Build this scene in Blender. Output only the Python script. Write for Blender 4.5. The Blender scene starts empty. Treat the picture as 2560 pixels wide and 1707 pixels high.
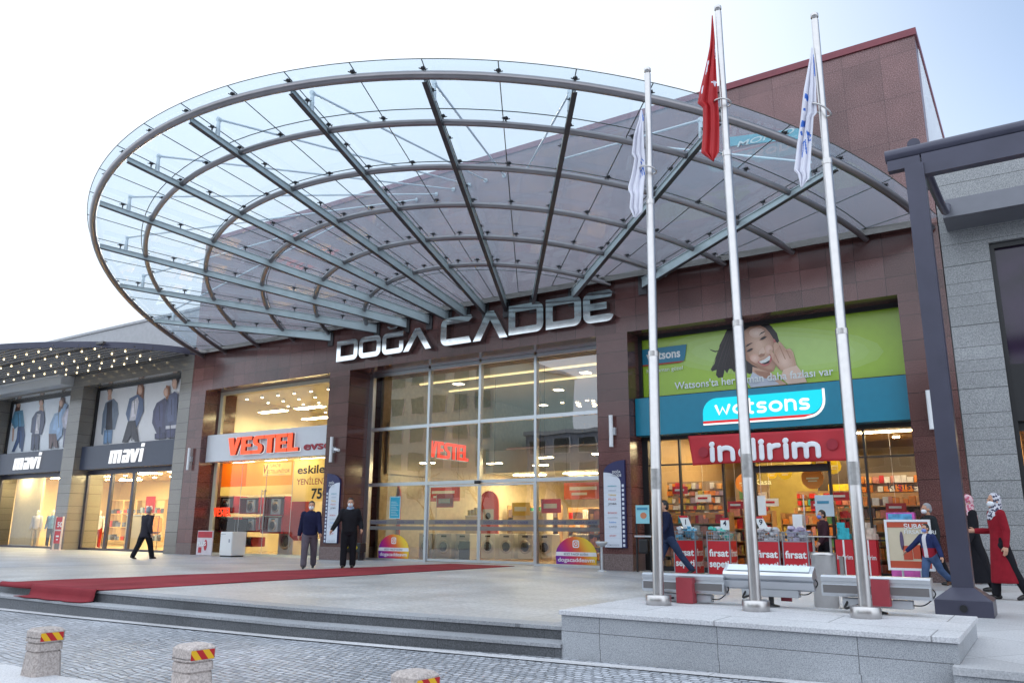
import bpy, bmesh, math, random
from mathutils import Vector, Matrix
random.seed(7)
sc = bpy.context.scene
COL = sc.collection
R = math.radians

# ------------------------------------------------------------------ camera, sky, sun, exposure
CAM_Z = 1.05
cd = bpy.data.cameras.new('camera')
cam = bpy.data.objects.new('camera', cd); COL.objects.link(cam)
cd.sensor_width = 36.0; cd.lens = 1991.0 / 2560.0 * 36.0; cd.clip_end = 500; cd.clip_start = 0.05
PITCH, YAW, ROLL = R(13.2), R(-33.394), R(0.3935)
fw = Vector((math.sin(YAW) * math.cos(PITCH), math.cos(YAW) * math.cos(PITCH), math.sin(PITCH)))
rt0 = Vector((math.cos(YAW), -math.sin(YAW), 0)); up0 = rt0.cross(fw)
rt = rt0 * math.cos(ROLL) + up0 * math.sin(ROLL); up = up0 * math.cos(ROLL) - rt0 * math.sin(ROLL)
cam.matrix_world = Matrix(((rt.x, up.x, -fw.x, 0), (rt.y, up.y, -fw.y, 0), (rt.z, up.z, -fw.z, CAM_Z), (0, 0, 0, 1)))
sc.camera = cam
CP = Vector((0, 0, CAM_Z))
def ray(x, y): return fw + rt * ((x - 1280) / 1991.0) + up * ((853.5 - y) / 1991.0)
def at(x, y, Y):                       # point of the plane y = Y seen at photo pixel (x, y)
    d = ray(x, y); return d * (Y / d.y) + CP

w = bpy.data.worlds.new('World'); sc.world = w; w.use_nodes = True
nt = w.node_tree; nt.nodes.clear()
SKY_VEIL = (4.75, 5.25, 5.9); SKY_BACK = 1.75
SUN_EL, SUN_AZ = R(20), R(-52)         # low sun behind the building, to the left
sky = nt.nodes.new('ShaderNodeTexSky'); sky.sky_type = 'NISHITA'; sky.sun_disc = False
sky.sun_elevation = SUN_EL; sky.sun_rotation = SUN_AZ
sky.air_density = 1.0; sky.dust_density = 0.3; sky.ozone_density = 3.0
bg = nt.nodes.new('ShaderNodeBackground'); bg.inputs['Strength'].default_value = 0.15
N_ = nt.nodes.new; L = nt.links.new
tc = N_('ShaderNodeTexCoord')
def dotn(v, lo, hi, a, b_):            # smooth ramp on the angle to a compass direction of the sky
    d = N_('ShaderNodeVectorMath'); d.operation = 'DOT_PRODUCT'; d.inputs[1].default_value = Vector(v).normalized()
    L(tc.outputs['Generated'], d.inputs[0]); r = N_('ShaderNodeMapRange'); r.interpolation_type = 'SMOOTHSTEP'
    for i, q in enumerate((lo, hi, a, b_)): r.inputs[i + 1].default_value = q
    L(d.outputs['Value'], r.inputs[0]); return r.outputs[0]
# thin high cloud over the clear sky: it opens to blue in the north-east and is brightest overhead and behind the viewer
gap = dotn((.46, .80, .60), .74, .995, .94, .12)
bri = dotn((0, -.75, .65), -.35, .75, 1.0, SKY_BACK)
nz = N_('ShaderNodeTexNoise'); nz.inputs['Scale'].default_value = 1.6; nz.inputs['Detail'].default_value = 3; L(tc.outputs['Generated'], nz.inputs['Vector'])
ad = N_('ShaderNodeMath'); ad.operation = 'MULTIPLY_ADD'; ad.inputs[1].default_value = .16; L(nz.outputs['Fac'], ad.inputs[0])
a0 = N_('ShaderNodeMath'); a0.operation = 'ADD'; a0.inputs[1].default_value = -.08; a0.use_clamp = False; L(gap, a0.inputs[0]); L(a0.outputs[0], ad.inputs[2]); ad.use_clamp = True
vc = N_('ShaderNodeVectorMath'); vc.operation = 'SCALE'; vc.inputs[0].default_value = SKY_VEIL; L(bri, vc.inputs['Scale'])
veil = N_('ShaderNodeMix'); veil.data_type = 'RGBA'
L(ad.outputs[0], veil.inputs[0]); L(sky.outputs[0], veil.inputs[6]); L(vc.outputs[0], veil.inputs[7])
L(veil.outputs[2], bg.inputs['Color'])
wo = nt.nodes.new('ShaderNodeOutputWorld'); L(bg.outputs[0], wo.inputs[0])

sd = bpy.data.lights.new('sun', 'SUN'); sun = bpy.data.objects.new('sun', sd); COL.objects.link(sun)
sd.energy = 0.6; sd.angle = R(12); sd.color = (1, .9, .78)
sdir = Vector((math.sin(SUN_AZ) * math.cos(SUN_EL), math.cos(SUN_AZ) * math.cos(SUN_EL), math.sin(SUN_EL)))
sun.rotation_euler = sdir.to_track_quat('Z', 'Y').to_euler()

vs = sc.view_settings
vs.view_transform = 'Standard'; vs.look = 'None'; vs.gamma = 1; vs.exposure = 0.5; vs.use_curve_mapping = False
sc.render.engine = 'CYCLES'
cy = sc.cycles
cy.use_denoising = True; cy.max_bounces = 7; cy.diffuse_bounces = 3; cy.glossy_bounces = 4; cy.transmission_bounces = 4
cy.transparent_max_bounces = 24; cy.caustics_reflective = False; cy.caustics_refractive = False
cy.sample_clamp_indirect = 6.0; cy.blur_glossy = 0.5

# ------------------------------------------------------------------ materials
def srgb(r, g, b):
    f = lambda c: c / 12.92 if c <= .04045 else ((c + .055) / 1.055) ** 2.4
    return (f(r / 255), f(g / 255), f(b / 255))
def col4(c): return (c[0], c[1], c[2], 1)
MATS = {}
def mat(name, color=(.5, .5, .5), rough=.5, metal=0.0, var=.06, vscale=6.0, emit=None, estr=1.0, spec=.5, bump=0.0, bscale=40.0, coat=0.0):
    if name in MATS: return MATS[name]
    m = bpy.data.materials.new(name); m.use_nodes = True
    t = m.node_tree; b = t.nodes['Principled BSDF']
    b.inputs['Roughness'].default_value = rough; b.inputs['Metallic'].default_value = metal
    b.inputs['Specular IOR Level'].default_value = spec
    if coat: b.inputs['Coat Weight'].default_value = coat; b.inputs['Coat Roughness'].default_value = .08
    b.inputs['Base Color'].default_value = col4(color)
    if var > 0:
        g = t.nodes.new('ShaderNodeNewGeometry'); n = t.nodes.new('ShaderNodeTexNoise')
        n.inputs['Scale'].default_value = vscale; n.inputs['Detail'].default_value = 4
        r = t.nodes.new('ShaderNodeMapRange'); r.inputs[1].default_value = .25; r.inputs[2].default_value = .75
        r.inputs[3].default_value = 1 - var; r.inputs[4].default_value = 1 + var
        h = t.nodes.new('ShaderNodeMix'); h.data_type = 'RGBA'; h.blend_type = 'MULTIPLY'; h.inputs[0].default_value = 1
        h.inputs[6].default_value = col4(color)
        t.links.new(g.outputs['Position'], n.inputs['Vector']); t.links.new(n.outputs['Fac'], r.inputs[0])
        t.links.new(r.outputs[0], h.inputs[7]); t.links.new(h.outputs[2], b.inputs['Base Color'])
    if bump > 0:
        g = t.nodes.new('ShaderNodeNewGeometry'); n = t.nodes.new('ShaderNodeTexNoise'); n.inputs['Scale'].default_value = bscale
        bp = t.nodes.new('ShaderNodeBump'); bp.inputs['Strength'].default_value = bump; bp.inputs['Distance'].default_value = .01
        t.links.new(g.outputs['Position'], n.inputs['Vector']); t.links.new(n.outputs['Fac'], bp.inputs['Height'])
        t.links.new(bp.outputs[0], b.inputs['Normal'])
    if emit:
        b.inputs['Emission Color'].default_value = col4(emit); b.inputs['Emission Strength'].default_value = estr
    MATS[name] = m
    return m

def granite(name, base, dark, light, rough, bw=.62, bh=.5, offset=0.0, plan=False, joint=.005, jcol=.35, pvar=.25, speck=45.0, rot=0.0, rowvar=False, bump=0.0, blotch=.1):
    """stone: speckle, panel joints, a slightly different tone per panel. plan=True lays the joints out on the ground."""
    if name in MATS: return MATS[name]
    m = bpy.data.materials.new(name); m.use_nodes = True
    t = m.node_tree; N = t.nodes.new; K = t.links.new; b = t.nodes['Principled BSDF']
    b.inputs['Roughness'].default_value = rough
    g = N('ShaderNodeNewGeometry'); s = N('ShaderNodeSeparateXYZ'); K(g.outputs['Position'], s.inputs[0])
    cx = N('ShaderNodeCombineXYZ')
    if plan:
        mp = N('ShaderNodeMapping'); mp.inputs['Rotation'].default_value = (0, 0, rot); K(g.outputs['Position'], mp.inputs[0]); vec = mp.outputs[0]
    else:
        a = N('ShaderNodeMath'); a.operation = 'ADD'; K(s.outputs[0], a.inputs[0]); K(s.outputs[1], a.inputs[1])
        K(a.outputs[0], cx.inputs[0])
        if rowvar:                      # uneven course heights
            sn = N('ShaderNodeMath'); sn.operation = 'SINE'; ml = N('ShaderNodeMath'); ml.operation = 'MULTIPLY'; ml.inputs[1].default_value = 4.1
            K(s.outputs[2], ml.inputs[0]); K(ml.outputs[0], sn.inputs[0])
            m2 = N('ShaderNodeMath'); m2.operation = 'MULTIPLY_ADD'; m2.inputs[1].default_value = .10; K(sn.outputs[0], m2.inputs[0]); K(s.outputs[2], m2.inputs[2])
            K(m2.outputs[0], cx.inputs[1])
        else: K(s.outputs[2], cx.inputs[1])
        vec = cx.outputs[0]
    br = N('ShaderNodeTexBrick'); br.offset = offset; br.inputs['Scale'].default_value = 1
    br.inputs['Brick Width'].default_value = bw; br.inputs['Row Height'].default_value = bh
    br.inputs['Mortar Size'].default_value = joint; br.inputs['Mortar Smooth'].default_value = .1
    br.inputs['Color1'].default_value = (1 - pvar, 1 - pvar, 1 - pvar, 1); br.inputs['Color2'].default_value = (1 + pvar, 1 + pvar, 1 + pvar, 1)
    br.inputs['Mortar'].default_value = (jcol, jcol, jcol, 1)
    K(vec, br.inputs['Vector'])
    n1 = N('ShaderNodeTexNoise'); n1.inputs['Scale'].default_value = speck; n1.inputs['Detail'].default_value = 3; n1.inputs['Roughness'].default_value = .75
    K(g.outputs['Position'], n1.inputs['Vector'])
    rp = N('ShaderNodeValToRGB'); e = rp.color_ramp.elements
    e[0].position = .36; e[0].color = col4(dark); e[1].position = .66; e[1].color = col4(light)
    x = e.new(.5); x.color = col4(base)
    K(n1.outputs['Fac'], rp.inputs[0])
    n2 = N('ShaderNodeTexNoise'); n2.inputs['Scale'].default_value = .7; n2.inputs['Detail'].default_value = 5; K(g.outputs['Position'], n2.inputs['Vector'])
    r2 = N('ShaderNodeMapRange'); r2.inputs[1].default_value = .3; r2.inputs[2].default_value = .7; r2.inputs[3].default_value = 1 - blotch; r2.inputs[4].default_value = 1 + blotch
    K(n2.outputs['Fac'], r2.inputs[0])
    h1 = N('ShaderNodeMix'); h1.data_type = 'RGBA'; h1.blend_type = 'MULTIPLY'; h1.inputs[0].default_value = 1
    h2 = N('ShaderNodeMix'); h2.data_type = 'RGBA'; h2.blend_type = 'MULTIPLY'; h2.inputs[0].default_value = 1
    K(rp.outputs[0], h1.inputs[6]); K(br.outputs['Color'], h1.inputs[7]); K(h1.outputs[2], h2.inputs[6]); K(r2.outputs[0], h2.inputs[7])
    K(h2.outputs[2], b.inputs['Base Color'])
    rr = N('ShaderNodeMapRange'); rr.inputs[3].default_value = rough * .75; rr.inputs[4].default_value = rough * 1.35
    K(n2.outputs['Fac'], rr.inputs[0]); K(rr.outputs[0], b.inputs['Roughness'])
    if bump:
        bp = N('ShaderNodeBump'); bp.inputs['Strength'].default_value = bump; bp.inputs['Distance'].default_value = .01
        K(br.outputs['Fac'], bp.inputs['Height']); bp.invert = True; K(bp.outputs[0], b.inputs['Normal'])
    MATS[name] = m
    return m

def glass(name, tint=(.9, .93, .93), ior=1.6, haze=0.0, hcol=(.6, .65, .7), rough=0.0, wob=0.0):
    """thin sheet of glass: tinted see-through plus a Fresnel mirror, optionally a film of dust"""
    if name in MATS: return MATS[name]
    m = bpy.data.materials.new(name); m.use_nodes = True
    t = m.node_tree; t.nodes.clear(); N = t.nodes.new; K = t.links.new
    tr = N('ShaderNodeBsdfTransparent'); tr.inputs[0].default_value = col4(tint)
    gl = N('ShaderNodeBsdfGlossy'); gl.inputs['Roughness'].default_value = rough
    if wob:
        g = N('ShaderNodeNewGeometry'); n = N('ShaderNodeTexNoise'); n.inputs['Scale'].default_value = .9; n.inputs['Detail'].default_value = 1
        bp = N('ShaderNodeBump'); bp.inputs['Strength'].default_value = wob; bp.inputs['Distance'].default_value = .05
        K(g.outputs['Position'], n.inputs['Vector']); K(n.outputs['Fac'], bp.inputs['Height']); K(bp.outputs[0], gl.inputs['Normal'])
    fr = N('ShaderNodeFresnel'); fr.inputs['IOR'].default_value = ior
    mx = N('ShaderNodeMixShader'); K(fr.outputs[0], mx.inputs[0]); K(gl.outputs[0], mx.inputs[2])
    if haze:
        df = N('ShaderNodeBsdfTranslucent'); df.inputs[0].default_value = col4(hcol)
        d2 = N('ShaderNodeBsdfDiffuse'); d2.inputs[0].default_value = col4(hcol)
        ms = N('ShaderNodeMixShader'); ms.inputs[0].default_value = .4; K(df.outputs[0], ms.inputs[1]); K(d2.outputs[0], ms.inputs[2])
        mh = N('ShaderNodeMixShader'); mh.inputs[0].default_value = haze; K(tr.outputs[0], mh.inputs[1]); K(ms.outputs[0], mh.inputs[2]); K(mh.outputs[0], mx.inputs[1])
    else: K(tr.outputs[0], mx.inputs[1])
    o = N('ShaderNodeOutputMaterial'); K(mx.outputs[0], o.inputs[0])
    MATS[name] = m
    return m

def lamp(name, color, strength): return mat(name, tuple(c * .25 for c in color), .5, var=0, emit=color, estr=strength)

# ------------------------------------------------------------------ object helpers
def tag(o, label=None, cat=None, group=None, kind=None):
    if label: o['label'] = label
    if cat: o['category'] = cat
    if group: o['group'] = group
    if kind: o['kind'] = kind
    return o
def thing(name, label, cat, loc=(0, 0, 0), group=None):
    o = bpy.data.objects.new(name, None); COL.objects.link(o); o.location = loc; o.empty_display_size = .1
    return tag(o, label, cat, group)
def wloc(o):
    v = Vector((0, 0, 0))
    while o is not None: v = v + o.location; o = o.parent
    return v
def link_mesh(name, me, parent=None):
    o = bpy.data.objects.new(name, me); COL.objects.link(o)
    if parent is not None: o.parent = parent
    return o
def dup(root, loc, label=None, rz=None, group=None, parent=None):
    r = root.copy(); COL.objects.link(r)
    if loc is not None: r.location = loc
    if parent is not None: r.parent = parent
    if rz is not None: r.rotation_euler = (0, 0, rz)
    if label: r['label'] = label
    if group: r['group'] = group
    for c in list(root.children): dup(c, None, parent=r)
    return r

class MB:
    """collects faces of one part; build() links them as one mesh object (given in world coordinates)"""
    def __init__(s): s.v = []; s.f = []; s.m = []; s.sm = []
    def add(s, vs, fs, m=0, smooth=False):
        k = len(s.v); s.v += [tuple(p) for p in vs]
        for f in fs: s.f.append([k + i for i in f]); s.m.append(m); s.sm.append(smooth)
        return s
    def box(s, x0, x1, y0, y1, z0, z1, m=0, c=0.0):
        if c <= 0:
            return s.add([(x0, y0, z0), (x1, y0, z0), (x1, y1, z0), (x0, y1, z0), (x0, y0, z1), (x1, y0, z1), (x1, y1, z1), (x0, y1, z1)],
                         [(0, 3, 2, 1), (4, 5, 6, 7), (0, 1, 5, 4), (1, 2, 6, 5), (2, 3, 7, 6), (3, 0, 4, 7)], m)
        bm = bmesh.new(); bmesh.ops.create_cube(bm, size=1)
        for q in bm.verts: q.co = Vector(((x0 + x1) / 2 + q.co.x * (x1 - x0), (y0 + y1) / 2 + q.co.y * (y1 - y0), (z0 + z1) / 2 + q.co.z * (z1 - z0)))
        bmesh.ops.bevel(bm, geom=list(bm.edges), offset=c, segments=2, affect='EDGES', profile=.5)
        return s.bm(bm, m)
    def bm(s, bm, m=0, smooth=False):
        bm.verts.index_update()
        s.add([q.co for q in bm.verts], [[q.index for q in f.verts] for f in bm.faces], m, smooth); bm.free(); return s
    def tube(s, pts, r, n=12, m=0, cap=True, rad=None, closed=False):
        pts = [Vector(p) for p in pts]; k = len(pts); rings = []
        prev = None
        for i, p in enumerate(pts):
            a = pts[(i - 1) % k] if (i > 0 or closed) else p; b = pts[(i + 1) % k] if (i < k - 1 or closed) else p
            d = (b - a).normalized()
            if prev is None:
                u = d.cross(Vector((0, 0, 1)))
                if u.length < 1e-3: u = d.cross(Vector((0, 1, 0)))
            else: u = prev - d * prev.dot(d)
            u.normalize(); prev = u; q = d.cross(u)
            rr = rad[i] if rad else r
            rings.append([p + (u * math.cos(2 * math.pi * j / n) + q * math.sin(2 * math.pi * j / n)) * rr for j in range(n)])
        vs = [x for g in rings for x in g]; fs = []
        for i in range(k if closed else k - 1):
            i2 = (i + 1) % k
            for j in range(n): fs.append((i * n + j, i * n + (j + 1) % n, i2 * n + (j + 1) % n, i2 * n + j))
        s.add(vs, fs, m, True)
        if cap and not closed:
            s.add(rings[0], [tuple(range(n))[::-1]], m); s.add(rings[-1], [tuple(range(n))], m)
        return s
    def lathe(s, prof, x, y, z, n=24, m=0, sx=1, sy=1):
        vs = []; fs = []
        for (r, h) in prof:
            for j in range(n): vs.append((x + r * sx * math.cos(2 * math.pi * j / n), y + r * sy * math.sin(2 * math.pi * j / n), z + h))
        for i in range(len(prof) - 1):
            for j in range(n): fs.append((i * n + j, i * n + (j + 1) % n, (i + 1) * n + (j + 1) % n, (i + 1) * n + j))
        s.add(vs, fs, m, True)
        s.add(vs[:n], [tuple(range(n))[::-1]], m); s.add(vs[-n:], [tuple(range(n))], m)
        return s
    def plate(s, pts, y, depth, m=0, holes=()):
        """outline in (x, z) extruded from y (front, towards the camera) to y + depth"""
        bm = bmesh.new()
        loops = [pts] + list(holes); ed = []
        for lp in loops:
            vs = [bm.verts.new((p[0], 0, p[1])) for p in lp]
            ed += [bm.edges.new((vs[i], vs[(i + 1) % len(vs)])) for i in range(len(vs))]
        bmesh.ops.triangle_fill(bm, use_beauty=True, use_dissolve=False, edges=ed, normal=(0, -1, 0))
        fs = list(bm.faces)
        if depth:
            r = bmesh.ops.extrude_face_region(bm, geom=fs)
            for q in r['geom']:
                if isinstance(q, bmesh.types.BMVert): q.co.y += depth
        bmesh.ops.recalc_face_normals(bm, faces=list(bm.faces))
        for q in bm.verts: q.co.y += y
        return s.bm(bm, m)
    def build(s, name, mats, parent=None, kind=None):
        if not isinstance(mats, (list, tuple)): mats = [mats]
        o0 = wloc(parent) if parent is not None else Vector((0, 0, 0))
        me = bpy.data.meshes.new(name)
        me.from_pydata([(a - o0.x, b - o0.y, c - o0.z) for a, b, c in s.v], [], s.f)
        for q in mats: me.materials.append(q)
        for p, i, sm in zip(me.polygons, s.m, s.sm): p.material_index = i; p.use_smooth = sm
        me.update()
        o = link_mesh(name, me, parent)
        if kind: o['kind'] = kind
        return o

def arc(cx, cz, r, a0, a1, n=10): return [(cx + r * math.cos(R(a0 + (a1 - a0) * i / n)), cz + r * math.sin(R(a0 + (a1 - a0) * i / n))) for i in range(n + 1)]
def rrect(x0, x1, z0, z1, r, n=5): return arc(x1 - r, z0 + r, r, -90, 0, n) + arc(x1 - r, z1 - r, r, 0, 90, n) + arc(x0 + r, z1 - r, r, 90, 180, n) + arc(x0 + r, z0 + r, r, 180, 270, n)

def text(name, s, x0, z0, h, y, m, parent=None, width=None, bold=0.0, depth=.004, shear=0.0, align='LEFT', spacing=1.0, font_h=.72):
    """flat lettering on a plane y: cap height h, left end x0, baseline z0, optionally squeezed to a width"""
    cu = bpy.data.curves.new(name, 'FONT'); cu.body = s; cu.size = 1; cu.offset = bold; cu.extrude = 0; cu.shear = shear; cu.space_character = spacing
    cu.resolution_u = 4
    ob = bpy.data.objects.new(name, cu); COL.objects.link(ob)
    dg = bpy.context.evaluated_depsgraph_get(); me = bpy.data.meshes.new_from_object(ob.evaluated_get(dg))
    bpy.data.objects.remove(ob); bpy.data.curves.remove(cu)
    vs = [v.co.copy() for v in me.vertices]
    if not vs: return None
    xa = min(v.x for v in vs); xb = max(v.x for v in vs)
    kz = h / font_h; kx = kz if width is None else width / (xb - xa)
    if align == 'CENTER': x0 = x0 - (xb - xa) * kx / 2
    bm = bmesh.new(); bm.from_mesh(me); bpy.data.meshes.remove(me)
    for v in bm.verts: v.co = Vector((x0 + (v.co.x - xa) * kx, 0, z0 + v.co.y * kz))
    if depth > .006:
        r = bmesh.ops.extrude_face_region(bm, geom=list(bm.faces))
        for q in r['geom']:
            if isinstance(q, bmesh.types.BMVert): q.co.y -= depth
        bmesh.ops.recalc_face_normals(bm, faces=list(bm.faces))
        off = 0.0
    else: off = -depth
    for v in bm.verts: v.co.y += y + off
    b = MB(); b.bm(bm)
    return b.build(name, m, parent)

def stroke(mb, pts, r, y, depth, m=0, n=8):
    """rounded pen stroke on plane y, pts in (x, z): capsule segments given depth"""
    for i in range(len(pts) - 1):
        (xa, za), (xb, zb) = pts[i], pts[i + 1]
        an = math.degrees(math.atan2(zb - za, xb - xa))
        lp = arc(xb, zb, r, an - 90, an + 90, n) + arc(xa, za, r, an + 90, an + 270, n)
        yy = y - .0004 * (i % 2) - .0002 * (i % 3)
        k = len(lp)
        mb.add([(p[0], yy, p[1]) for p in lp] + [(p[0], y + depth, p[1]) for p in lp],
               [tuple(range(k))] + [(j, j + k, (j + 1) % k + k, (j + 1) % k) for j in range(k)], m)
# ------------------------------------------------------------------ stone, metal, glass
BROWN = granite('brown_granite', (.108, .040, .036), (.032, .013, .012), (.27, .15, .14), .14, bw=.63, bh=.52, pvar=.22, speck=60, joint=.006, jcol=.25, blotch=.25)
BROWN_ROW = granite('brown_granite_courses', (.108, .040, .036), (.032, .013, .012), (.27, .15, .14), .15, bw=1.05, bh=.44, pvar=.16, speck=60, rowvar=True, joint=.006, jcol=.25, blotch=.2)
BROWN_UP = granite('pink_granite', (.165, .075, .072), (.06, .025, .026), (.36, .23, .23), .3, bw=.87, bh=1.12, pvar=.14, speck=48, joint=.005, jcol=.42, blotch=.25)
BROWN_BASE = granite('brown_granite_flamed', (.15, .105, .10), (.06, .04, .04), (.30, .22, .21), .5, bw=1.2, bh=1, pvar=.05, speck=75)
GREY = granite('grey_granite', (.29, .30, .31), (.12, .125, .135), (.46, .46, .46), .35, bw=60, bh=.36, offset=.5, pvar=.07, speck=62, rowvar=True, joint=.007, jcol=.3)
GREY_DK = granite('grey_granite_polished', (.21, .19, .165), (.07, .07, .07), (.30, .29, .27), .13, bw=60, bh=.40, offset=.5, pvar=.08, speck=70, rowvar=True, joint=.007, jcol=.3)
PLINTH = granite('pale_grey_granite', (.36, .375, .40), (.20, .21, .23), (.50, .515, .53), .5, bw=1.25, bh=3.0, pvar=.06, speck=130, joint=.004, blotch=.15)
PLINTH_TOP = granite('pale_granite_slab', (.56, .56, .58), (.40, .40, .42), (.66, .66, .67), .55, bw=1.85, bh=.75, offset=.5, plan=True, pvar=.03, speck=60, joint=.007, jcol=.45)
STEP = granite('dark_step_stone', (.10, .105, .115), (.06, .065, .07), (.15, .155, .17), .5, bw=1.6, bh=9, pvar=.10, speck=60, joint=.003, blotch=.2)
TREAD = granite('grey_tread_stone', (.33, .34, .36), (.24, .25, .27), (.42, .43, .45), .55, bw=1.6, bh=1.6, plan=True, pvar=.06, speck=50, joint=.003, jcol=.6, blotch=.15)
RIGHT_PAVE = granite('pale_paving', (.47, .475, .49), (.36, .365, .38), (.58, .58, .59), .5, bw=1.3, bh=1.3, plan=True, pvar=.08, speck=50, joint=.006, jcol=.55, rot=.6)
ALU = mat('aluminium', (.62, .64, .67), .35, 1.0, var=.03)
ALU_P = mat('painted_aluminium', (.50, .52, .55), .4, .35, var=.03)
STEEL = mat('brushed_steel', (.52, .50, .49), .3, 1.0, var=.06, vscale=14)
STEEL_TUBE = mat('tube_steel', (.25, .235, .245), .28, .85, var=.08, vscale=3)
BEAM = mat('beam_paint', (.52, .60, .62), .38, .3, var=.1, vscale=4)
DARK = mat('dark_steel_paint', (.055, .055, .085), .38, .2, var=.12, vscale=3)
BLACK = mat('black_paint', (.012, .012, .014), .4, var=.1)
RUBBER = mat('black_rubber', (.02, .02, .022), .7)
CREAM = mat('cream_plaster', (.66, .58, .42), .6, var=.03)
WHITE = mat('white_paint', (.75, .76, .78), .45, var=.03)
PANEL_W = mat('white_sign_panel', (.62, .63, .66), .35, var=.02)
NAVY_P = mat('slate_sign_panel', (.045, .055, .09), .4, var=.05)
TEAL_P = mat('teal_sign_panel', (.004, .20, .31), .32, var=.05)
COPING = mat('red_metal_coping', (.19, .030, .045), .4, var=.12)
SIDING = mat('white_siding', (.74, .76, .80), .45, var=.03)
STUCCO = mat('pale_grey_stucco', (.43, .43, .45), .85, var=.07, bump=.2)
GLASS = glass('shop_glass', (.90, .92, .91), 1.55, wob=.04)
GLASS_E = glass('entrance_glass', (.88, .91, .87), 2.8, wob=.05)
GLASS_C = glass('canopy_glass', (.88, .95, .97), 1.6, haze=.32, hcol=(.50, .64, .78))

# ------------------------------------------------------------------ ground
def street_z(x, y):
    xx = max(-70, min(0, x)); return -.27 + (xx + 4.5) * .0106 - .022 * max(0, min(6, 7.7 - y))
b = MB(); xs = [-150, -100, -70] + [-60 + 5 * i for i in range(13)] + [40, 120]; ys = [-140, -60, -20, 0, 1.7, 4.6, 7.7, 9.5]
b.add([(x, y, street_z(x, y)) for y in ys for x in xs], [(j * len(xs) + i, j * len(xs) + i + 1, (j + 1) * len(xs) + i + 1, (j + 1) * len(xs) + i) for j in range(len(ys) - 1) for i in range(len(xs) - 1)])
def cobbles():
    m = bpy.data.materials.new('cobblestones'); m.use_nodes = True
    t = m.node_tree; N = t.nodes.new; K = t.links.new; p = t.nodes['Principled BSDF']; p.inputs['Roughness'].default_value = .42
    g = N('ShaderNodeNewGeometry'); n = N('ShaderNodeTexNoise'); n.inputs['Scale'].default_value = 2.6; n.inputs['Detail'].default_value = 4
    K(g.outputs['Position'], n.inputs['Vector'])
    sb = N('ShaderNodeVectorMath'); sb.operation = 'SUBTRACT'; sb.inputs[1].default_value = (.5, .5, .5); K(n.outputs['Color'], sb.inputs[0])
    sl = N('ShaderNodeVectorMath'); sl.operation = 'SCALE'; sl.inputs['Scale'].default_value = .16; K(sb.outputs[0], sl.inputs[0])
    ad = N('ShaderNodeVectorMath'); ad.operation = 'ADD'; K(g.outputs['Position'], ad.inputs[0]); K(sl.outputs[0], ad.inputs[1])
    mp = N('ShaderNodeMapping'); mp.inputs['Rotation'].default_value = (0, 0, .12); K(ad.outputs[0], mp.inputs[0])
    br = N('ShaderNodeTexBrick'); br.inputs['Scale'].default_value = 1; br.inputs['Brick Width'].default_value = .105; br.inputs['Row Height'].default_value = .08
    br.inputs['Mortar Size'].default_value = .011; br.inputs['Mortar Smooth'].default_value = .7
    br.inputs['Color1'].default_value = (.34, .36, .40, 1); br.inputs['Color2'].default_value = (.56, .58, .63, 1); br.inputs['Mortar'].default_value = (.19, .195, .21, 1)
    K(mp.outputs[0], br.inputs['Vector'])
    n2 = N('ShaderNodeTexNoise'); n2.inputs['Scale'].default_value = .55; n2.inputs['Detail'].default_value = 6; K(g.outputs['Position'], n2.inputs['Vector'])
    r2 = N('ShaderNodeMapRange'); r2.inputs[1].default_value = .3; r2.inputs[2].default_value = .7; r2.inputs[3].default_value = .72; r2.inputs[4].default_value = 1.18; K(n2.outputs['Fac'], r2.inputs[0])
    h = N('ShaderNodeMix'); h.data_type = 'RGBA'; h.blend_type = 'MULTIPLY'; h.inputs[0].default_value = 1; K(br.outputs['Color'], h.inputs[6]); K(r2.outputs[0], h.inputs[7]); K(h.outputs[2], p.inputs['Base Color'])
    n3 = N('ShaderNodeTexNoise'); n3.inputs['Scale'].default_value = 16; K(g.outputs['Position'], n3.inputs['Vector'])
    mm = N('ShaderNodeMath'); mm.operation = 'MULTIPLY_ADD'; mm.inputs[1].default_value = -1.0; K(br.outputs['Fac'], mm.inputs[0])
    m3 = N('ShaderNodeMath'); m3.operation = 'MULTIPLY'; m3.inputs[1].default_value = .9; K(n3.outputs['Fac'], m3.inputs[0]); K(m3.outputs[0], mm.inputs[2])
    bp = N('ShaderNodeBump'); bp.inputs['Strength'].default_value = 1.0; bp.inputs['Distance'].default_value = .03; K(mm.outputs[0], bp.inputs['Height']); K(bp.outputs[0], p.inputs['Normal'])
    return m
b.build('street', cobbles(), kind='structure')

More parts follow.
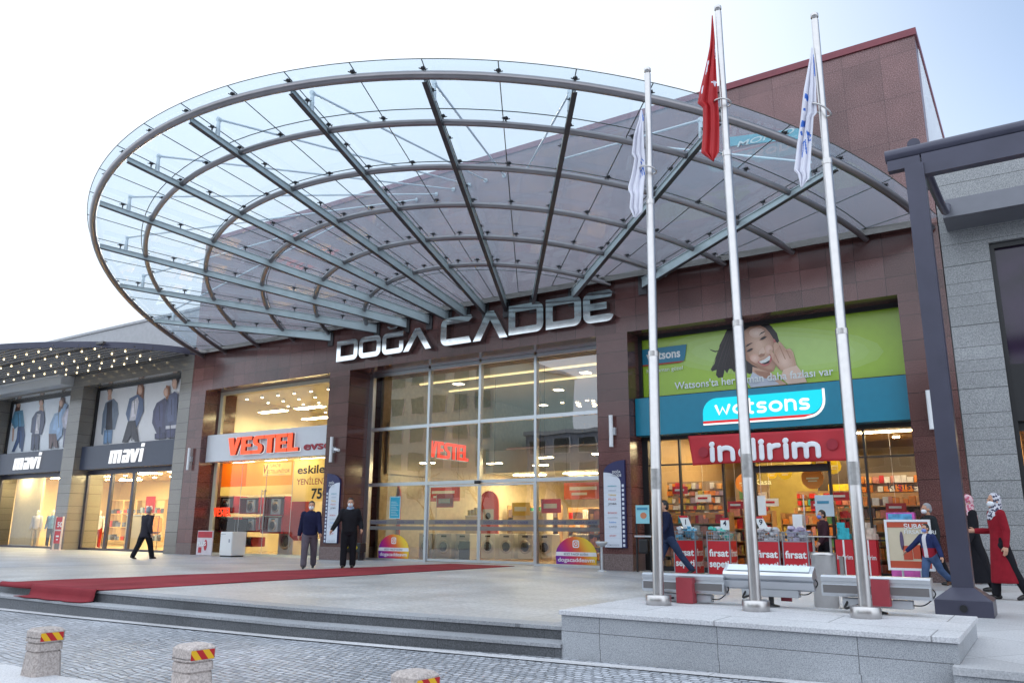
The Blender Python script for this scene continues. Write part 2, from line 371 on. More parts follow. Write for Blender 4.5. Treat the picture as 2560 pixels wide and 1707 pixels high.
EDGE = [(-70, 8.05), (-40, 8.0), (-20, 7.85), (-13.2, 7.72), (-8.3, 7.74), (-4.45, 8.06)]      # front edge of the plaza
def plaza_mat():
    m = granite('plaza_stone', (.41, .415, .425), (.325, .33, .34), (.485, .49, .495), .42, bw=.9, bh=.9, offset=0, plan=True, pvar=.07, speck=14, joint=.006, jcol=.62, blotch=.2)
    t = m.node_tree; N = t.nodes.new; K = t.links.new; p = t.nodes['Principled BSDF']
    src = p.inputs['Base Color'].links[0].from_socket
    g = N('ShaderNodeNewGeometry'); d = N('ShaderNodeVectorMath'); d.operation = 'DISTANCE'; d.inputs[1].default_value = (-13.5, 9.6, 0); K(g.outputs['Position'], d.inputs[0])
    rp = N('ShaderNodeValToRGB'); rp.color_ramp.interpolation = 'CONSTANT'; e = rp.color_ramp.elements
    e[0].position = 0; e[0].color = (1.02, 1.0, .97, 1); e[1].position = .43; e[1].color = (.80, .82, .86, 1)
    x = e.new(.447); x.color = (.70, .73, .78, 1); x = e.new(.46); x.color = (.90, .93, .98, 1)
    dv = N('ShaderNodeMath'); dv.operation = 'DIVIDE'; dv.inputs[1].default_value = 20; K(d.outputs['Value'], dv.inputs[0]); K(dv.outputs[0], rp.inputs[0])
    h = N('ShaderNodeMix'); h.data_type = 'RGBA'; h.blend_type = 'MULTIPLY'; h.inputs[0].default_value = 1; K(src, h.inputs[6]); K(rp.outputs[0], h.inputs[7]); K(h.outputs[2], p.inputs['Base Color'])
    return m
IN = [(x, y + .34) for x, y in EDGE]
b = MB(); n = len(EDGE)
b.add([(x, y, 0) for x, y in IN] + [(x, 45, 0) for x, y in IN], [(i, i + 1, n + i + 1, n + i) for i in range(n - 1)])
b.add([(-4.45, 8.4, 0), (-3.9, 8.4, 0), (-3.9, 45, 0), (-4.45, 45, 0)], [(0, 1, 2, 3)])
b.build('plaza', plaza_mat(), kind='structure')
b = MB(); b.add([(-3.9, 8.4, 0), (40, 8.4, 0), (40, 45, 0), (-3.9, 45, 0), (-.78, 7.6, 0), (40, 7.6, 0), (-.78, 8.4, 0)], [(0, 1, 2, 3), (4, 5, 1, 6)])
b.add([(-.78, 7.62, -.42), (40, 7.62, -.3), (40, 7.62, -.06), (-.78, 7.62, -.06)], [(0, 1, 2, 3)], 1)
b.add([(-.78, 7.6, -.06), (40, 7.6, -.06), (40, 7.6, 0), (-.78, 7.6, 0)], [(0, 1, 2, 3)], 0)
b.build('pavement', [RIGHT_PAVE, PLINTH], kind='structure')
# two steps: nosing slab, riser, tread, riser
b = MB()
def strip(p0, p1, m): 
    k = len(p0); b.add(list(p0) + list(p1), [(i, i + 1, k + i + 1, k + i) for i in range(k - 1)], m)
def o(dy, z): return [(x, y + dy, z if z is not None else street_z(x, y)) for x, y in EDGE]
tz = lambda x: -.135 - .004 * max(0, min(12, -4.5 - x))
E1 = [(x, y, tz(x)) for x, y in EDGE]
strip(o(.34, .003), o(0, .003), 1); strip(o(0, .003), o(0, -.035), 1); strip(o(0, -.035), o(.02, -.035), 0)
strip([(x, y + .02, -.035) for x, y in EDGE], [(x, y + .02, tz(x)) for x, y in EDGE], 0)
T = lambda dy, dz: [(x, y + dy, tz(x) + dz) for x, y in EDGE]
strip(T(.02, 0), T(-.34, 0), 1); strip(T(-.34, 0), T(-.34, -.035), 1); strip(T(-.34, -.035), T(-.32, -.035), 0)
strip(T(-.32, -.035), [(x, y - .32, street_z(x, y) - .03) for x, y in EDGE], 0)
b.build('steps', [STEP, TREAD], kind='structure')
b = MB(); b.add([(x, y - dy, street_z(x, y) + .004) for dy in (.32, .50) for x, y in EDGE[:-1] + [(-.7, 8.1)]], [(i, i + 1, 7 + i, 6 + i) for i in range(5)])
b.build('kerb', PLINTH_TOP, kind='structure')
# sidewalk at the near left, where the bollards stand
b = MB(); SW = [(-60, 4.75), (-9.4, 4.52), (-8.1, 4.42), (-3.0, 4.62), (0, 4.7), (10, 4.8)]
szz = lambda x: street_z(x, 4.5) + .035
k = len(SW)
b.add([(x, y, szz(x)) for x, y in SW] + [(x, 1.9, szz(x)) for x, y in SW], [(i + k, i + k + 1, i + 1, i) for i in range(k - 1)], 0)
b.add([(x, y, szz(x)) for x, y in SW] + [(x, y, szz(x) - .1) for x, y in SW], [(i, i + 1, i + k + 1, i + k) for i in range(k - 1)], 0)
b.build('sidewalk', PLINTH_TOP, kind='structure')

# ------------------------------------------------------------------ the mall front
FY = 19.5
mall = thing('shopping_mall', 'red-brown granite shopping mall front with tall glazed entrance and two shopfronts', 'building', (-14.8, FY, 0))
b = MB(); b.box(-28.4, -1.3, FY, 21.2, 6.33, 7.9); b.build('facade_wall', BROWN, mall)
b = MB(); b.box(-28.4, -1.3, FY, 20.1, 7.9, 12.68); b.box(-28.4, -28.0, 20.1, 26, 6.5, 12.68); b.box(-28.4, -1.3, 26, 26.4, 6.4, 12.68)
b.box(-28.0, -1.6, 20.1, 26, 12.1, 12.3); b.build('upper_wall', BROWN_UP, mall)
b = MB(); b.box(-28.45, -1.25, FY - .05, 20.15, 12.68, 12.86); b.box(-1.65, -1.25, 20.15, 26.45, 12.68, 12.86); b.box(-28.45, -28.0, 20.15, 26.45, 12.68, 12.86); b.build('coping', COPING, mall)
b = MB(); b.box(-1.6, -1.3, 20.1, 26, 6.4, 12.68)
for i in range(28): b.box(-1.3, -1.285, 20.14 + i * .21, 20.27 + i * .21, 9.0, 12.66)
b.build('side_cladding', SIDING, mall)
PIERS = [(-28.4, -27.46, 21.0), (-20.52, -19.55, 22.0), (-10.02, -9.07, 22.0), (-2.28, -1.3, 21.0)]
for x0, x1, y1 in PIERS:
    b = MB(); b.box(x0, x1, FY, y1, .42, 6.33); p = b.build('pier', BROWN_ROW, mall)
    b = MB(); b.box(x0 - .004, x1 + .004, FY - .012, y1, 0, .42); b.build('pier_base', BROWN_BASE, p)

def room(name, x0, x1, y0, y1, z1, wall, floor, ceil, parent, t=.12):
    b = MB()
    b.box(x0 - t, x0, y0, y1, 0, z1, 0); b.box(x1, x1 + t, y0, y1, 0, z1, 0); b.box(x0 - t, x1 + t, y1, y1 + t, 0, z1, 0)
    b.box(x0 - t, x1 + t, y0, y1 + t, z1, z1 + t, 2)
    b.add([(x0, y0 - .3, .006), (x1, y0 - .3, .006), (x1, y1, .006), (x0, y1, .006)], [(0, 1, 2, 3)], 1)
    return b.build(name, [wall, floor, ceil], parent)
TILE = mat('shop_floor_tile', (.52, .42, .28), .2, var=.05)
TILE_P = mat('hall_floor_tile', (.58, .42, .27), .22, var=.06)
CEIL = mat('ceiling_paint', (.62, .58, .46), .7, var=.03)
CEIL_B = mat('brown_ceiling', (.40, .26, .12), .7, var=.05)
WARM = mat('warm_shop_wall', (.40, .27, .13), .6, var=.06)
room('shop_interior', -28.2, -20.3, 20.6, 28.5, 6.3, CREAM, TILE, CEIL, mall)
room('hall_interior', -19.3, -10.2, 21.0, 36.0, 6.35, mat('hall_wall', (.55, .47, .33), .45, var=.15), TILE_P, mat('hall_ceiling', (.34, .30, .22), .6), mall)
room('shop_interior', -9.0, -1.6, 20.7, 29.0, 3.75, WARM, TILE, CEIL_B, mall)

# appliance shop window (left of the entrance)
WY = 20.27
FRM = mat('cream_frame', (.60, .56, .44), .45, var=.03)
b = MB(); b.box(-27.46, -27.28, WY - .06, WY + .06, 0, 6.33); b.box(-27.28, -20.52, WY - .06, WY + .06, 6.2, 6.33); b.box(-27.28, -20.52, WY - .05, WY + .05, 0, .08)
win = b.build('shop_window', FRM, mall)
for za, zb in ((.08, 3.5), (4.5, 6.2)):
    b = MB(); b.add([(-27.28, WY, za), (-20.52, WY, za), (-20.52, WY, zb), (-27.28, WY, zb)], [(0, 1, 2, 3)]); b.build('pane', GLASS, win)
b = MB()
for x in (-24.45, -24.28):
    b.tube([(x, WY - .1, .95), (x, WY - .1, 2.4)], .018, 8); 
    for z in (1.0, 2.35): b.tube([(x, WY - .1, z), (x, WY, z)], .012, 6)
b.build('door_handle', STEEL, win)
b = MB(); b.box(-24.372, -24.358, WY - .008, WY + .008, .08, 3.4); b.box(-22.93, -22.918, WY - .008, WY + .008, .08, 3.4); b.box(-25.8, -25.788, WY - .008, WY + .008, .08, 3.4)
b.build('glass_joint', ALU_P, win)

# glazed entrance: four bays, three rows
EY = 20.58
MUL = [-19.5, -16.84, -14.75, -12.66, -10.02]; ROWS = [0.0, 2.47, 4.36, 6.27]
b = MB()
for i, x in enumerate(MUL):
    wd = .07 if i in (0, 4) else .045
    if i == 2: b.box(x - wd, x + wd, EY - .07, EY + .09, 2.47, 6.27)
    elif i == 4: b.box(x - .09, x, EY - .07, EY + .09, 0, 6.33)
    elif i == 0: b.box(x - .05, x + .12, EY - .07, EY + .09, 0, 6.33)
    else: b.box(x - wd, x + wd, EY - .07, EY + .09, 0, 6.27)
for i in range(4):
    xa = MUL[i] + (.12 if i == 0 else .045); xb = MUL[i + 1] - (.09 if i == 3 else .045)
    for z in ROWS[1:]:
        b.box(xa, xb, EY - .06, EY + .08, z - .055, z + .055)
    if i in (0, 3): b.box(xa, xb, EY - .06, EY + .08, 0, .06)
ent = b.build('entrance_window', ALU, mall)
for i in range(4):
    for j in range(3):
        if j == 0 and i in (1, 2): continue
        x0, x1, z0, z1 = MUL[i] + .03, MUL[i + 1] - .03, ROWS[j] + .03, ROWS[j + 1] - .03
        b = MB(); b.add([(x0, EY, z0), (x1, EY, z0), (x1, EY, z1), (x0, EY, z1)], [(0, 1, 2, 3)]); b.build('pane', GLASS_E, ent)
for i in (1, 2):
    x0, x1 = MUL[i] + .05, MUL[i + 1] - .05
    if i == 1: x1 = MUL[2] - .006
    else: x0 = MUL[2] + .006
    b = MB(); y = EY + .02
    b.box(x0, x0 + .05, y - .03, y + .03, .02, 2.40); b.box(x1 - .05, x1, y - .03, y + .03, .02, 2.40); b.box(x0 + .05, x1 - .05, y - .03, y + .03, .02, .10); b.box(x0 + .05, x1 - .05, y - .03, y + .03, 2.34, 2.40)
    d = b.build('sliding_door', ALU, mall)
    b = MB(); b.add([(x0 + .05, y, .1), (x1 - .05, y, .1), (x1 - .05, y, 2.34), (x0 + .05, y, 2.34)], [(0, 1, 2, 3)]); b.build('pane', GLASS_E, d)
b = MB(); b.box(-14.85, -14.65, EY - .16, EY - .07, 2.40, 2.5, 0, .02); b.build('door_sensor', BLACK, mall)
# drugstore front (right of the entrance): black mullions
DY = 20.35
b = MB()
b.box(-9.07, -8.9, DY - .08, DY + .08, 0, 3.5)
for x in (-8.02, -6.85, -3.42, -2.32): b.box(x - .025, x + .025, DY - .05, DY + .05, .12, 3.5)
for x in (-6.05, -4.25): b.box(x - .03, x + .03, DY - .05, DY + .05, .0, 3.5)
b.box(-8.9, -6.05, DY - .04, DY + .04, 2.72, 2.76); b.box(-4.25, -2.28, DY - .04, DY + .04, 2.72, 2.76); b.box(-6.05, -4.25, DY - .1, DY + .1, 2.45, 2.62)
b.box(-8.9, -6.05, DY - .05, DY + .05, .0, .12); b.box(-4.25, -2.28, DY - .05, DY + .05, .0, .12); b.box(-4.25, -2.28, DY - .03, DY + .03, .82, .86)
b.box(-9.07, -2.28, DY - .1, DY + .1, 3.4, 3.5)
dw = b.build('shop_window', BLACK, mall)
for xa, xb in ((-8.9, -6.05), (-4.25, -2.28)):
    b = MB(); b.add([(xa, DY, .1), (xb, DY, .1), (xb, DY, 3.4), (xa, DY, 3.4)], [(0, 1, 2, 3)]); b.build('pane', GLASS, dw)

# ------------------------------------------------------------------ grey building on the left (fashion shop)
fash = thing('grey_shop_building', 'grey granite shop building with square piers left of the brown mall', 'building', (-36.5, FY, 0))
for x0, x1 in ((-29.2, -28.42), (-37.65, -36.6), (-46.0, -44.7)):
    b = MB(); b.box(x0, x1, FY, 21.0, 0, 7.32); b.build('pier', GREY_DK, fash)
b = MB(); b.box(-62, -28.42, FY, 21.0, 7.32, 8.05); b.build('lintel_wall', GREY_DK, fash)
b = MB(); b.box(-62, -46.0, FY, 21.0, 0, 7.32); b.build('side_wall', GREY_DK, fash)
b = MB(); b.box(-62, -28.42, 20.6, 30, 8.05, 10.3); b.box(-62, -28.42, 20.55, 30.05, 10.3, 10.42); b.build('parapet_wall', STUCCO, fash)
b = MB(); b.box(-62, -37.5, 18.9, FY, 7.42, 7.8); b.box(-62, -37.5, 18.8, FY, 7.8, 7.86); b.build('cornice', ALU_P, fash)
room('shop_interior', -46.0, -28.8, 20.9, 27.5, 3.55, mat('cream_wall', (.74, .60, .36), .6, var=.04), mat('wood_floor', (.5, .36, .2), .35, var=.1), mat('cream_ceiling', (.7, .55, .32), .7), fash)
for x0, x1 in ((-36.6, -29.2), (-44.7, -37.65)):
    b = MB(); y = 20.25
    b.box(x0, x0 + .12, y - .05, y + .05, 0, 3.5); b.box(x0 + .12, x1, y - .05, y + .05, 0, .09); b.box(x0 + .12, x1, y - .05, y + .05, 3.3, 3.5)
    if x0 > -37:
        for xx in (-34.6, -32.9): b.box(xx - .09, xx + .09, y - .06, y + .06, .09, 3.3)
    wn = b.build('shop_window', DARK, fash)
    b = MB(); b.add([(x0 + .1, y, .05), (x1, y, .05), (x1, y, 3.4), (x0 + .1, y, 3.4)], [(0, 1, 2, 3)]); b.build('pane', GLASS, wn)
# ------------------------------------------------------------------ grey building on the right
rg = thing('grey_corner_building', 'pale grey granite building with a dark purple window right of the brown mall', 'building', (2, FY, 0))
b = MB(); b.box(-1.28, -.37, FY + .02, 20.4, 0, 9.75); b.box(-.37, 14, FY + .02, 20.4, 7.22, 9.75); b.box(9, 14, FY + .02, 20.4, 0, 7.22)
b.box(-1.28, 14, 20.4, 25, 7.5, 9.75); b.build('wall', GREY, rg)
PURP = mat('purple_window_film', (.030, .014, .040), .12, var=.6, vscale=1.3)
b = MB(); b.box(-.37, 9, FY + .22, FY + .3, 4.5, 7.22); b.build('window', PURP, rg)
b = MB(); b.box(-.37, -.28, FY + .12, FY + .2, 3.3, 7.22); b.box(-.28, 9, FY + .12, FY + .2, 7.1, 7.22); b.box(-.28, 9, FY + .1, FY + .24, 3.3, 4.5); b.box(-.37, -.28, FY + .12, FY + .2, 0, 3.3); b.build('window_frame', BLACK, rg)
room('shop_interior', -.3, 8.5, FY + .5, 25, 3.3, mat('orange_wall', (.68, .42, .2), .6), TILE, mat('orange_ceiling', (.6, .36, .16), .6), rg)
b = MB(); b.box(-.28, 9, FY + .24, FY + .28, 3.1, 3.3); b.build('window_head', BLACK, rg)
b = MB(); b.add([(-.28, FY + .26, 0), (9, FY + .26, 0), (9, FY + .26, 3.1), (-.28, FY + .26, 3.1)], [(0, 1, 2, 3)]); b.build('pane', GLASS, rg)
b = MB(); b.add([(-1.12, 18.55, 7.62), (12, 18.55, 7.62), (12, 18.55, 8.02), (-1.12, 18.55, 8.02), (-1.12, FY + .02, 7.62), (12, FY + .02, 7.62), (12, FY + .02, 8.3), (-1.12, FY + .02, 8.3)],
      [(0, 1, 2, 3), (4, 7, 6, 5), (3, 2, 6, 7), (0, 4, 5, 1), (0, 3, 7, 4), (1, 5, 6, 2)]); b.build('awning', mat('slate_metal', (.16, .165, .19), .4, .3), rg)
# ------------------------------------------------------------------ glass canopy over the entrance
CX, CY, SL, CZ0 = -14.55, 22.75, .19, 7.75
def cz(y, h=0): return CZ0 + h + SL * (FY - y)
RINGS = [(13.62, -14.62, 22.85), (12.31, -14.6, 22.95), (10.47, -14.46, 22.69), (8.66, -14.35, 22.45), (7.05, -14.25, 22.40), (5.37, -14.15, 22.2)]
canopy = thing('glass_canopy', 'big round glass canopy on steel ring tubes and radial beams above the entrance', 'canopy', (CX, FY, CZ0))
def ringpt(i, a, h=0):
    r, cx, cy = RINGS[i]; a = R(a); y = cy - r * math.cos(a); return Vector((cx + r * math.sin(a), y, cz(y, h)))
def amax(i):
    r, cx, cy = RINGS[i]; return math.degrees(math.acos((cy - FY + .05) / r))
for i in range(6):
    am = amax(i); N_ = 72
    b = MB(); b.tube([ringpt(i, -am + 2 * am * k / N_) for k in range(N_ + 1)], .088 if i == 0 else .07, 14); b.build('ring_tube', STEEL_TUBE, canopy)
def radial(a, r, h=0):
    y = CY - r * math.cos(R(a)); return Vector((CX + r * math.sin(R(a)), y, cz(y, h)))
ANG = [-61.2 + 12.24 * k for k in range(11)]
BEAM_R = mat('beam_shade_tone', (.06, .055, .06), .45, .3, var=.1)  # shade of the beam undersides is put into this dark colour
for a in ANG:
    r1 = 13.45; r0 = (CY - FY + .04) / math.cos(R(a)) + .02
    ta = Vector((math.cos(R(a)), math.sin(R(a)), 0))
    b = MB(); vs = []
    S_ = 8; hh = []
    for k in range(S_ + 1):
        f = k / S_; r = r0 + (r1 - r0) * f; dpt = .31 - .17 * f
        hh.append((radial(a, r, .02), dpt))
    def prism(w, z0f, z1f, m):
        vs = []
        for p, dpt in hh:
            for sx, zz in ((-w, z0f(dpt)), (w, z0f(dpt)), (w, z1f(dpt)), (-w, z1f(dpt))): vs.append(p + ta * sx + Vector((0, 0, zz)))
        fs = [(4 * i + j, 4 * i + (j + 1) % 4, 4 * i + 4 + (j + 1) % 4, 4 * i + 4 + j) for i in range(S_) for j in range(4)] + [(0, 3, 2, 1), (4 * S_, 4 * S_ + 1, 4 * S_ + 2, 4 * S_ + 3)]
        b.add(vs, fs, m)
    prism(.012, lambda d: -d + .016, lambda d: -.012, 0); prism(.05, lambda d: -d, lambda d: -d + .016, 1); prism(.04, lambda d: -.012, lambda d: .004, 0)
    bm_ = b.build('beam', [BEAM, BEAM_R], canopy)
    b = MB(); p = radial(a, r0, 0); b.box(p.x - .12, p.x + .12, FY - .05, FY, p.z - .45, p.z + .12); b.build('wall_plate', BEAM_R, bm_)
# lugs and tie rods up to the wall
RODP = mat('rod_paint', (.60, .67, .71), .4, .2)
for k, a in enumerate(ANG):
    for rr, zt, xoff in ((12.75, 12.0, 1.9),):
        p = radial(a, rr, 0); rw = (CY - FY) / math.cos(R(a))
        if rr < rw + 1.6: continue
        b = MB(); d = Vector((math.sin(R(a)), -math.cos(R(a)), -SL * -1 * 0)); 
        b.tube([p, p + Vector((0, 0, .42))], .07, 8, rad=[.06, .035]); b.tube([p + Vector((0, 0, .42)) - d * .05, p + Vector((0, 0, .42)) + d * .04], .055, 10)
        b.build('lug', RODP, canopy)
        q = Vector((CX + (CY - FY) * math.tan(R(a)) * .92, FY - .02, zt))
        b = MB(); b.tube([p + Vector((0, 0, .42)), q], .028, 8); b.tube([q + (p - q).normalized() * .05, q], .07, 8); b.build('tie_rod', RODP, canopy)
# glass sheet with its seams: panels between half bays, held by spider fittings above the tubes
GH = .175
HALF = [-73.5, -67.3] + [ANG[0] + 6.12 * k for k in range(21)] + [67.3, 73.5]
RAD = [13.72, 13.62, 12.28, 10.45, 8.63, 7.02, 5.35]
def clipy(p): return p
b = MB(); fine = []
for i in range(97): fine.append(-75.6 + 151.2 * i / 96)
rr = [13.72, 12.3, 10.5, 8.6, 7.0, 5.3]
def gpt(a, r):
    rmin = (CY - FY + .03) / math.cos(R(a)); r = max(r, rmin); return radial(a, r, GH)
vs = []; fs = []; cols = [13.72, 12.3, 10.5, 8.6, 7.0, 5.3, 3.0]
for a in fine: vs += [gpt(a, r) for r in cols]
kk = len(cols)
for i in range(len(fine) - 1):
    for j in range(kk - 1):
        q = [i * kk + j, i * kk + j + 1, (i + 1) * kk + j + 1, (i + 1) * kk + j]
        if (vs[q[0]] - vs[q[1]]).length < .02 and (vs[q[3]] - vs[q[2]]).length < .02: continue
        fs.append(q)
b.add(vs, fs); b.build('glass_roof', GLASS_C, canopy)
SEAM = mat('glass_seam', (.035, .045, .035), .5, var=.05)
b = MB()
for a in HALF:
    rw = (CY - FY + .05) / math.cos(R(a))
    if rw < 13.65: b.tube([radial(a, rw, GH + .0), radial(a, 13.71, GH)], .011, 5, cap=False)
for i in range(1, 6):
    r = RAD[i + 0] if i > 0 else 13.6
    rads = [12.3, 10.5, 8.65, 7.04, 5.36][i - 1]
    am = math.degrees(math.acos((CY - FY + .06) / rads)); b.tube([radial(-am + 2 * am * k / 60, rads, GH) for k in range(61)], .011, 5, cap=False)
b.tube([radial(-75 + 150 * k / 80, 13.72, GH) for k in range(81)], .009, 5, cap=False)
b.build('glass_seam', SEAM, canopy)
FIT = mat('fitting_steel', (.07, .07, .075), .4, .6)
def fitting_mesh():
    b = MB(); b.tube([(0, 0, 0), (0, 0, GH - .03)], .018, 8); b.lathe([(.025, GH - .06), (.05, GH - .035), (.05, GH - .012), (.02, GH - .004)], 0, 0, 0, 12)
    for k in range(4):
        c, s = math.cos(R(45 + 90 * k)), math.sin(R(45 + 90 * k)); b.tube([(0, 0, GH - .06), (c * .085, s * .085, GH - .03)], .011, 6)
    return b
fm = None; spots = []
for i in range(6):
    am = amax(i) - 1.5
    for a in HALF:
        if abs(a) < am: spots.append((i, a))
pts_ = [ringpt(i, a) for i, a in spots]
for a in ANG:
    for r in (12.9, 11.4, 9.6, 7.8, 6.2):
        if r > (CY - FY) / math.cos(R(a)) + .5: pts_.append(radial(a, r, 0))
pts_.sort(key=lambda p: (p - CP).length)
rest = MB(); fo = None
for j, p in enumerate(pts_):
    if j < 100:
        if fo is None: fo = fitting_mesh().build('glass_fitting', FIT, None); fo.parent = canopy; q = fo
        else: q = fo.copy(); COL.objects.link(q); q.parent = canopy
        q.location = p - Vector(canopy.location)
    else:
        s = fitting_mesh(); rest.add([Vector(v) + p for v in s.v], s.f)
rest.build('glass_fittings', FIT, canopy, kind='stuff')
# flashing along the wall
b = MB(); b.box(-27.9, -1.7, FY - .22, FY - .002, 7.93, 7.97); b.box(-27.9, -1.7, FY - .23, FY - .19, 7.80, 7.93); b.build('wall_flashing', mat('flashing_metal', (.22, .2, .19), .25, .8), canopy)

# ------------------------------------------------------------------ louvred canopy over the fashion shop
lc = thing('louvre_canopy', 'curved dark louvre canopy dotted with small lit lamps over the fashion shop', 'canopy', (-36, FY, 7.9))
ARC = [(-28.35, 19.48), (-28.6, 18.55), (-29.5, 17.3), (-30.8, 16.3), (-32.4, 15.4), (-34.2, 14.7), (-36.2, 14.25), (-38.5, 14.05), (-41, 14.2), (-44, 14.8), (-47, 15.9), (-50, 17.4), (-52.5, 19.48)]
def smooth(P, n=6):
    out = []
    for i in range(len(P) - 1):
        p0, p1, p2, p3 = P[max(0, i - 1)], P[i], P[i + 1], P[min(len(P) - 1, i + 2)]
        for k in range(n):
            t = k / n; out.append(tuple(.5 * ((2 * p1[j]) + (-p0[j] + p2[j]) * t + (2 * p0[j] - 5 * p1[j] + 4 * p2[j] - p3[j]) * t * t + (-p0[j] + 3 * p1[j] - 3 * p2[j] + p3[j]) * t ** 3) for j in range(len(p1))))
    return out + [P[-1]]
AS = smooth(ARC)
b = MB(); k = len(AS)
b.add([(x, y, 7.86) for x, y in AS] + [(x, y, 8.1) for x, y in AS] + [(x, min(y + .12, 19.48), 8.1) for x, y in AS] + [(x, min(y + .12, 19.48), 7.86) for x, y in AS],
      [(r * k + i, r * k + i + 1, ((r + 1) % 4) * k + i + 1, ((r + 1) % 4) * k + i) for i in range(k - 1) for r in range(4)]); b.build('edge_beam', DARK, lc)
def yfront(x):
    for i in range(k - 1):
        if AS[i + 1][0] <= x <= AS[i][0]:
            f = (x - AS[i][0]) / (AS[i + 1][0] - AS[i][0] + 1e-9); return AS[i][1] + f * (AS[i + 1][1] - AS[i][1])
    return 19.4
LOUV = mat('louvre_paint', (.09, .085, .085), .4, .2)
b = MB(); y = 14.3
while y < 19.3:
    xs_ = [x for x in [-52 + .1 * q for q in range(237)] if yfront(x) < y]
    if xs_: b.box(min(xs_), max(xs_) + .05, y, y + .16, 7.92, 7.98)
    y += .26
b.box(-50, -30, 16.5, 16.62, 7.98, 8.06); b.box(-52, -28.8, 19.3, 19.46, 7.86, 8.1); b.box(-51, -29, 18, 18.12, 7.98, 8.06); b.build('louvre', LOUV, lc)
LAMP_S = lamp('lamp_glow', (1, .8, .45), 3)
lp = None
for j, yy in enumerate((14.9, 15.8, 16.7, 17.6, 18.45, 19.1)):
    for q in range(24):
        x = -29.3 - q * .95 - j * .32
        if x < -43 or yfront(x) > yy - .3: continue
        if lp is None:
            s = MB(); s.lathe([(.03, 0), (.03, .05), (.022, .06)], 0, 0, 0, 10); lp = s.build('lamp', LAMP_S, None); lp.parent = lc; o_ = lp
        else: o_ = lp.copy(); COL.objects.link(o_); o_.parent = lc
        o_.location = Vector((x, yy, 7.86)) - Vector(lc.location)
# ------------------------------------------------------------------ plinth, flagpoles, flags
pl = thing('granite_plinth', 'long low pale granite plinth carrying the three flagpoles', 'plinth', (-2.6, 8.7, 0))
PX0, PX1, PY0, PY1, PZ = -4.46, -.74, 7.76, 9.75, .21
b = MB(); b.box(PX0, PX1, PY0, PY1, -.5, PZ - .055); b.build('body', PLINTH, pl)
b = MB(); b.box(PX0 - .02, PX1 + .02, PY0 - .025, PY1, PZ - .05, PZ, 0, .006); b.build('top_slab', PLINTH_TOP, pl)
b = MB(); b.box(PX0 - .006, PX1 + .006, PY0 - .012, PY1, -.5, -.15); b.build('base_course', PLINTH, pl)

POLES = [(-3.858, 8.953, -3.76, 7.07, 'left'), (-2.732, 8.936, -2.76, 7.62, 'mid'), (-1.629, 8.912, -1.604, 7.04, 'right')]
FLAG_R = mat('flag_red', (.42, .008, .012), .6, var=.12, vscale=5); FLAG_W = mat('flag_white', (.72, .72, .80), .6, var=.04); FLAG_B = mat('flag_blue', (.03, .14, .55), .6)
PLAB = ['tall steel flagpole with a white flag, standing at the narrow left end of the plinth', 'tallest steel flagpole, in the middle of the plinth, flying the red flag', 'steel flagpole with a white flag, nearest to the dark pergola post']
poles = []
for (x, y, xt, zt, _), lab in zip(POLES, PLAB):
    t = thing('flagpole', lab, 'flagpole', (x, y, PZ), 'flagpoles on the granite plinth')
    P = lambda f, x=x, y=y, xt=xt, zt=zt: (x + (xt - x) * f, y, PZ + (zt - PZ) * f)
    b = MB(); seg = [0, .43, .432, .72, .722, .985]; rad = [.063, .063, .053, .053, .043, .041]
    b.tube([P(f) for f in seg], .05, 20, rad=rad); b.build('pole', STEEL, t)
    for f, r in ((.43, .0655), (.72, .0555)): b = MB(); b.tube([P(f - .006), P(f + .003)], r, 20); b.build('collar', STEEL, t)
    b = MB(); b.lathe([(.142, 0), (.145, .005), (.145, .105), (.138, .112), (.07, .113)], x, y, PZ, 32); b.build('base', STEEL, t)
    b = MB(); q = P(.985); b.lathe([(.03, 0), (.03, .03), (.045, .035), (.045, .075), (.02, .10)], q[0], q[1], q[2], 14); b.build('finial', STEEL, t)
    b = MB(); b.tube([P(.19 + .0), P(.225)], .0640, 20); b.build('sleeve', mat('worn_tape', (.42, .41, .40), .42, .8, var=.2, vscale=20), t)
    poles.append((t, P))
def interp(L_, v):
    for (v0, x0), (v1, x1) in zip(L_, L_[1:]):
        if v0 <= v <= v1: return x0 + (x1 - x0) * (v - v0) / max(1e-6, v1 - v0)
    return L_[-1][1] if v > L_[-1][0] else L_[0][1]
def flag(lab, y, left, right, mats, mask, seed, ampl=.024):
    """limp flag: its folded outline given as photo pixels, hung beside its pole with pleats in depth"""
    zt = min(p[1] for p in left); zb = max(p[1] for p in left + right)
    Lf = sorted((p[1], p[0]) for p in left); Rf = sorted((p[1], p[0]) for p in right)
    NU, NV = 44, 110; vs = []; fs = []; ms = []
    for j in range(NV + 1):
        v = zt + (zb - zt) * j / NV; xa = interp(Lf, v); xb = interp(Rf, v)
        if xb < xa: xa = xb = (xa + xb) / 2
        for i in range(NU + 1):
            u = i / NU; p = at(xa + (xb - xa) * u, v, y)
            amp = ampl * min(1, 4 * j / NV) * (1 - .6 * u); ph = seed + j / NV * 1.6
            dy = amp * (math.sin(u * 15 + ph) + .5 * math.sin(u * 29 + 2 * ph)) + .02 * math.sin(j / NV * 9 + seed)
            vs.append((p.x, y - .05 + dy, p.z))
    for j in range(NV):
        for i in range(NU):
            fs.append((j * (NU + 1) + i, j * (NU + 1) + i + 1, (j + 1) * (NU + 1) + i + 1, (j + 1) * (NU + 1) + i)); ms.append(mask((i + .5) / NU, (j + .5) / NV))
    b = MB(); b.add(vs, fs, 0, True); b.m = ms
    o = b.build('flag', mats); tag(o, lab, 'flag', 'flags on the poles')
    m = o.modifiers.new('s', 'SOLIDIFY'); m.thickness = .004
    return o
c5 = lambda l: [(1700 + .36565 * x, .36565 * y) for x, y in l]
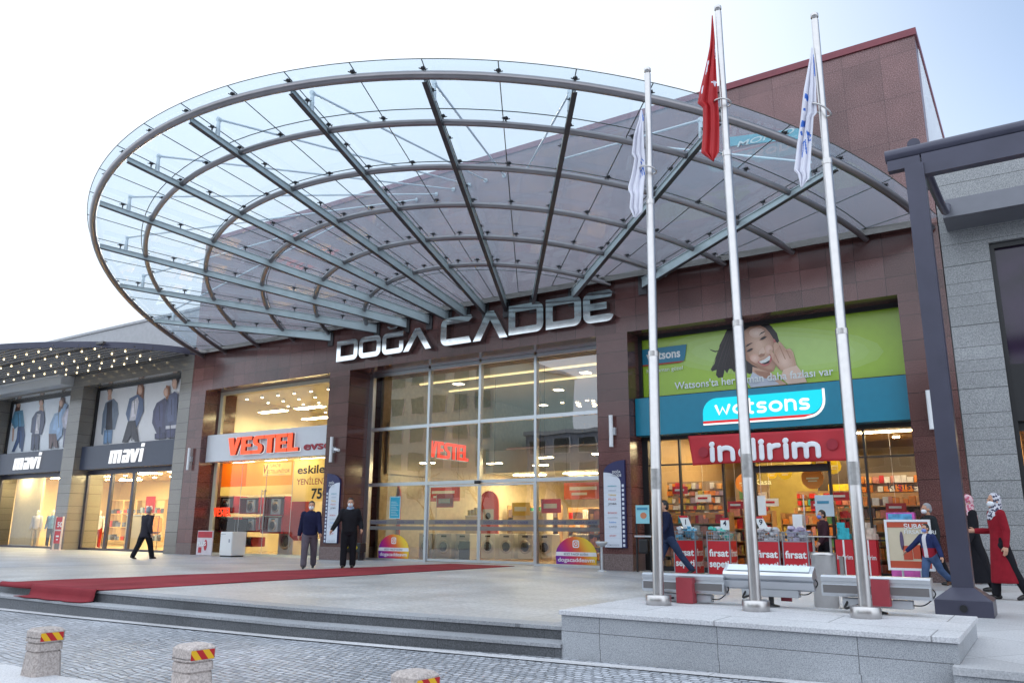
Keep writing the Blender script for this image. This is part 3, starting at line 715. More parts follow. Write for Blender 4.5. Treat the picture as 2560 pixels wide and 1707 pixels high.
def sd(px, py, a, b_):
    vx, vy = b_[0] - a[0], b_[1] - a[1]; t = max(0, min(1, ((px - a[0]) * vx + (py - a[1]) * vy) / (vx * vx + vy * vy + 1e-9)))
    return math.hypot(px - a[0] - vx * t, py - a[1] - vy * t)
def red_mask(u, v):
    X, Y_ = u * .55, v * 2.4                        # crescent and star seen edge-on in the folds
    if math.hypot((X - .52) / .55, Y_ - .60) < .13 and math.hypot((X - .60) / .5, Y_ - .66) > .12: return 1
    if math.hypot(X - .47, (Y_ - 1.13)) < .05 or (abs(Y_ - 1.13) < .012 and X > .36): return 1
    if sd(X, Y_, (.17, .78), (.15, .98)) < .016 or sd(X, Y_, (.11, 1.20), (.11, 1.28)) < .03: return 1
    return 0
flag('limp red flag with white crescent and star hanging on the tallest flagpole', 8.93,
     c5([(226, 120), (205, 330), (170, 520), (127, 715), (163, 745), (160, 900), (150, 1050), (235, 1112)]), c5([(232, 120), (246, 300), (268, 600), (277, 800), (275, 1050), (237, 1112)]), [FLAG_R, FLAG_W], red_mask, .3)
def wmask(segs):
    def f(u, v):
        for a, b_, r in segs:
            if sd(u * .5, v * 2.2, a, b_) < r: return 1
        return 0
    return f
seg1 = [((.46, .15), (.48, .45), .03), ((.12, .80), (.16, .82), .04), ((.1, 1.0), (.11, 1.0), .02), ((.08, 1.22), (.16, 1.19), .045), ((.10, 1.34), (.11, 1.36), .02),
        ((.17, 1.50), (.28, 1.45), .014), ((.17, 1.50), (.22, 1.70), .014), ((.28, 1.45), (.33, 1.65), .014), ((.22, 1.49), (.26, 1.63), .014), ((.30, 1.32), (.44, 1.38), .014), ((.30, 1.32), (.36, 1.46), .014), ((.36, 1.46), (.46, 1.44), .014)]
flag('limp white flag with blue letters on the right flagpole beside the pergola', 8.9,
     c5([(905, 330), (890, 430), (860, 620), (830, 850), (805, 1000), (788, 1180), (815, 1205), (840, 1300)]), c5([(912, 330), (926, 450), (942, 600), (945, 790), (922, 815), (906, 1000), (895, 1235), (842, 1300)]), [FLAG_W, FLAG_B], wmask(seg1), 1.7)
c2_ = lambda l: [(1000 + .34014 * x, 130 + .34014 * y) for x, y in l]
c4_ = lambda l: [(900 + .34014 * x, 430 + .34014 * y) for x, y in l]
seg2 = [((.40, .05), (.46, .2), .05), ((.32, .98), (.45, 1.03), .014), ((.30, 1.05), (.42, 1.2), .014), ((.3, 1.22), (.44, 1.16), .014), ((.3, 1.22), (.36, 1.36), .014), ((.37, 1.19), (.42, 1.33), .014), ((.44, 1.16), (.48, 1.3), .014)]
flag('limp white flag with blue letters on the left flagpole, shortest of the three', 8.94,
     c2_([(1782, 440), (1770, 520), (1735, 640), (1715, 760), (1735, 790), (1710, 930), (1695, 1000), (1715, 1060)]) + c4_([(1990, 150), (2010, 200), (2005, 280), (2035, 350)]),
     c2_([(1790, 440), (1806, 500), (1810, 900)]) + c4_([(2100, 60), (2095, 200), (2090, 310), (2038, 350)]), [FLAG_W, FLAG_B], wmask(seg2), 3.1)
for (t, P), f, tx, ty_ in zip(poles, (.785, .812, .815), (.25, .12, .75), (.15, .1, .2)):
    b = MB(); c = Vector(P(f)) + Vector((-.02, 0, 0)); b.tube([c + Vector((.105 * math.cos(2 * math.pi * k / 20), .105 * math.sin(2 * math.pi * k / 20), -.105 * (math.cos(2 * math.pi * k / 20) * tx + math.sin(2 * math.pi * k / 20) * ty_))) for k in range(20)], .011, 6, closed=True)
    b.build('halyard_ring', STEEL, t)

# ------------------------------------------------------------------ floodlights on the plinth
LENS = mat('flood_lens', (.72, .80, .86), .15, var=.05); FLRED = mat('faded_red_plate', (.35, .045, .06), .5, var=.1)
def flood(lab, xc, y, zc, tilt, wid, lens):
    t = thing('floodlight', lab, 'floodlight', (xc, y, PZ), 'floodlights on the plinth')
    h, d = .215, .17
    def rot(yy, zz): c, s = math.cos(tilt), math.sin(tilt); return (y + yy * c - zz * s, zc + yy * s + zz * c)
    b = MB(); prof = [(-d / 2, -h / 2), (-d / 2 - .02, -h / 2 + .03), (-d / 2 - .02, h * .05), (-d / 2 + .01, h * .08), (-d / 2 + .01, h * .2), (-d / 2 - .015, h * .23), (-d / 2 - .015, h / 2 - .02), (-d / 2 + .02, h / 2), (d / 2, h / 2), (d / 2, -h / 2)]
    n_ = len(prof); vs = []
    for x in (xc - wid / 2, xc + wid / 2): vs += [(x, *rot(*p)) for p in prof]
    b.add(vs, [(i, (i + 1) % n_, n_ + (i + 1) % n_, n_ + i) for i in range(n_)] + [tuple(range(n_))[::-1], tuple(range(n_, 2 * n_))]); b.build('housing', ALU, t)
    if lens:
        b = MB(); vs = []
        for x in (xc - wid / 2 + .04, xc + wid / 2 - .04): vs += [(x, *rot(*p)) for p in ((-d / 2 + .03, h / 2 + .003), (d / 2 - .02, h / 2 + .003), (d / 2 - .02, h / 2 + .012), (-d / 2 + .03, h / 2 + .012))]
        b.add(vs, [(0, 1, 5, 4), (1, 2, 6, 5), (2, 3, 7, 6), (3, 0, 4, 7), (0, 3, 2, 1), (4, 5, 6, 7)]); b.build('lens', LENS, t)
    else:
        b = MB(); vs = []
        for x in (xc - wid / 2 + .02, xc + wid / 2 - .02): vs += [(x, *rot(*p)) for p in ((-d / 2 - .024, -h / 2 + .035), (-d / 2 - .024, h * .04), (-d / 2 - .018, h * .04), (-d / 2 - .018, -h / 2 + .035))]
        b.add(vs, [(0, 1, 5, 4), (1, 2, 6, 5), (2, 3, 7, 6), (3, 0, 4, 7), (0, 3, 2, 1), (4, 5, 6, 7)]); b.build('lens', mat('dark_lens', (.16, .15, .15), .2), t)
    b = MB(); b.box(xc - wid * .32, xc + wid * .32, y - .04, y + .08, zc - h / 2 - .10, zc - h / 2 - .015, 0, .008); b.build('ballast_box', ALU_P, t)
    b = MB(); b.tube([(xc, y + .02, PZ), (xc, y + .02, zc - h / 2 - .05)], .03, 10); b.lathe([(.09, 0), (.09, .015), (.03, .03)], xc, y + .02, PZ, 14); b.build('stand', BLACK, t)
    b = MB(); s = wid * .3
    b.tube(smooth([(xc - s * .4, y - .06, zc - .17), (xc - s * .7, y - .13, zc - .2), (xc - s * .95, y - .10, zc - .22), (xc - s * .9, y - .02, zc - .15)]), .013, 6)
    b.build('cable', RUBBER, t); b = MB(); b.tube(smooth([(xc + s, y + .02, zc - .17), (xc + wid * .42, y, zc - .16), (xc + wid * .5 + .02, y, zc - .06), (xc + wid * .5, y, zc)]), .007, 6); b.build('cable', RUBBER, t)
    return t
f1 = at(1712, 1456, 9.45); f2 = at(1928, 1443, 9.5); f3 = at(2190, 1466, 9.4)
flood('grey trough floodlight with a red plate, standing behind the left flagpole', f1.x, 9.45, f1.z, 0, 1.02, False)
flood('floodlight tilted up with a pale lens, behind the middle flagpole', f2.x - .02, 9.5, f2.z, .5, 1.0, True)
flood('grey trough floodlight with a red plate, standing behind the right flagpole', f3.x, 9.4, f3.z, 0, 1.06, False)
fl = [o for o in COL.objects if o.name.startswith('floodlight')]
for t, xa, xb, za, zb, y in ((fl[0], 1690, 1733, 1442, 1508, 9.27), (fl[2], 2176, 2226, 1447, 1516, 9.22)):
    a = at(xa, za, y); c = at(xb, zb, y); b = MB(); b.box(a.x, c.x, y - .012, y, c.z, a.z); b.box(a.x, a.x + .01, y, y + .12, c.z, a.z); b.box(c.x - .01, c.x, y, y + .12, c.z, a.z); b.build('shield', FLRED, t)
a = at(1958, 1495, 9.62); b = MB(); b.box(a.x - .02, a.x + .10, 9.60, 9.62, PZ + .06, PZ + .26); b.build('shield', FLRED, fl[1])

# litter bin
t = thing('litter_bin', 'round brushed steel litter bin with a raised handle between two flagpoles', 'bin', (-2.80, 12.1, 0))
bp = at(2068, 1518, 12.1); bx = bp.x
b = MB(); b.lathe([(.155, 0), (.155, .02), (.165, .03), (.165, .70), (.17, .705), (.17, .75), (.15, .755)], bx, 12.1, 0, 28); b.build('body', STEEL, t)
b = MB(); b.box(bx - .13, bx - .10, 12.09, 12.11, .75, .96); b.box(bx + .10, bx + .13, 12.09, 12.11, .75, .96); b.box(bx - .17, bx + .17, 11.98, 12.22, .96, .975, 0, .005); b.build('lid', STEEL, t)
b = MB(); b.box(bx + .19, bx + .24, 12.2, 12.3, 0, .7); b.build('post', STEEL, t)

# ------------------------------------------------------------------ pergola
pg = thing('steel_pergola', 'dark steel pergola post and beam on a pyramid foot at the right edge', 'pergola', (-1.06, 12.35, 0))
PC = at(2406, 1440, 12.35).x; PT = at(2287, 420, 12.35)
b = MB(); b.box(PC - .33, PC + .33, 12.02, 12.68, 0, .2, 0, .006)
b.add([(PC - .33, 12.02, .2), (PC + .33, 12.02, .2), (PC + .33, 12.68, .2), (PC - .33, 12.68, .2), (PC - .135, 12.215, .345), (PC + .135, 12.215, .345), (PC + .135, 12.485, .345), (PC - .135, 12.485, .345)],
      [(0, 1, 5, 4), (1, 2, 6, 5), (2, 3, 7, 6), (3, 0, 4, 7), (4, 5, 6, 7)]); b.build('foot', DARK, pg)
b = MB(); b.tube([(PC + .0, 12.0, .10), (PC + .0, 12.02, .10)], .045, 14); b.build('cable_hole', BLACK, pg)
b = MB(); w_ = .125
vs = [(PC + sx * w_ + (PT.x - PC) * f, 12.35 + sy * w_, z) for f, z in ((0, .3), (1, 6.3)) for sx, sy in ((-1, -1), (1, -1), (1, 1), (-1, 1))]
b.add(vs, [(0, 1, 5, 4), (1, 2, 6, 5), (2, 3, 7, 6), (3, 0, 4, 7), (4, 5, 6, 7)]); b.build('post', DARK, pg)
b = MB(); b.tube([(-1.40, 12.35, 6.53), (7, 12.35, 6.53)], .10, 16); b.box(-1.38, -.97 + .03, 12.28, 12.42, 6.28, 6.44); b.box(-.92, 7, 12.27, 12.43, 6.12, 6.44); b.build('beam', DARK, pg)
for x in (PT.x + .02, 2.6, 6.2):
    b = MB(); b.tube([(x, 12.35, 6.66), (x, 13.2, 6.68), (x, 14.2, 6.7)], .09, 12); b.build('joist', DARK, pg)
    b = MB(); pts = smooth([(x + .12, 12.5, 6.22), (x + .12, 14.4, 6.45), (x + .06, 16.6, 7.05), (x, 18.5, 7.86)])
    b.tube(pts, .07, 8); b.build('arched_rib', DARK, pg)

# ------------------------------------------------------------------ bollards
BOL = granite('bollard_stone', (.44, .38, .35), (.30, .26, .24), (.56, .50, .47), .75, bw=9, bh=9, pvar=0, speck=45, blotch=.2)
def sticker():
    m = bpy.data.materials.new('striped_sticker'); m.use_nodes = True; t = m.node_tree; p = t.nodes['Principled BSDF']; p.inputs['Roughness'].default_value = .3
    g = t.nodes.new('ShaderNodeTexCoord'); s = t.nodes.new('ShaderNodeSeparateXYZ'); t.links.new(g.outputs['Object'], s.inputs[0])
    a = t.nodes.new('ShaderNodeMath'); a.operation = 'MULTIPLY_ADD'; a.inputs[1].default_value = .8; t.links.new(s.outputs[2], a.inputs[0]); t.links.new(s.outputs[1], a.inputs[2])
    k = t.nodes.new('ShaderNodeMath'); k.operation = 'MULTIPLY'; k.inputs[1].default_value = 8.5; t.links.new(a.outputs[0], k.inputs[0])
    f = t.nodes.new('ShaderNodeMath'); f.operation = 'FRACT'; t.links.new(k.outputs[0], f.inputs[0])
    c = t.nodes.new('ShaderNodeMath'); c.operation = 'GREATER_THAN'; c.inputs[1].default_value = .5; t.links.new(f.outputs[0], c.inputs[0])
    h = t.nodes.new('ShaderNodeMix'); h.data_type = 'RGBA'; h.inputs[6].default_value = (.75, .42, .01, 1); h.inputs[7].default_value = (.45, .012, .015, 1)
    t.links.new(c.outputs[0], h.inputs[0]); t.links.new(h.outputs[2], p.inputs['Base Color']); return m
STK = sticker()
def bollard():
    t = thing('bollard', 'x', 'bollard', (0, 0, 0), 'stone bollards along the kerb')
    b = MB()
    def sq(z0, z1, w0, w1, c=.03):
        vs = []
        for z, w in ((z0, w0), (z1, w1)): vs += [(w, -w + c, z), (w, w - c, z), (w - c, w, z), (-w + c, w, z), (-w, w - c, z), (-w, -w + c, z), (-w + c, -w, z), (w - c, -w, z)]
        b.add(vs, [(i, (i + 1) % 8, 8 + (i + 1) % 8, 8 + i) for i in range(8)] + [tuple(range(8))[::-1], tuple(range(8, 16))])
    sq(-.05, .27, .145, .122); sq(.27, .285, .116, .116); sq(.285, .35, .128, .125); sq(.35, .365, .116, .116); sq(.365, .46, .132, .132); sq(.46, .485, .132, .105)
    b.build('body', BOL, t)
    b = MB(); b.box(.1325, .135, -.105, .105, .375, .45); b.build('reflective_sticker', STK, t)
    return t
B0 = bollard()
BL = ['stone bollard with striped sticker, leftmost of three, on the pale paving corner', 'stone bollard with striped sticker, second of the three', 'stone bollard with striped sticker, cut off by the frame bottom below the steps']
for i, (px, py, d) in enumerate(((95, 1575, 0), (450, 1620, 0), (963, 1682, 0))):
    q = [(-8.28, 4.36), (-6.05, 4.42), (-3.78, 4.55)][i]; loc = (q[0], q[1], street_z(q[0], q[1]) - (.02, .025, .065)[i]); rz = [-.05, -.08, -.12][i]
    if i == 0: B0.location = loc; B0.rotation_euler = (0, 0, rz); B0['label'] = BL[0]
    else: dup(B0, loc, BL[i], rz)

# ------------------------------------------------------------------ red carpet
CARP = mat('red_carpet', (.25, .040, .050), .95, var=.22, vscale=1.1, bump=.5, bscale=30, spec=.1)
cp = MB()
q = [(-16.4, 7.72), (-13.19, 7.70), (-12.85, 19.7), (-15.2, 19.7)]
NX, NY = 24, 60; vs = []; fs = []
for j in range(NY + 1):
    f = j / NY
    for i in range(NX + 1):
        u = i / NX; xa = q[0][0] + (q[3][0] - q[0][0]) * f; xb = q[1][0] + (q[2][0] - q[1][0]) * f; y = (q[0][1] * (1 - u) + q[1][1] * u) * (1 - f) + q[3][1] * f
        vs.append((xa + (xb - xa) * u, y, .016 + .006 * math.sin(i * .9 + j * .23) * math.sin(j * .31) + (.012 if j == 0 else 0)))
for j in range(NY):
    for i in range(NX): k = j * (NX + 1) + i; fs.append((k, k + 1, k + NX + 2, k + NX + 1))
cp.add(vs, fs, 0, True)
vs = []; prof = [(0, .026), (-.03, .02), (-.045, -.01), (-.05, -.08), (-.07, -.15), (-.14, -.162), (-.30, -.16)]
for dy, z in prof:
    for i in range(17):
        x = -15.2 + (2.01) * i / 16; vs.append((x - (.28 * (-dy) if i < 8 else 0), 7.70 + dy + .012 * math.sin(i * 1.3) * (-dy * 8), z))
cp.add(vs, [(j * 17 + i, j * 17 + i + 1, (j + 1) * 17 + i + 1, (j + 1) * 17 + i) for j in range(6) for i in range(16)], 0, True)
vs = []
for dy, z in ((0, .026), (-.03, .02), (-.04, -.02), (-.035, -.05)):
    for i in range(9): vs.append((-16.4 + 1.2 * i / 8, 7.71 + dy + .01 * math.sin(i), z))
cp.add(vs, [(j * 9 + i, j * 9 + i + 1, (j + 1) * 9 + i + 1, (j + 1) * 9 + i) for j in range(3) for i in range(8)], 0, True)
o = cp.build('red_carpet', CARP); tag(o, 'long red carpet running from the glass entrance over the plaza edge onto the step', 'carpet')
m = o.modifiers.new('s', 'SOLIDIFY'); m.thickness = .012
# ------------------------------------------------------------------ signs on the mall front
CHROME = mat('chrome_letter', (.70, .72, .72), .08, 1.0, var=.12, vscale=5); CHR_E = mat('chrome_edge', (.42, .36, .36), .2, 1.0, var=.1)
sg = thing('chrome_sign', 'large chrome mall name in spaced capital letters on brown granite above the entrance', 'sign', (-15, 19.3, 6.65))
def glyph(ch, x0, x1, z0, z1):
    w, h = x1 - x0, z1 - z0; t = h * .235; c = h * .20; X = lambda u: x0 + u; Z = lambda v: z0 + v
    if ch == 'D': return [(x0, z0)] + arc(x1 - c * 1.3, z0 + c * 1.3, c * 1.3, -90, 0, 5) + arc(x1 - c * 1.3, z1 - c * 1.3, c * 1.3, 0, 90, 5) + [(x0, z1)], [rrect(x0 + t * 1.1, x1 - t * 1.05, z0 + t, z1 - t, .03, 3)]
    if ch == 'O': return rrect(x0, x1, z0, z1, c * 1.4), [rrect(x0 + t * 1.05, x1 - t * 1.05, z0 + t, z1 - t, .05, 3)]
    if ch == 'C': return arc(x1 - c * .3, z0 + c * .1, c * .1, -90, 0, 2) + [(x1 - t * .6, z0 + t), (x0 + t * 1.1, z0 + t), (x0 + t * 1.1, z1 - t), (x1 - t * .7, z1 - t), (x1, z1 - t * .45), (x1 - t * .3, z1)] + arc(x0 + c * 1.4, z1 - c * 1.4, c * 1.4, 90, 180, 5) + arc(x0 + c * 1.4, z0 + c * 1.4, c * 1.4, 180, 270, 5), []
    if ch == 'G': return [(x0 + c * 1.4, z0)] + arc(x1 - c, z0 + c, c, -90, 0, 4) + [(x1, z0 + h * .56), (x1 - t * 1.05, z0 + h * .56), (x1 - t * 1.05, z0 + t), (x0 + t * 1.05, z0 + t), (x0 + t * 1.05, z1 - t), (x1 - t * .1, z1 - t), (x1, z1)] + arc(x0 + c * 1.4, z1 - c * 1.4, c * 1.4, 90, 180, 5) + arc(x0 + c * 1.4, z0 + c * 1.4, c * 1.4, 180, 269, 5), []
    if ch == 'A': m = (x0 + x1) / 2 + w * .0; return [(x0, z0), (x0 + t * 1.35, z0), (m, z1 - t * 1.3), (x1 - t * 1.35, z0), (x1, z0), (m + t * .62, z1), (m - t * .62, z1)], []
    if ch == 'E': return [(x0 + c * 1.3, z0), (x1 - c, z0)] + arc(x1 - c, z0 + c * 1.1, c * 1.1, -90, -10, 4)[1:] + [(x1 - t * .5, z0 + t), (x0 + t * 1.05, z0 + t), (x0 + t * 1.05, z0 + h * .40), (x1 - t * .9, z0 + h * .40), (x1 - t * .9, z0 + h * .62), (x0 + t * 1.05, z0 + h * .62), (x0 + t * 1.05, z1 - t), (x1 - t * .2, z1 - t), (x1, z1 - t * .5), (x1 - t * .4, z1)] + arc(x0 + c * 1.3, z1 - c * 1.3, c * 1.3, 90, 180, 5) + arc(x0 + c * 1.3, z0 + c * 1.3, c * 1.3, 180, 269, 5), []
for ch, x0, x1, z0, z1 in (('D', -20.02, -19.02, 6.63, 7.36), ('O', -18.96, -17.97, 6.63, 7.36), ('G', -17.9, -16.97, 6.63, 7.36), ('A', -16.97, -15.8, 6.63, 7.36), ('C', -15.42, -14.18, 6.63, 7.52), ('A', -14.15, -12.87, 6.63, 7.52), ('D', -12.83, -11.62, 6.66, 7.56), ('D', -11.53, -10.36, 6.66, 7.56), ('E', -10.3, -9.37, 6.66, 7.56)):
    ol, ho = glyph(ch, x0, x1, z0, z1); b = MB(); b.plate(ol, 19.27, .035, 0, ho)
    b2 = MB(); b2.plate(ol, 19.305, .17, 0, ho); b.add(b2.v, b2.f, 1); b.build('letter', [CHROME, CHR_E], sg)
b = MB(); b.plate([(-17.72, 7.58), (-17.6, 7.47), (-17.3, 7.47), (-17.14, 7.60), (-17.22, 7.60), (-17.36, 7.53), (-17.54, 7.53), (-17.64, 7.58)], 19.27, .19); b.build('letter', CHROME, sg)

ORANGE = mat('orange_letter', (.80, .07, .015), .35, var=.03, emit=(1, .10, .02), estr=.55); ORANGE_S = mat('orange_letter_side', (.35, .03, .01), .4)
HALO = lamp('letter_halo', (1, .97, .95), .62)
def vestel(sgn, x0, x1, z0, z1, y, dep, halo=True, m=ORANGE, shear=0):
    """heavy condensed capitals, each its own letter"""
    W = [1.0, .8, .85, .8, .8, .75]; tot = sum(W) + .06 * 5; k = (x1 - x0) / tot; x = x0; h = z1 - z0
    for ch, wd in zip('VESTEL', W):
        w_ = wd * k; t = w_ * .42; s = h * .19; xa, xb = x, x + w_
        if ch == 'V': ol = [(xa, z1), (xa + t, z1), (xa + w_ * .52, z0 + h * .42), (xb - t * .75, z1), (xb, z1), (xa + w_ * .62, z0), (xa + w_ * .28, z0)]
        elif ch == 'E': ol = [(xa, z0), (xb, z0), (xb, z0 + s), (xa + t, z0 + s), (xa + t, z0 + h * .42), (xb - w_ * .08, z0 + h * .42), (xb - w_ * .08, z0 + h * .58), (xa + t, z0 + h * .58), (xa + t, z1 - s), (xb, z1 - s), (xb, z1), (xa, z1)]
        elif ch == 'T': ol = [(xa + w_ * .3, z0), (xa + w_ * .72, z0), (xa + w_ * .72, z1 - s), (xb, z1 - s), (xb, z1), (xa, z1), (xa, z1 - s), (xa + w_ * .3, z1 - s)]
        elif ch == 'L': ol = [(xa, z0), (xb, z0), (xb, z0 + s), (xa + t * 1.05, z0 + s), (xa + t * 1.05, z1), (xa, z1)]
        else:
            ol = [(xa, z0), (xa + w_ * .62, z0)] + arc(xb - w_ * .36, z0 + h * .27, min(w_ * .36, h * .27), -80, 60, 6) + [(xa + w_ * .46, z0 + h * .62), (xa + w_ * .44, z1 - s), (xb, z1 - s), (xb, z1), (xa + w_ * .38, z1)] + arc(xa + w_ * .34, z1 - h * .27, min(w_ * .34, h * .27), 100, 240, 6) + [(xa + w_ * .55, z0 + h * .40), (xa + w_ * .55, z0 + s), (xa, z0 + s)]
        b = MB(); b.plate(ol, y - dep, .02, 0); b2 = MB(); b2.plate(ol, y - dep + .02, dep - .035, 0); b.add(b2.v, b2.f, 1)
        mm = [m, ORANGE_S]
        if halo:
            b3 = MB(); cx_ = (xa + xb) / 2; czz = (z0 + z1) / 2; b3.plate([(cx_ + (px - cx_) * 1.05 + .012, czz + (pz - czz) * 1.04) for px, pz in ol], y - .012, .004); b.add(b3.v, b3.f, 2); mm.append(HALO)
        b.build('letter', mm, sgn); x += w_ + .06 * k
s = thing('shop_sign', 'white appliance shop sign board with orange block letters left of the entrance', 'shop sign', (-24, 19.9, 3.5))
b = MB(); b.box(-27.5, -20.52, 19.78, 20.22, 3.5, 4.56, 0, .01); b.build('sign_board', PANEL_W, s)
vestel(s, -26.0, -22.1, 3.70, 4.36, 19.78, .13)
RED_T = mat('dark_red_letter', (.32, .012, .03), .4); DKB = mat('dark_blue_letter', (.012, .014, .045), .5)
text('letter', 'evse', -21.9, 3.72, .30, 19.78, RED_T, s, 1.36, .02, .03)

mv_w = lamp('white_lit_letter', (.96, .98, 1), .75)
def mavi(x0, lab, xa, xb):
    s = thing('shop_sign', lab, 'shop sign', ((xa + xb) / 2, 19.9, 3.5), 'dark signs of the fashion shop')
    b = MB(); b.box(xa, xb, 19.78, 20.2, 3.5, 4.55, 0, .01); b.build('sign_board', NAVY_P, s)
    b = MB(); h = .56; z0 = 3.70; t = .17
    def bar(xl, xr, za, zb, sl=0.0): b.plate([(xl, za), (xr, za), (xr + sl, zb), (xl + sl, zb)], 19.70, .06)
    sh = .06; t = .135
    x = x0                                             # m
    for k in range(3): bar(x + k * .27, x + k * .27 + t, z0, z0 + h, sh)
    for k in range(2): xx = x + k * .27 + t; b.plate([(xx + .035, z0 + h - .13), (xx + .27 - t + .035, z0 + h - .10), (xx + .27 - t + .06, z0 + h), (xx + .05, z0 + h)], 19.70, .06)
    x += .84                                           # a
    bar(x + .23, x + .23 + t, z0, z0 + h * .9, sh); b.plate([(x + .03, z0 + h - .13), (x + .29, z0 + h - .13), (x + .40, z0 + h * .88), (x + .34, z0 + h), (x + .07, z0 + h)], 19.70, .06)
    b.plate([(x - .01, z0), (x + .235, z0), (x + .25, z0 + .11), (x + .13, z0 + .11), (x + .13, z0 + .22), (x + .26, z0 + .22), (x + .27, z0 + .33), (x + .02, z0 + .33)], 19.70, .06)
    x += .50                                           # v
    b.plate([(x - .02, z0 + h), (x + t, z0 + h), (x + .23, z0 + .19), (x + .34, z0 + h), (x + .34 + t, z0 + h), (x + .27, z0), (x + .08, z0)], 19.70, .06)
    x += .56; bar(x - .03, x + t - .03, z0, z0 + h, sh); bar(x + .04, x + .04 + t, z0 + h + .07, z0 + h + .21, sh * .4)
    b.v = [(x0 + (v[0] - x0) * 1.2, v[1], v[2]) for v in b.v]; b.build('letter', mv_w, s)
mavi(-34.15, 'dark sign board with white fashion lettering over the right glass door bay', -36.6, -29.2)
mavi(-42.55, 'dark sign board with white fashion lettering over the left display bay', -44.7, -37.65)

# drugstore sign, banner, poster
def bubble(b, pts, r, y, flat=.45, m=0, n=10):
    P = [Vector((p[0], 0, p[1])) for p in pts]; P = [p for i, p in enumerate(P) if i == 0 or (p - P[i - 1]).length > 1e-4]; d0 = (P[0] - P[1]).normalized(); d1 = (P[-1] - P[-2]).normalized()
    caps = (.98, .86, .62, .3)
    A = [P[0] + d0 * r * q for q in caps[::-1][1:] and (.95, .78, .5, .25)]; Bp = [P[-1] + d1 * r * q for q in (.25, .5, .78, .95)]
    rad = [r * c for c in (.31, .62, .86, .97)] + [r] * len(P) + [r * c for c in (.97, .86, .62, .31)]
    t = MB(); t.tube(A + P + Bp, r, n, rad=rad); b.add([(v[0], y + v[1] * flat, v[2]) for v in t.v], t.f, m, True)
def GL(ch):
    """rounded lower-case strokes, x-height 1, as (width, list of polylines)"""
    n_ = [[(0, 0), (0, 1)], [(0, .62)] + arc(.36, .62, .36, 180, 0, 8) + [(.72, 0)]]
    return {'i': (.0, [[(0, 0), (0, .95)]]), 'n': (.72, n_), 'r': (.42, [[(0, 0), (0, 1)], [(0, .55)] + arc(.4, .58, .4, 170, 80, 5)]),
            'd': (.72, [[(.72, 1.5), (.72, 0)], arc(.36, .5, .36, 60, 300, 12)]), 'm': (1.2, [[(0, 0), (0, 1)], [(0, .66)] + arc(.3, .66, .3, 180, 0, 8) + [(.6, 0)], [(.6, .66)] + arc(.9, .66, .3, 180, 0, 8) + [(1.2, 0)]]),
            'w': (1.15, [[(0, .95), (.28, .05), (.575, .75), (.87, .05), (1.15, .95)]]), 'a': (.74, [[(.74, .95), (.74, 0)], arc(.37, .48, .40, 40, 320, 12)]), 't': (.42, [[(.12, 1.4), (.12, .25)] + arc(.34, .22, .22, 180, 280, 4), [(0, .95), (.42, .95)]]),
            's': (.62, [[(.60, .90), (.25, .95)] + arc(.24, .72, .23, 110, 260, 5) + arc(.38, .25, .24, 80, -100, 6) + [(.02, .04)]]), 'o': (.84, [arc(.42, .48, .45, 0, 359, 18)])}[ch]
def write(b, s, x0, x1, z0, xh, r, y, flat=.45, gap=.42, m=0):
    tot = sum(GL(c)[0] for c in s) + gap * (len(s) - 1); k = (x1 - x0 - 2 * r) / (tot * xh); x = x0 + r
    for c in s:
        wd, ln = GL(c)
        for l in ln: bubble(b, [(x + p[0] * xh * k, z0 + r + p[1] * (xh - 2 * r)) for p in l], r, y, flat, m)
        if c == 'i': b.lathe([(r * 1.15, -.001), (r * 1.15, .001)], 0, 0, 0, 14) if False else bubble(b, [(x - .004, z0 + r + (xh - 2 * r) * 1.32), (x + .004, z0 + r + (xh - 2 * r) * 1.34)], r * 1.12, y, flat, m)
        x += (wd + gap) * xh * k
s = thing('shop_sign', 'teal drugstore sign board with a glowing cyan logo plate', 'shop sign', (-5.6, 19.9, 3.5))
b = MB(); b.box(-9.05, -2.28, 19.85, 20.25, 3.5, 4.52, 0, .01); b.build('sign_board', TEAL_P, s)
CYAN = lamp('cyan_lit_face', (.0, .50, .62), 1.0); WLIT = lamp('white_lit_logo', (1, 1, 1), .75); RLIT = mat('red_stripe', (.55, .015, .015), .4, emit=(.7, .02, .02), estr=.4)
x0, x1, z0, z1 = -7.12, -4.10, 3.70, 4.34
ol = [(x0, z0 + .07)] + [(x1 - .45, z0 + .07)] + arc(x1 - .42, z0 + .42, .35, -85, 0, 6) + [(x1 - .07, z1)] + arc(x0 + .38, z1 - .38, .38, 90, 180, 6)
b = MB(); b.plate(ol, 19.77, .05); b.plate([(x0, z0 + .005), (x1 - .55, z0 + .005), (x1 - .28, z0 + .065), (x0, z0 + .065)], 19.77, .05, 1)
b.plate([(x0, z0 - .035), (x1 - .5, z0 - .035)] + arc(x1 - .42, z0 + .40, .42, -85, 0, 6) + [(x1, z1 + .02), (x1 - .05, z1 + .02)] + arc(x1 - .42, z0 + .40, .37, 0, -85, 6) + [(x1 - .5, z0), (x0, z0)], 19.768, .05, 2)
b.build('logo_plate', [CYAN, RLIT, WLIT], s)
b = MB(); write(b, 'watsons', -6.80, -4.45, 3.87, .31, .036, 19.77, .4); b.build('lettering', WLIT, s)

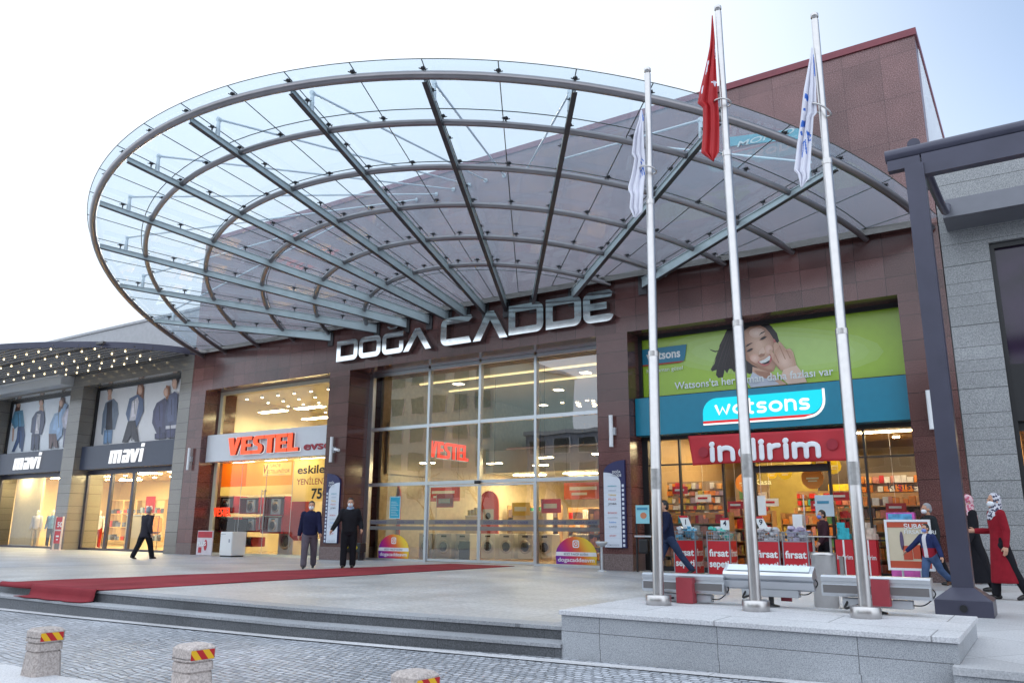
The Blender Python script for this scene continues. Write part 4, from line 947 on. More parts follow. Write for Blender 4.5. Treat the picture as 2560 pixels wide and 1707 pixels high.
BAN = mat('red_banner_cloth', (.50, .018, .03), .5, var=.12, vscale=1.5)
s = thing('sale_banner', 'red cloth banner with big white rounded letters hung below the teal sign', 'banner', (-5.6, 19.8, 2.66))
b = MB(); NX, NZ = 60, 12; xa, xb = -7.56, -3.72; vs = []
def bw(u, v): return .02 * math.sin(u * 11) * (1 - v) + .012 * math.sin(u * 27 + v * 3) 
for j in range(NZ + 1):
    for i in range(NX + 1):
        u, v = i / NX, j / NZ; vs.append((xa + (xb - xa) * u + .10 * (1 - u) * (1 - v), 19.80 + bw(u, v), 2.655 + .02 * math.sin(u * 5) * (1 - v) + (.76 - .03 * u) * v))
b.add(vs, [(j * (NX + 1) + i, j * (NX + 1) + i + 1, (j + 1) * (NX + 1) + i + 1, (j + 1) * (NX + 1) + i) for j in range(NZ) for i in range(NX)], 0, True)
o = b.build('cloth', BAN, s); md = o.modifiers.new('s', 'SOLIDIFY'); md.thickness = .004
b = MB(); write(b, 'indirim', -6.98, -4.28, 2.71, .42, .064, 19.752, .22, .44); b.build('lettering', mat('banner_white', (.85, .86, .90), .5), s)
b = MB()
for px, pz in ((-7.15, 2.98), (-4.02, 3.02)): b.lathe([(.13, -.002), (.13, .002)], 0, 0, 0, 20); b.v = b.v[:-80] + [(px + v[0], 19.755 + v[2], pz + v[1]) for v in b.v[-80:]]
b.build('printed_dot', mat('banner_dark_red', (.33, .014, .03), .5), s)

def oval(cx, cy, rx, ry): return [(cx + rx * math.cos(R(a)), cy + ry * math.sin(R(a))) for a in range(0, 360, 30)]
c4p = lambda l: [(lambda p: (p.x, p.z))(at(1480 + .2551 * x, 700 + .2551 * y, 20.3)) for x, y in l]
s = thing('window_poster', 'green window poster of a laughing dark-haired woman above the teal sign', 'poster', (-5.6, 20.3, 4.55))
GREENP = mat('poster_green', (.36, .55, .045), .22, var=.03); HAIR = mat('poster_hair', (.022, .016, .018), .3, var=.3, vscale=6); SKIN_P = mat('poster_skin', (.62, .38, .27), .3, var=.06, vscale=4); SKIN_D = mat('poster_skin_shade', (.40, .20, .13), .3, var=.05)
SKIN_L = mat('poster_skin_light', (.74, .52, .41), .3); LIP = mat('poster_lip', (.50, .14, .13), .3); TEETH = mat('poster_teeth', (.78, .78, .76), .3); TEALP = mat('poster_teal', (.01, .20, .33), .3); WT = mat('poster_white', (.78, .80, .80), .3); SHIRT = mat('poster_shirt', (.52, .54, .62), .3)
b = MB(); LY = [0]; LSTEP = .0005
def lay(l, m, px=True):
    b.plate(c4p(l) if px else l, 20.296 - LSTEP * LY[0], .0004, m); LY[0] += 1
TONES = []
def tone(c): TONES.append(mat('print_tone_%d' % len(TONES), c, .25, var=.03)); return 10 + len(TONES)
def soft(l, c0, c1, cx_, cy_, n_=6, k=.75):
    for q in range(n_):
        f = q / (n_ - 1); lay([(x + (cx_ - x) * f * k, y + (cy_ - y) * f * k) for x, y in l], tone(tuple(a + (b_ - a) * f for a, b_ in zip(c0, c1))))
b.box(-9.05, -2.28, 20.30, 20.32, 4.6, 6.26, 0)
for q in range(5): lay([(1780 + (900 - 90 * q) * 1.5 * math.cos(R(a)), 700 + (330 - 45 * q) * math.sin(R(a))) for a in range(0, 360, 20)], tone((.36 + .02 * q, .55 + .018 * q, .045 + .035 * q))) if q > 1 else None
lay([(1340, 450), (1400, 415), (1480, 395), (1600, 383), (1700, 400), (1760, 455), (1812, 520), (1835, 600), (1800, 640), (1600, 900), (1545, 922), (1500, 900), (1430, 840), (1395, 905), (1370, 870), (1345, 870), (1325, 915), (1300, 880), (1285, 950), (1240, 960), (1215, 930), (1222, 880), (1175, 895), (1165, 870), (1200, 820), (1215, 760), (1245, 690), (1250, 640), (1285, 570)], 1)
random.seed(4)
for i in range(16):
    f = i / 15; x0_, y0_ = 1345 + 90 * f, 470 + 20 * random.random(); x1_, y1_ = 1170 + 230 * f + random.uniform(-15, 15), 880 + 60 * random.random()
    xm_, ym_ = (x0_ + x1_) / 2 - 15 + 30 * f, (y0_ + y1_) / 2; lay([(x0_, y0_), (xm_, ym_), (x1_, y1_), (xm_ + 7, ym_)], 10)
lay([(1255, 690), (1210, 708), (1165, 690), (1140, 655), (1160, 680), (1210, 695)], 1)
lay([(1575, 850), (1740, 890), (1810, 960), (1900, 1010), (1905, 1022), (1560, 1050), (1535, 1010), (1570, 950)], 2)
lay([(1575, 900), (1640, 940), (1760, 960), (1840, 1024), (1560, 1052), (1530, 1010)], 9)
lay([(1590, 885), (1740, 905), (1770, 950), (1700, 965), (1620, 925)], 3)
lay([(1490, 500), (1560, 450), (1640, 442), (1700, 470), (1745, 520), (1785, 585), (1800, 640), (1780, 700), (1790, 780), (1800, 850), (1780, 895), (1735, 902), (1650, 872), (1570, 830), (1512, 785), (1492, 660)], 2)
FACE = [(1490, 500), (1560, 450), (1640, 442), (1700, 470), (1745, 520), (1785, 585), (1800, 640), (1780, 700), (1790, 780), (1800, 850), (1780, 895), (1735, 902), (1650, 872), (1570, 830), (1512, 785), (1492, 660)]
soft(FACE, (.46, .25, .17), (.72, .48, .36), 1640, 640, 8, .8)
soft(oval(1600, 770, 55, 48), (.68, .40, .30), (.80, .55, .45), 1600, 765, 4); soft(oval(1735, 680, 40, 45), (.70, .44, .34), (.80, .56, .46), 1735, 675, 4); soft(oval(1620, 520, 80, 50), (.71, .48, .37), (.82, .62, .52), 1615, 520, 4)
lay([(1498, 640), (1520, 720), (1560, 790), (1650, 845), (1740, 878), (1775, 880), (1735, 902), (1650, 872), (1570, 830), (1512, 785)], 3)
lay([(1640, 700), (1680, 655), (1700, 700), (1675, 750), (1640, 755)], 4)
lay([(1632, 742), (1660, 722), (1700, 725), (1690, 745), (1650, 760)], 3)
lay([(1625, 800), (1660, 795), (1700, 770), (1745, 732), (1770, 745), (1765, 790), (1735, 835), (1690, 848), (1655, 830)], 5)
lay([(1640, 802), (1690, 780), (1740, 742), (1752, 750), (1745, 785), (1700, 815), (1665, 820)], 6)
lay([(1660, 818), (1705, 808), (1745, 785), (1738, 812), (1695, 828)], 1)
for cx_, cz_ in ((1683, 572), (1550, 690)):
    lay([(cx_ - 42, cz_ + 22), (cx_ - 20, cz_ - 5), (cx_ + 10, cz_ - 22), (cx_ + 38, cz_ - 20), (cx_ + 20, cz_ + 5), (cx_ - 10, cz_ + 20)], 3)
    lay([(cx_ - 36, cz_ + 16), (cx_ - 12, cz_ - 8), (cx_ + 14, cz_ - 18), (cx_ + 32, cz_ - 16), (cx_ + 12, cz_ + 4), (cx_ - 12, cz_ + 14)], 1)
for pts in ([(1640, 545), (1660, 518), (1690, 505), (1705, 500), (1690, 515), (1662, 530)], [(1505, 660), (1525, 635), (1560, 618), (1580, 618), (1555, 630), (1525, 652)]): lay(pts, 1)
lay([(1738, 690), (1755, 678), (1790, 730), (1785, 700), (1782, 640), (1800, 600), (1822, 620), (1832, 640), (1830, 605), (1852, 612), (1905, 680), (1945, 672), (1975, 710), (1998, 800), (2010, 850), (1965, 905), (1900, 910), (1830, 870), (1775, 790)], 2)
soft([(1775, 790), (1790, 730), (1800, 690), (1850, 640), (1905, 690), (1960, 700), (1990, 780), (2005, 850), (1965, 905), (1900, 910), (1830, 870)], (.56, .33, .23), (.76, .53, .42), 1890, 800, 6, .8)
lay([(1880, 880), (1960, 850), (2010, 840), (2080, 930), (2110, 1002), (1925, 1022), (1850, 950)], 4)
for pts in ([(1795, 735), (1830, 815), (1838, 812), (1802, 728)], [(1835, 645), (1895, 780), (1903, 775), (1842, 640)], [(1905, 690), (1945, 775), (1952, 770), (1912, 684)], [(1770, 800), (1840, 872), (1848, 866), (1778, 790)]): lay(pts, 3)
lay([(1785, 575), (1800, 590), (1806, 615), (1782, 610)], 5)
lay([(-9.02, 5.52), (-7.75, 5.52), (-7.72, 5.62), (-7.66, 5.96), (-9.02, 5.96)], 7, False)
lay([(-9.02, 5.48), (-7.85, 5.48), (-7.75, 5.515), (-9.02, 5.515)], 8, False)
b.build('print', [GREENP, HAIR, SKIN_P, SKIN_D, SKIN_L, LIP, TEETH, TEALP, mat('poster_red', (.5, .02, .02), .3), SHIRT, mat('poster_hair_light', (.06, .04, .042), .35)] + TONES, s)
YT = 20.296 - LSTEP * (LY[0] + 2)
text('lettering', 'watsons', -8.85, 5.64, .24, YT, WT, s, 1.0, .03)
text('lettering', 'her zaman güzel', -8.85, 5.28, .11, YT, WT, s, 1.05)
text('lettering', "Watsons'ta her zaman daha fazlası var", -8.05, 4.75, .20, YT, WT, s, 4.1, .012)
b = MB(); b.box(-9.07, -8.97, 20.2, 20.27, 4.52, 6.33); b.box(-8.97, -2.28, 20.2, 20.27, 6.22, 6.33); b.box(-8.97, -2.28, 20.2, 20.26, 4.52, 4.60); b.build('frame', BLACK, s)

# fashion posters in the left building
def fashion(lab, xa, xb, bgc, figs, off):
    s = thing('window_poster', lab, 'poster', ((xa + xb) / 2, 20.25, 4.55))
    mats = [mat('poster_bg' + str(off), bgc, .3, var=.03)]; ids = {}
    b = MB(); b.box(xa + .12, xb, 20.25, 20.27, 4.55, 7.2, 0); L_ = [0]
    def mid(c):
        if c not in ids: ids[c] = len(mats); mats.append(mat('print_%d_%d' % (off, len(mats)), srgb(*c), .35, var=.15, vscale=5))
        return ids[c]
    def lay(l, c): 
        pts = [(lambda p: (min(p.x, xb - .01), p.z))(at(.3828 * x, 820 + .3828 * y, 20.25)) for x, y in l]; b.plate(pts, 20.246 - .0016 * L_[0], .0012, mid(c)); L_[0] += 1
    for f in figs:
        for l, c in f:
            lay(l, c); ar = abs(sum(p[0] * q[1] - q[0] * p[1] for p, q in zip(l, l[1:] + l[:1]))) / 2; cx_ = sum(p[0] for p in l) / len(l); cy_ = sum(p[1] for p in l) / len(l)
            if ar > 2500:                              # printed highlights and folds in the denim
                lay([(x + (cx_ - 8 - x) * .45, y + (cy_ - y) * .3) for x, y in l], tuple(min(255, int(q * 1.16)) for q in c)); lay([(cx_ - 3, cy_ - 60), (cx_ + 2, cy_ - 60), (cx_ + 4, cy_ + 40), (cx_, cy_ + 40)], tuple(int(q * .7) for q in c))
            elif ar > 700 and len(l) == 12: lay([(x + (cx_ - 3 - x) * .4, y + (cy_ + 4 - y) * .4) for x, y in l], tuple(min(255, int(q * 1.1)) for q in c))
    b.build('print', mats, s)
    b = MB(); b.box(xa, xa + .12, 20.15, 20.3, 4.5, 7.32); b.box(xa + .12, xb, 20.15, 20.3, 7.2, 7.32); b.build('frame', BLACK, s)
SK, HB, HD, DEN, DN2, LB, JN, BK, WH = (205, 165, 145), (95, 62, 50), (60, 42, 38), (88, 104, 138), (62, 72, 104), (140, 170, 205), (84, 100, 135), (48, 46, 58), (205, 200, 205)
fashion('white poster of four denim models over the left display bay', -44.7, -37.65, (.80, .84, .90), [
    [([(105, 510), (122, 472), (135, 500), (128, 560), (100, 610), (78, 640), (88, 580)], HB), (oval(122, 500, 11, 18), SK), ([(95, 545), (150, 535), (162, 640), (150, 655), (118, 640), (96, 660), (75, 610)], (92, 140, 170)), ([(84, 650), (95, 655), (88, 740), (80, 735)], SK), ([(118, 645), (160, 640), (165, 700), (150, 806), (138, 806), (138, 720), (95, 808), (78, 808), (110, 720)], (62, 82, 120))],
    [(oval(272, 478, 16, 28), HD), (oval(272, 490, 13, 24), SK), ([(262, 510), (284, 508), (286, 540), (260, 540)], SK), ([(238, 548), (270, 535), (292, 545), (296, 610), (275, 695), (225, 695), (203, 680), (212, 590)], DN2), ([(248, 560), (270, 560), (258, 690), (232, 690)], WH), ([(212, 690), (262, 690), (256, 795), (236, 795), (236, 730), (222, 798), (204, 798)], (52, 60, 90))],
    [([(392, 500), (405, 450), (425, 455), (430, 510), (418, 560), (385, 550)], HB), (oval(404, 492, 12, 24), SK), ([(362, 560), (405, 545), (430, 490), (448, 500), (425, 560), (412, 700), (380, 735), (372, 690), (325, 690), (332, 630)], LB), ([(326, 690), (374, 690), (386, 780), (368, 784), (355, 730), (340, 787), (326, 787)], (92, 66, 70))],
    [(oval(488, 460, 15, 36), SK), ([(440, 530), (480, 505), (498, 510), (498, 660), (420, 650), (412, 590)], (188, 184, 200)), ([(430, 655), (470, 655), (450, 775), (418, 780)], (70, 66, 98))]], 1)
fashion('white poster of four denim models over the glass door bay', -36.6, -29.2, (.78, .76, .77), [
    [(oval(718, 402, 18, 24), HD), (oval(718, 420, 14, 26), SK), ([(706, 440), (728, 440), (732, 470), (704, 470)], SK), ([(690, 490), (716, 470), (745, 460), (770, 490), (775, 560), (752, 660), (720, 668), (680, 650), (672, 700), (662, 690), (672, 560)], (112, 124, 142)), ([(702, 488), (735, 470), (736, 660), (692, 668)], BK), ([(682, 665), (738, 665), (730, 752), (712, 752), (708, 700), (700, 757), (676, 757)], (112, 142, 176))],
    [([(895, 430), (905, 362), (930, 352), (945, 390), (938, 470), (900, 450)], (132, 84, 64)), (oval(918, 405, 15, 32), SK), ([(850, 460), (905, 432), (940, 465), (942, 540), (905, 630), (880, 690), (868, 660), (888, 600), (840, 610), (826, 560)], DEN), ([(868, 480), (905, 450), (912, 480), (890, 600), (850, 606)], WH), ([(842, 608), (890, 604), (910, 740), (885, 742), (872, 680), (835, 745), (802, 747)], BK)],
    [([(1080, 430), (1092, 375), (1115, 380), (1115, 440), (1095, 470)], (150, 96, 70)), (oval(1090, 420, 16, 30), SK), ([(1030, 490), (1085, 455), (1100, 480), (1088, 680), (1030, 690), (1000, 620), (1008, 540)], (74, 74, 102)), ([(1018, 690), (1086, 680), (1082, 722), (1018, 726)], (60, 60, 92))],
    [(oval(1152, 340, 22, 30), HD), (oval(1148, 365, 17, 36), SK), ([(1112, 440), (1150, 415), (1170, 430), (1162, 640), (1092, 652), (1086, 580)], (86, 90, 116)), ([(1092, 640), (1160, 632), (1160, 656), (1092, 660)], WH), ([(1092, 660), (1158, 655), (1150, 715), (1090, 720)], (66, 66, 96))]], 2)

# teal sign high on the upper wall, seen through the canopy glass
s = thing('wall_sign', 'small teal sign with white letters high on the upper wall behind the canopy glass', 'sign', (-5, 19.45, 10.7))
b = MB(); b.plate([(-5.95, 11.02), (-4.0, 10.72), (-4.0, 11.0), (-5.95, 11.28)], 19.46, .03); b.build('board', mat('teal_sign_face', (.03, .36, .44), .5), s)
b = MB(); b.box(-5.9, -4.1, 19.44, 19.458, 10.84, 11.12) if False else None
text('lettering', 'MOPRO', -5.72, 10.93, .15, 19.455, mat('sign_pale', (.6, .75, .72), .5), s, 1.5, .01, .004, .25)

# ------------------------------------------------------------------ directory boards on the piers, wall lamps, camera
NAVY = mat('directory_navy', (.018, .020, .09), .4, var=.05); DWHITE = mat('directory_white', (.62, .66, .74), .35, var=.02)
def directory(x0, x1, z0, z1, lab, flip):
    s = thing('directory_board', lab, 'sign', ((x0 + x1) / 2, 19.4, z0), 'store directory boards on the entrance piers')
    w_ = x1 - x0; F = (lambda x: x0 + x1 - x) if flip else (lambda x: x)
    ol = [(x0, z0), (x1, z0), (x1, z1)] + [(x1 - w_ * math.sin(R(a)), z1 - .31 * (1 - math.cos(R(a)))) for a in range(10, 91, 10)]
    b = MB(); b.plate([(F(p[0]), p[1]) for p in ol], 19.42, .07); b.build('board', NAVY, s)
    wx = x1 - w_ * .2
    ol = [(x0, z0 + .01), (wx, z0 + .01), (wx, z1 - .58)] + [(wx - (wx - x0) * math.sin(R(a)), z1 - .58 + .27 * (1 - math.cos(R(a)))) for a in range(0, 91, 10)]
    ol = [(x0, z0 + .01), (wx, z0 + .01), (wx, z1 - .60)] + [(x0 + (wx - x0) * math.cos(R(a)), z1 - .60 + .29 * math.sin(R(a))) for a in range(10, 91, 10)]
    b = MB(); b.plate([(F(p[0]), p[1]) for p in ol], 19.414, .004); n_ = 14; st = (z1 - .62 - z0) / n_
    for k in range(n_):
        zz = z0 + .03 + k * st; xa, xb = sorted((F(wx + .035), F(x1 - .03))); b.plate(rrect(xa, xb, zz, zz + st * .62, .012, 2), 19.412, .004)
    for k in range(1, n_):
        zz = z0 + .01 + k * st; xa, xb = sorted((F(x0 + .02), F(wx - .02))); b.box(xa, xb, 19.4135, 19.4145, zz, zz + .004, 1)
    b.build('list_panel', [DWHITE, mat('directory_line', (.45, .48, .55), .5)], s)
    c = F(x0 + w_ * .62)
    text('lettering', 'DOĞA', c, z1 - .34, .065, 19.418, WT, s, .24, .012, .004, 0, 'CENTER'); text('lettering', 'CADDE', c, z1 - .43, .065, 19.418, WT, s, .28, .012, .004, 0, 'CENTER')
    c = F((x0 + wx) / 2)
    for k, (tx, cc, wd) in enumerate((('AVM CADDE', (.35, .38, .45), .36), ('', 0, 0), ('SPORT', (.6, .2, .2), .2), ('', 0, 0), ('ÇARŞI', (.25, .26, .3), .22), ('bebe', (.15, .35, .7), .2), ('cadde', (.4, .45, .5), .3), ('BOSCH', (.55, .1, .1), .26), ('', 0, 0), ('JOBS', (.02, .02, .03), .24), ('FLO', (.6, .1, .06), .22), ('Teksty', (.7, .45, .05), .24), ('tekstil', (.35, .4, .48), .22), ('watsons', (.0, .3, .38), .26))):
        if tx: text('lettering', tx, c, z0 + .045 + k * st, .05, 19.411, mat('print_' + tx, cc, .5, var=0), s, wd, .008, .004, 0, 'CENTER')
directory(-9.83, -9.21, .58, 2.84, 'blue and white store directory board on the pier right of the entrance', False)
directory(-20.28, -19.66, .54, 2.82, 'blue and white store directory board on the pier left of the entrance', True)
for x, lab in ((-27.98, 'slim white wall lamp on the leftmost brown pier'), (-20.12, 'slim white wall lamp on the pier between appliance shop and entrance'), (-9.56, 'slim white wall lamp on the pier right of the entrance'), (-1.86, 'slim white wall lamp on the rightmost brown pier behind the pergola post')):
    s = thing('wall_lamp', lab, 'wall lamp', (x, 19.45, 3.2), 'slim wall lamps on the brown piers')
    b = MB(); b.tube([(x, 19.38, 3.2), (x, 19.38, 4.05)], .055, 14); b.build('tube', WHITE, s)
    b = MB(); b.box(x - .02, x + .1, 19.40, 19.5, 3.52, 3.72); b.build('bracket', ALU_P, s)
s = thing('security_camera', 'small grey security camera beside the wall lamp left of the entrance', 'camera', (-19.8, 19.4, 3.6))
b = MB(); b.tube([(-19.85, 19.5, 3.62), (-19.85, 19.36, 3.62)], .02, 8); b.build('bracket', ALU_P, s)
b = MB(); b.tube([(-19.92, 19.36, 3.62), (-19.66, 19.28, 3.57)], .05, 10); b.build('body', WHITE, s)

# stickers on the entrance glass
def insta():
    m = bpy.data.materials.new('sunset_sticker'); m.use_nodes = True; t = m.node_tree; p = t.nodes['Principled BSDF']; p.inputs['Roughness'].default_value = .4
    g = t.nodes.new('ShaderNodeTexCoord'); s = t.nodes.new('ShaderNodeSeparateXYZ'); t.links.new(g.outputs['Generated'], s.inputs[0])
    r = t.nodes.new('ShaderNodeValToRGB'); e = r.color_ramp.elements; e[0].position = .05; e[0].color = (.14, .012, .30, 1); e[1].position = .95; e[1].color = (.80, .55, .04, 1)
    x = e.new(.4); x.color = (.55, .02, .10, 1); x = e.new(.65); x.color = (.70, .12, .02, 1)
    a = t.nodes.new('ShaderNodeMath'); a.operation = 'MULTIPLY_ADD'; a.inputs[1].default_value = .35; t.links.new(s.outputs[2], a.inputs[0]); t.links.new(s.outputs[0], a.inputs[2])
    k = t.nodes.new('ShaderNodeMath'); k.operation = 'ADD'; k.inputs[1].default_value = -.1; t.links.new(a.outputs[0], k.inputs[0]); t.links.new(k.outputs[0], r.inputs[0]); t.links.new(r.outputs[0], p.inputs['Base Color']); return m
SUN_ST = insta(); STW = mat('sticker_white', (.75, .75, .78), .4)
for xc, lab in ((-18.19, 'purple to yellow half-round sticker on the left entrance pane'), (-11.33, 'purple to yellow half-round sticker on the right entrance pane')):
    s = thing('window_sticker', lab, 'sticker', (xc, EY - .01, .06), 'half-round stickers on the entrance glass')
    r_ = .665; y = EY - .016
    b = MB(); b.plate([(xc - r_ * .97, .07)] + [(xc - r_ * math.cos(R(a)), .30 + .54 * math.sin(R(a))) for a in range(0, 181, 8)] + [(xc + r_ * .97, .07)], y, .006); b.build('print', SUN_ST, s)
    b = MB(); b.plate([(xc - r_, .30), (xc + r_, .30), (xc + r_ * .97, .41), (xc - r_ * .97, .41)], y - .003, .002); q = .105
    b.plate(rrect(xc - q, xc + q, .53, .53 + 2 * q, .05), y - .003, .002, 0, [rrect(xc - q + .03, xc + q - .03, .56, .50 + 2 * q, .035)])
    b.plate(arc(xc, .53 + q, .055, 0, 350, 14), y - .003, .002, 0, [arc(xc, .53 + q, .03, 0, 350, 12)]); b.plate(arc(xc + .055, .53 + q + .055, .012, 0, 330, 6), y - .003, .002); b.build('emblem', STW, s)
    text('lettering', 'BİZİ TAKİP EDİN!', xc, .325, .055, y - .004, DKB, s, .78, .004, .003, 0, 'CENTER'); text('lettering', 'dogacaddeavm', xc, .145, .11, y - .002, STW, s, 1.18, .018, .003, 0, 'CENTER')
s = thing('glass_band', 'frosted strip with repeated blue mall name across the entrance glass', 'sticker', (-14.7, EY, 1.1))
FROST = glass('frosted_film', (.55, .58, .62), 1.3, haze=.55, hcol=(.55, .58, .62)); BLT = mat('band_blue', (.02, .035, .20), .5)
b = MB()
for xa, xb in ((-19.3, -16.9), (-16.72, -14.8), (-14.69, -12.75), (-12.6, -10.15)):
    b.box(xa, xb, EY - .014, EY - .010, 1.16, 1.31); b.box(xa, xb, EY - .014, EY - .010, .98, 1.10)
b.build('film', FROST, s)
for xc in (-18.9, -17.7, -16.1, -15.2, -14.2, -13.3, -12.0, -11.0): text('lettering', 'DOĞA CADDE', xc, 1.195, .07, EY - .016, BLT, s, .72, .006, .003, 0, 'CENTER')
s = thing('notice', 'cyan notice sheet with a pale border stuck on the left entrance pane', 'notice', (-18.05, EY - .02, 1.38))
a = at(974, 1296, EY); c = at(1003, 1240, EY); b = MB(); b.box(a.x, c.x, EY - .024, EY - .016, a.z, c.z); b.box(a.x + .03, c.x - .03, EY - .028, EY - .024, a.z + .03, c.z - .03, 1)
for k in range(9): b.box(a.x + .07, c.x - .08 - .05 * (k % 3), EY - .030, EY - .028, a.z + .10 + k * .055, a.z + .115 + k * .055, 0)
b.build('sheet', [mat('notice_border', (.5, .66, .7), .5), mat('notice_cyan', (.03, .36, .52), .5)], s)
# ------------------------------------------------------------------ lamps inside the shops
def panel_lamp(lab, grp, x, y, z, w_, d, m, name='ceiling_light'):
    t = thing(name, lab, 'ceiling light', (x, y, z), grp)
    b = MB(); b.box(x - w_ / 2, x + w_ / 2, y - d / 2, y + d / 2, z - .02, z); b.build('diffuser', m, t)
    b = MB(); b.box(x - w_ / 2 - .03, x + w_ / 2 + .03, y - d / 2 - .03, y + d / 2 + .03, z, z + .05); b.build('housing', WHITE, t)
    return t
L_AP = lamp('panel_glow', (1, .80, .42), 40); L_HALL = lamp('hall_glow', (1, .86, .62), 4); L_DR = lamp('drugstore_glow', (1, .74, .38), 75); L_FA = lamp('fashion_glow', (1, .80, .42), 64); L_OR = lamp('orange_glow', (1, .72, .38), 14)
for x, y in ((-26.6, 22.2), (-24.4, 22.2), (-22.2, 22.2), (-26.6, 24.6), (-24.4, 24.6), (-22.2, 24.6), (-25.5, 26.9), (-22.8, 26.9)):
    panel_lamp('long lit ceiling panel inside the appliance shop', 'lit panels in the appliance shop', x, y, 5.75, 1.5, .3, L_AP)
def spot_lamps(lab, grp, pts, z, m, r=.07):
    first = None
    for x, y in pts:
        if first is None:
            first = thing('spotlight', lab, 'spotlight', (x, y, z), grp)
            b = MB(); b.lathe([(r, -.03), (r, -.01), (r * .6, -.008)], x, y, z, 10); b.build('lens', m, first)
            b = MB(); b.lathe([(r * 1.3, -.008), (r * 1.3, .06)], x, y, z, 10); b.build('housing', WHITE, first)
        else: dup(first, (x, y, z))
spot_lamps('small round lit spotlight on the appliance shop ceiling', 'spotlights in the appliance shop', [(-27.2 + .95 * i, 21.3 + 1.1 * j) for i in range(7) for j in range(5)], 6.2, lamp('spot_glow', (1, .9, .7), 9), .05)
for x, y in ((-17.5, 23), (-12.5, 23.5), (-15, 26), (-17.5, 29), (-12.5, 29), (-15, 32)):
    panel_lamp('bright round-cornered ceiling panel inside the entrance hall', 'lit panels in the entrance hall', x, y, 6.2, .3, .3, lamp('hall_glow_small', (1, .86, .62), 9))
spot_lamps('small hanging lit bulb in the entrance hall', 'hanging bulbs in the entrance hall', [(-12.9 + .35 * (i % 5) + .11 * (i % 3), 22.6 + .5 * (i // 5) + .17 * (i % 2)) for i in range(14)], 5.1, lamp('bulb_glow', (1, .75, .4), 9), .055)
spot_lamps('small warm downlight in the drugstore ceiling', 'downlights in the drugstore', [(-8.4 + 1.25 * i, 20.95 + 1.5 * j) for i in range(6) for j in range(4)], 3.72, L_DR, .09)
for x, y in ((-7.4, 23.6), (-3.4, 23.4), (-5.4, 26)): panel_lamp('warm lit ceiling strip inside the drugstore', 'lit strips in the drugstore', x, y, 3.66, 1.6, .28, lamp('strip_glow', (1, .78, .44), 34))
spot_lamps('small warm spotlight in the fashion shop ceiling', 'spotlights in the fashion shop', [(-44 + 1.45 * i, 21.4 + 1.6 * j) for i in range(11) for j in range(3)], 3.5, L_FA, .09)
for x, y in ((-43, 22.4), (-40, 22.4), (-35.2, 22.2), (-32.5, 22.2), (-30.2, 22.2), (-34, 25), (-41, 25)): panel_lamp('warm lit ceiling panel inside the fashion shop', 'lit panels in the fashion shop', x, y, 3.46, 1.3, .5, L_FA)
for x in (-43.6, -41.4, -39.2, -35.6, -33.8, -31.6, -30.0): panel_lamp('added warm fill lamp just inside the fashion shop window', 'added fill lamps behind the fashion shop windows', x, 20.62, 3.46, .9, .22, L_FA)  # unseen fill lamps, added to light panel and mannequins from the front
for x in (-26.3, -24.4, -22.4): panel_lamp('added warm fill lamp behind the appliance shop sign board', 'added fill lamps behind the appliance sign', x, 20.75, 3.52, 1.2, .2, lamp('appliance_fill_glow', (1, .82, .5), 22))  # added fill light for the washing machine niches
for x in (-8.2, -6.9, -3.5, -2.6): panel_lamp('added warm fill lamp just inside the drugstore window', 'added fill lamps behind the drugstore window', x, 20.62, 3.7, .7, .16, lamp('drugstore_fill_glow', (1, .8, .5), 55))  # extra lamps added to brighten the goods at the glass
for x in (.6, 2.6, 4.6): panel_lamp('warm lit ceiling panel in the right corner shop', 'lit panels in the corner shop', x, 21.4, 3.2, 1.0, .4, L_OR)

# ------------------------------------------------------------------ appliance shop goods
APW = mat('appliance_white', (.70, .70, .70), .3, var=.02); APD = mat('appliance_glass', (.03, .03, .035), .1); REDP = mat('promo_red', (.42, .012, .03), .45, var=.15, vscale=3); PINK = mat('promo_pink', (.6, .35, .33), .5)
def washer(lab, grp, x, y, z, w_=.62, h=.86, promo=True, dp=.55):
    t = thing('washing_machine', lab, 'washing machine', (x, y, z), grp)
    b = MB(); b.box(x - w_ / 2, x + w_ / 2, y, y + dp, z, z + h, 0, .015); b.build('body', APW, t)
    b = MB(); b.lathe([(.24 * w_ / .62, 0), (.24 * w_ / .62, .03), (.17 * w_ / .62, .03)], 0, 0, 0, 24); b.v = [(x + v[0], y - v[2], z + h * .48 + v[1]) for v in b.v]; b.build('door', [STEEL], t)
    b = MB(); b.lathe([(.165 * w_ / .62, .0), (.165 * w_ / .62, .034), (.05, .045)], 0, 0, 0, 20); b.v = [(x + v[0], y - v[2], z + h * .48 + v[1]) for v in b.v]; b.build('door_glass', APD, t)
    b = MB(); b.box(x - w_ * .2, x + w_ * .18, y - .006, y, z + h * .86, z + h * .93); b.build('control_panel', APD, t)
    return t
ap_pos = [(175, 460, 540, 750), (550, 825, 555, 760), (900, 1200, 540, 790), (150, 450, 840, 1020), (580, 790, 840, 1020), (860, 1160, 820, 1040), (540, 720, 1130, 1230)]
apn = ['top left', 'top middle', 'top right', 'lower left', 'lower middle', 'lower right', 'bottom']
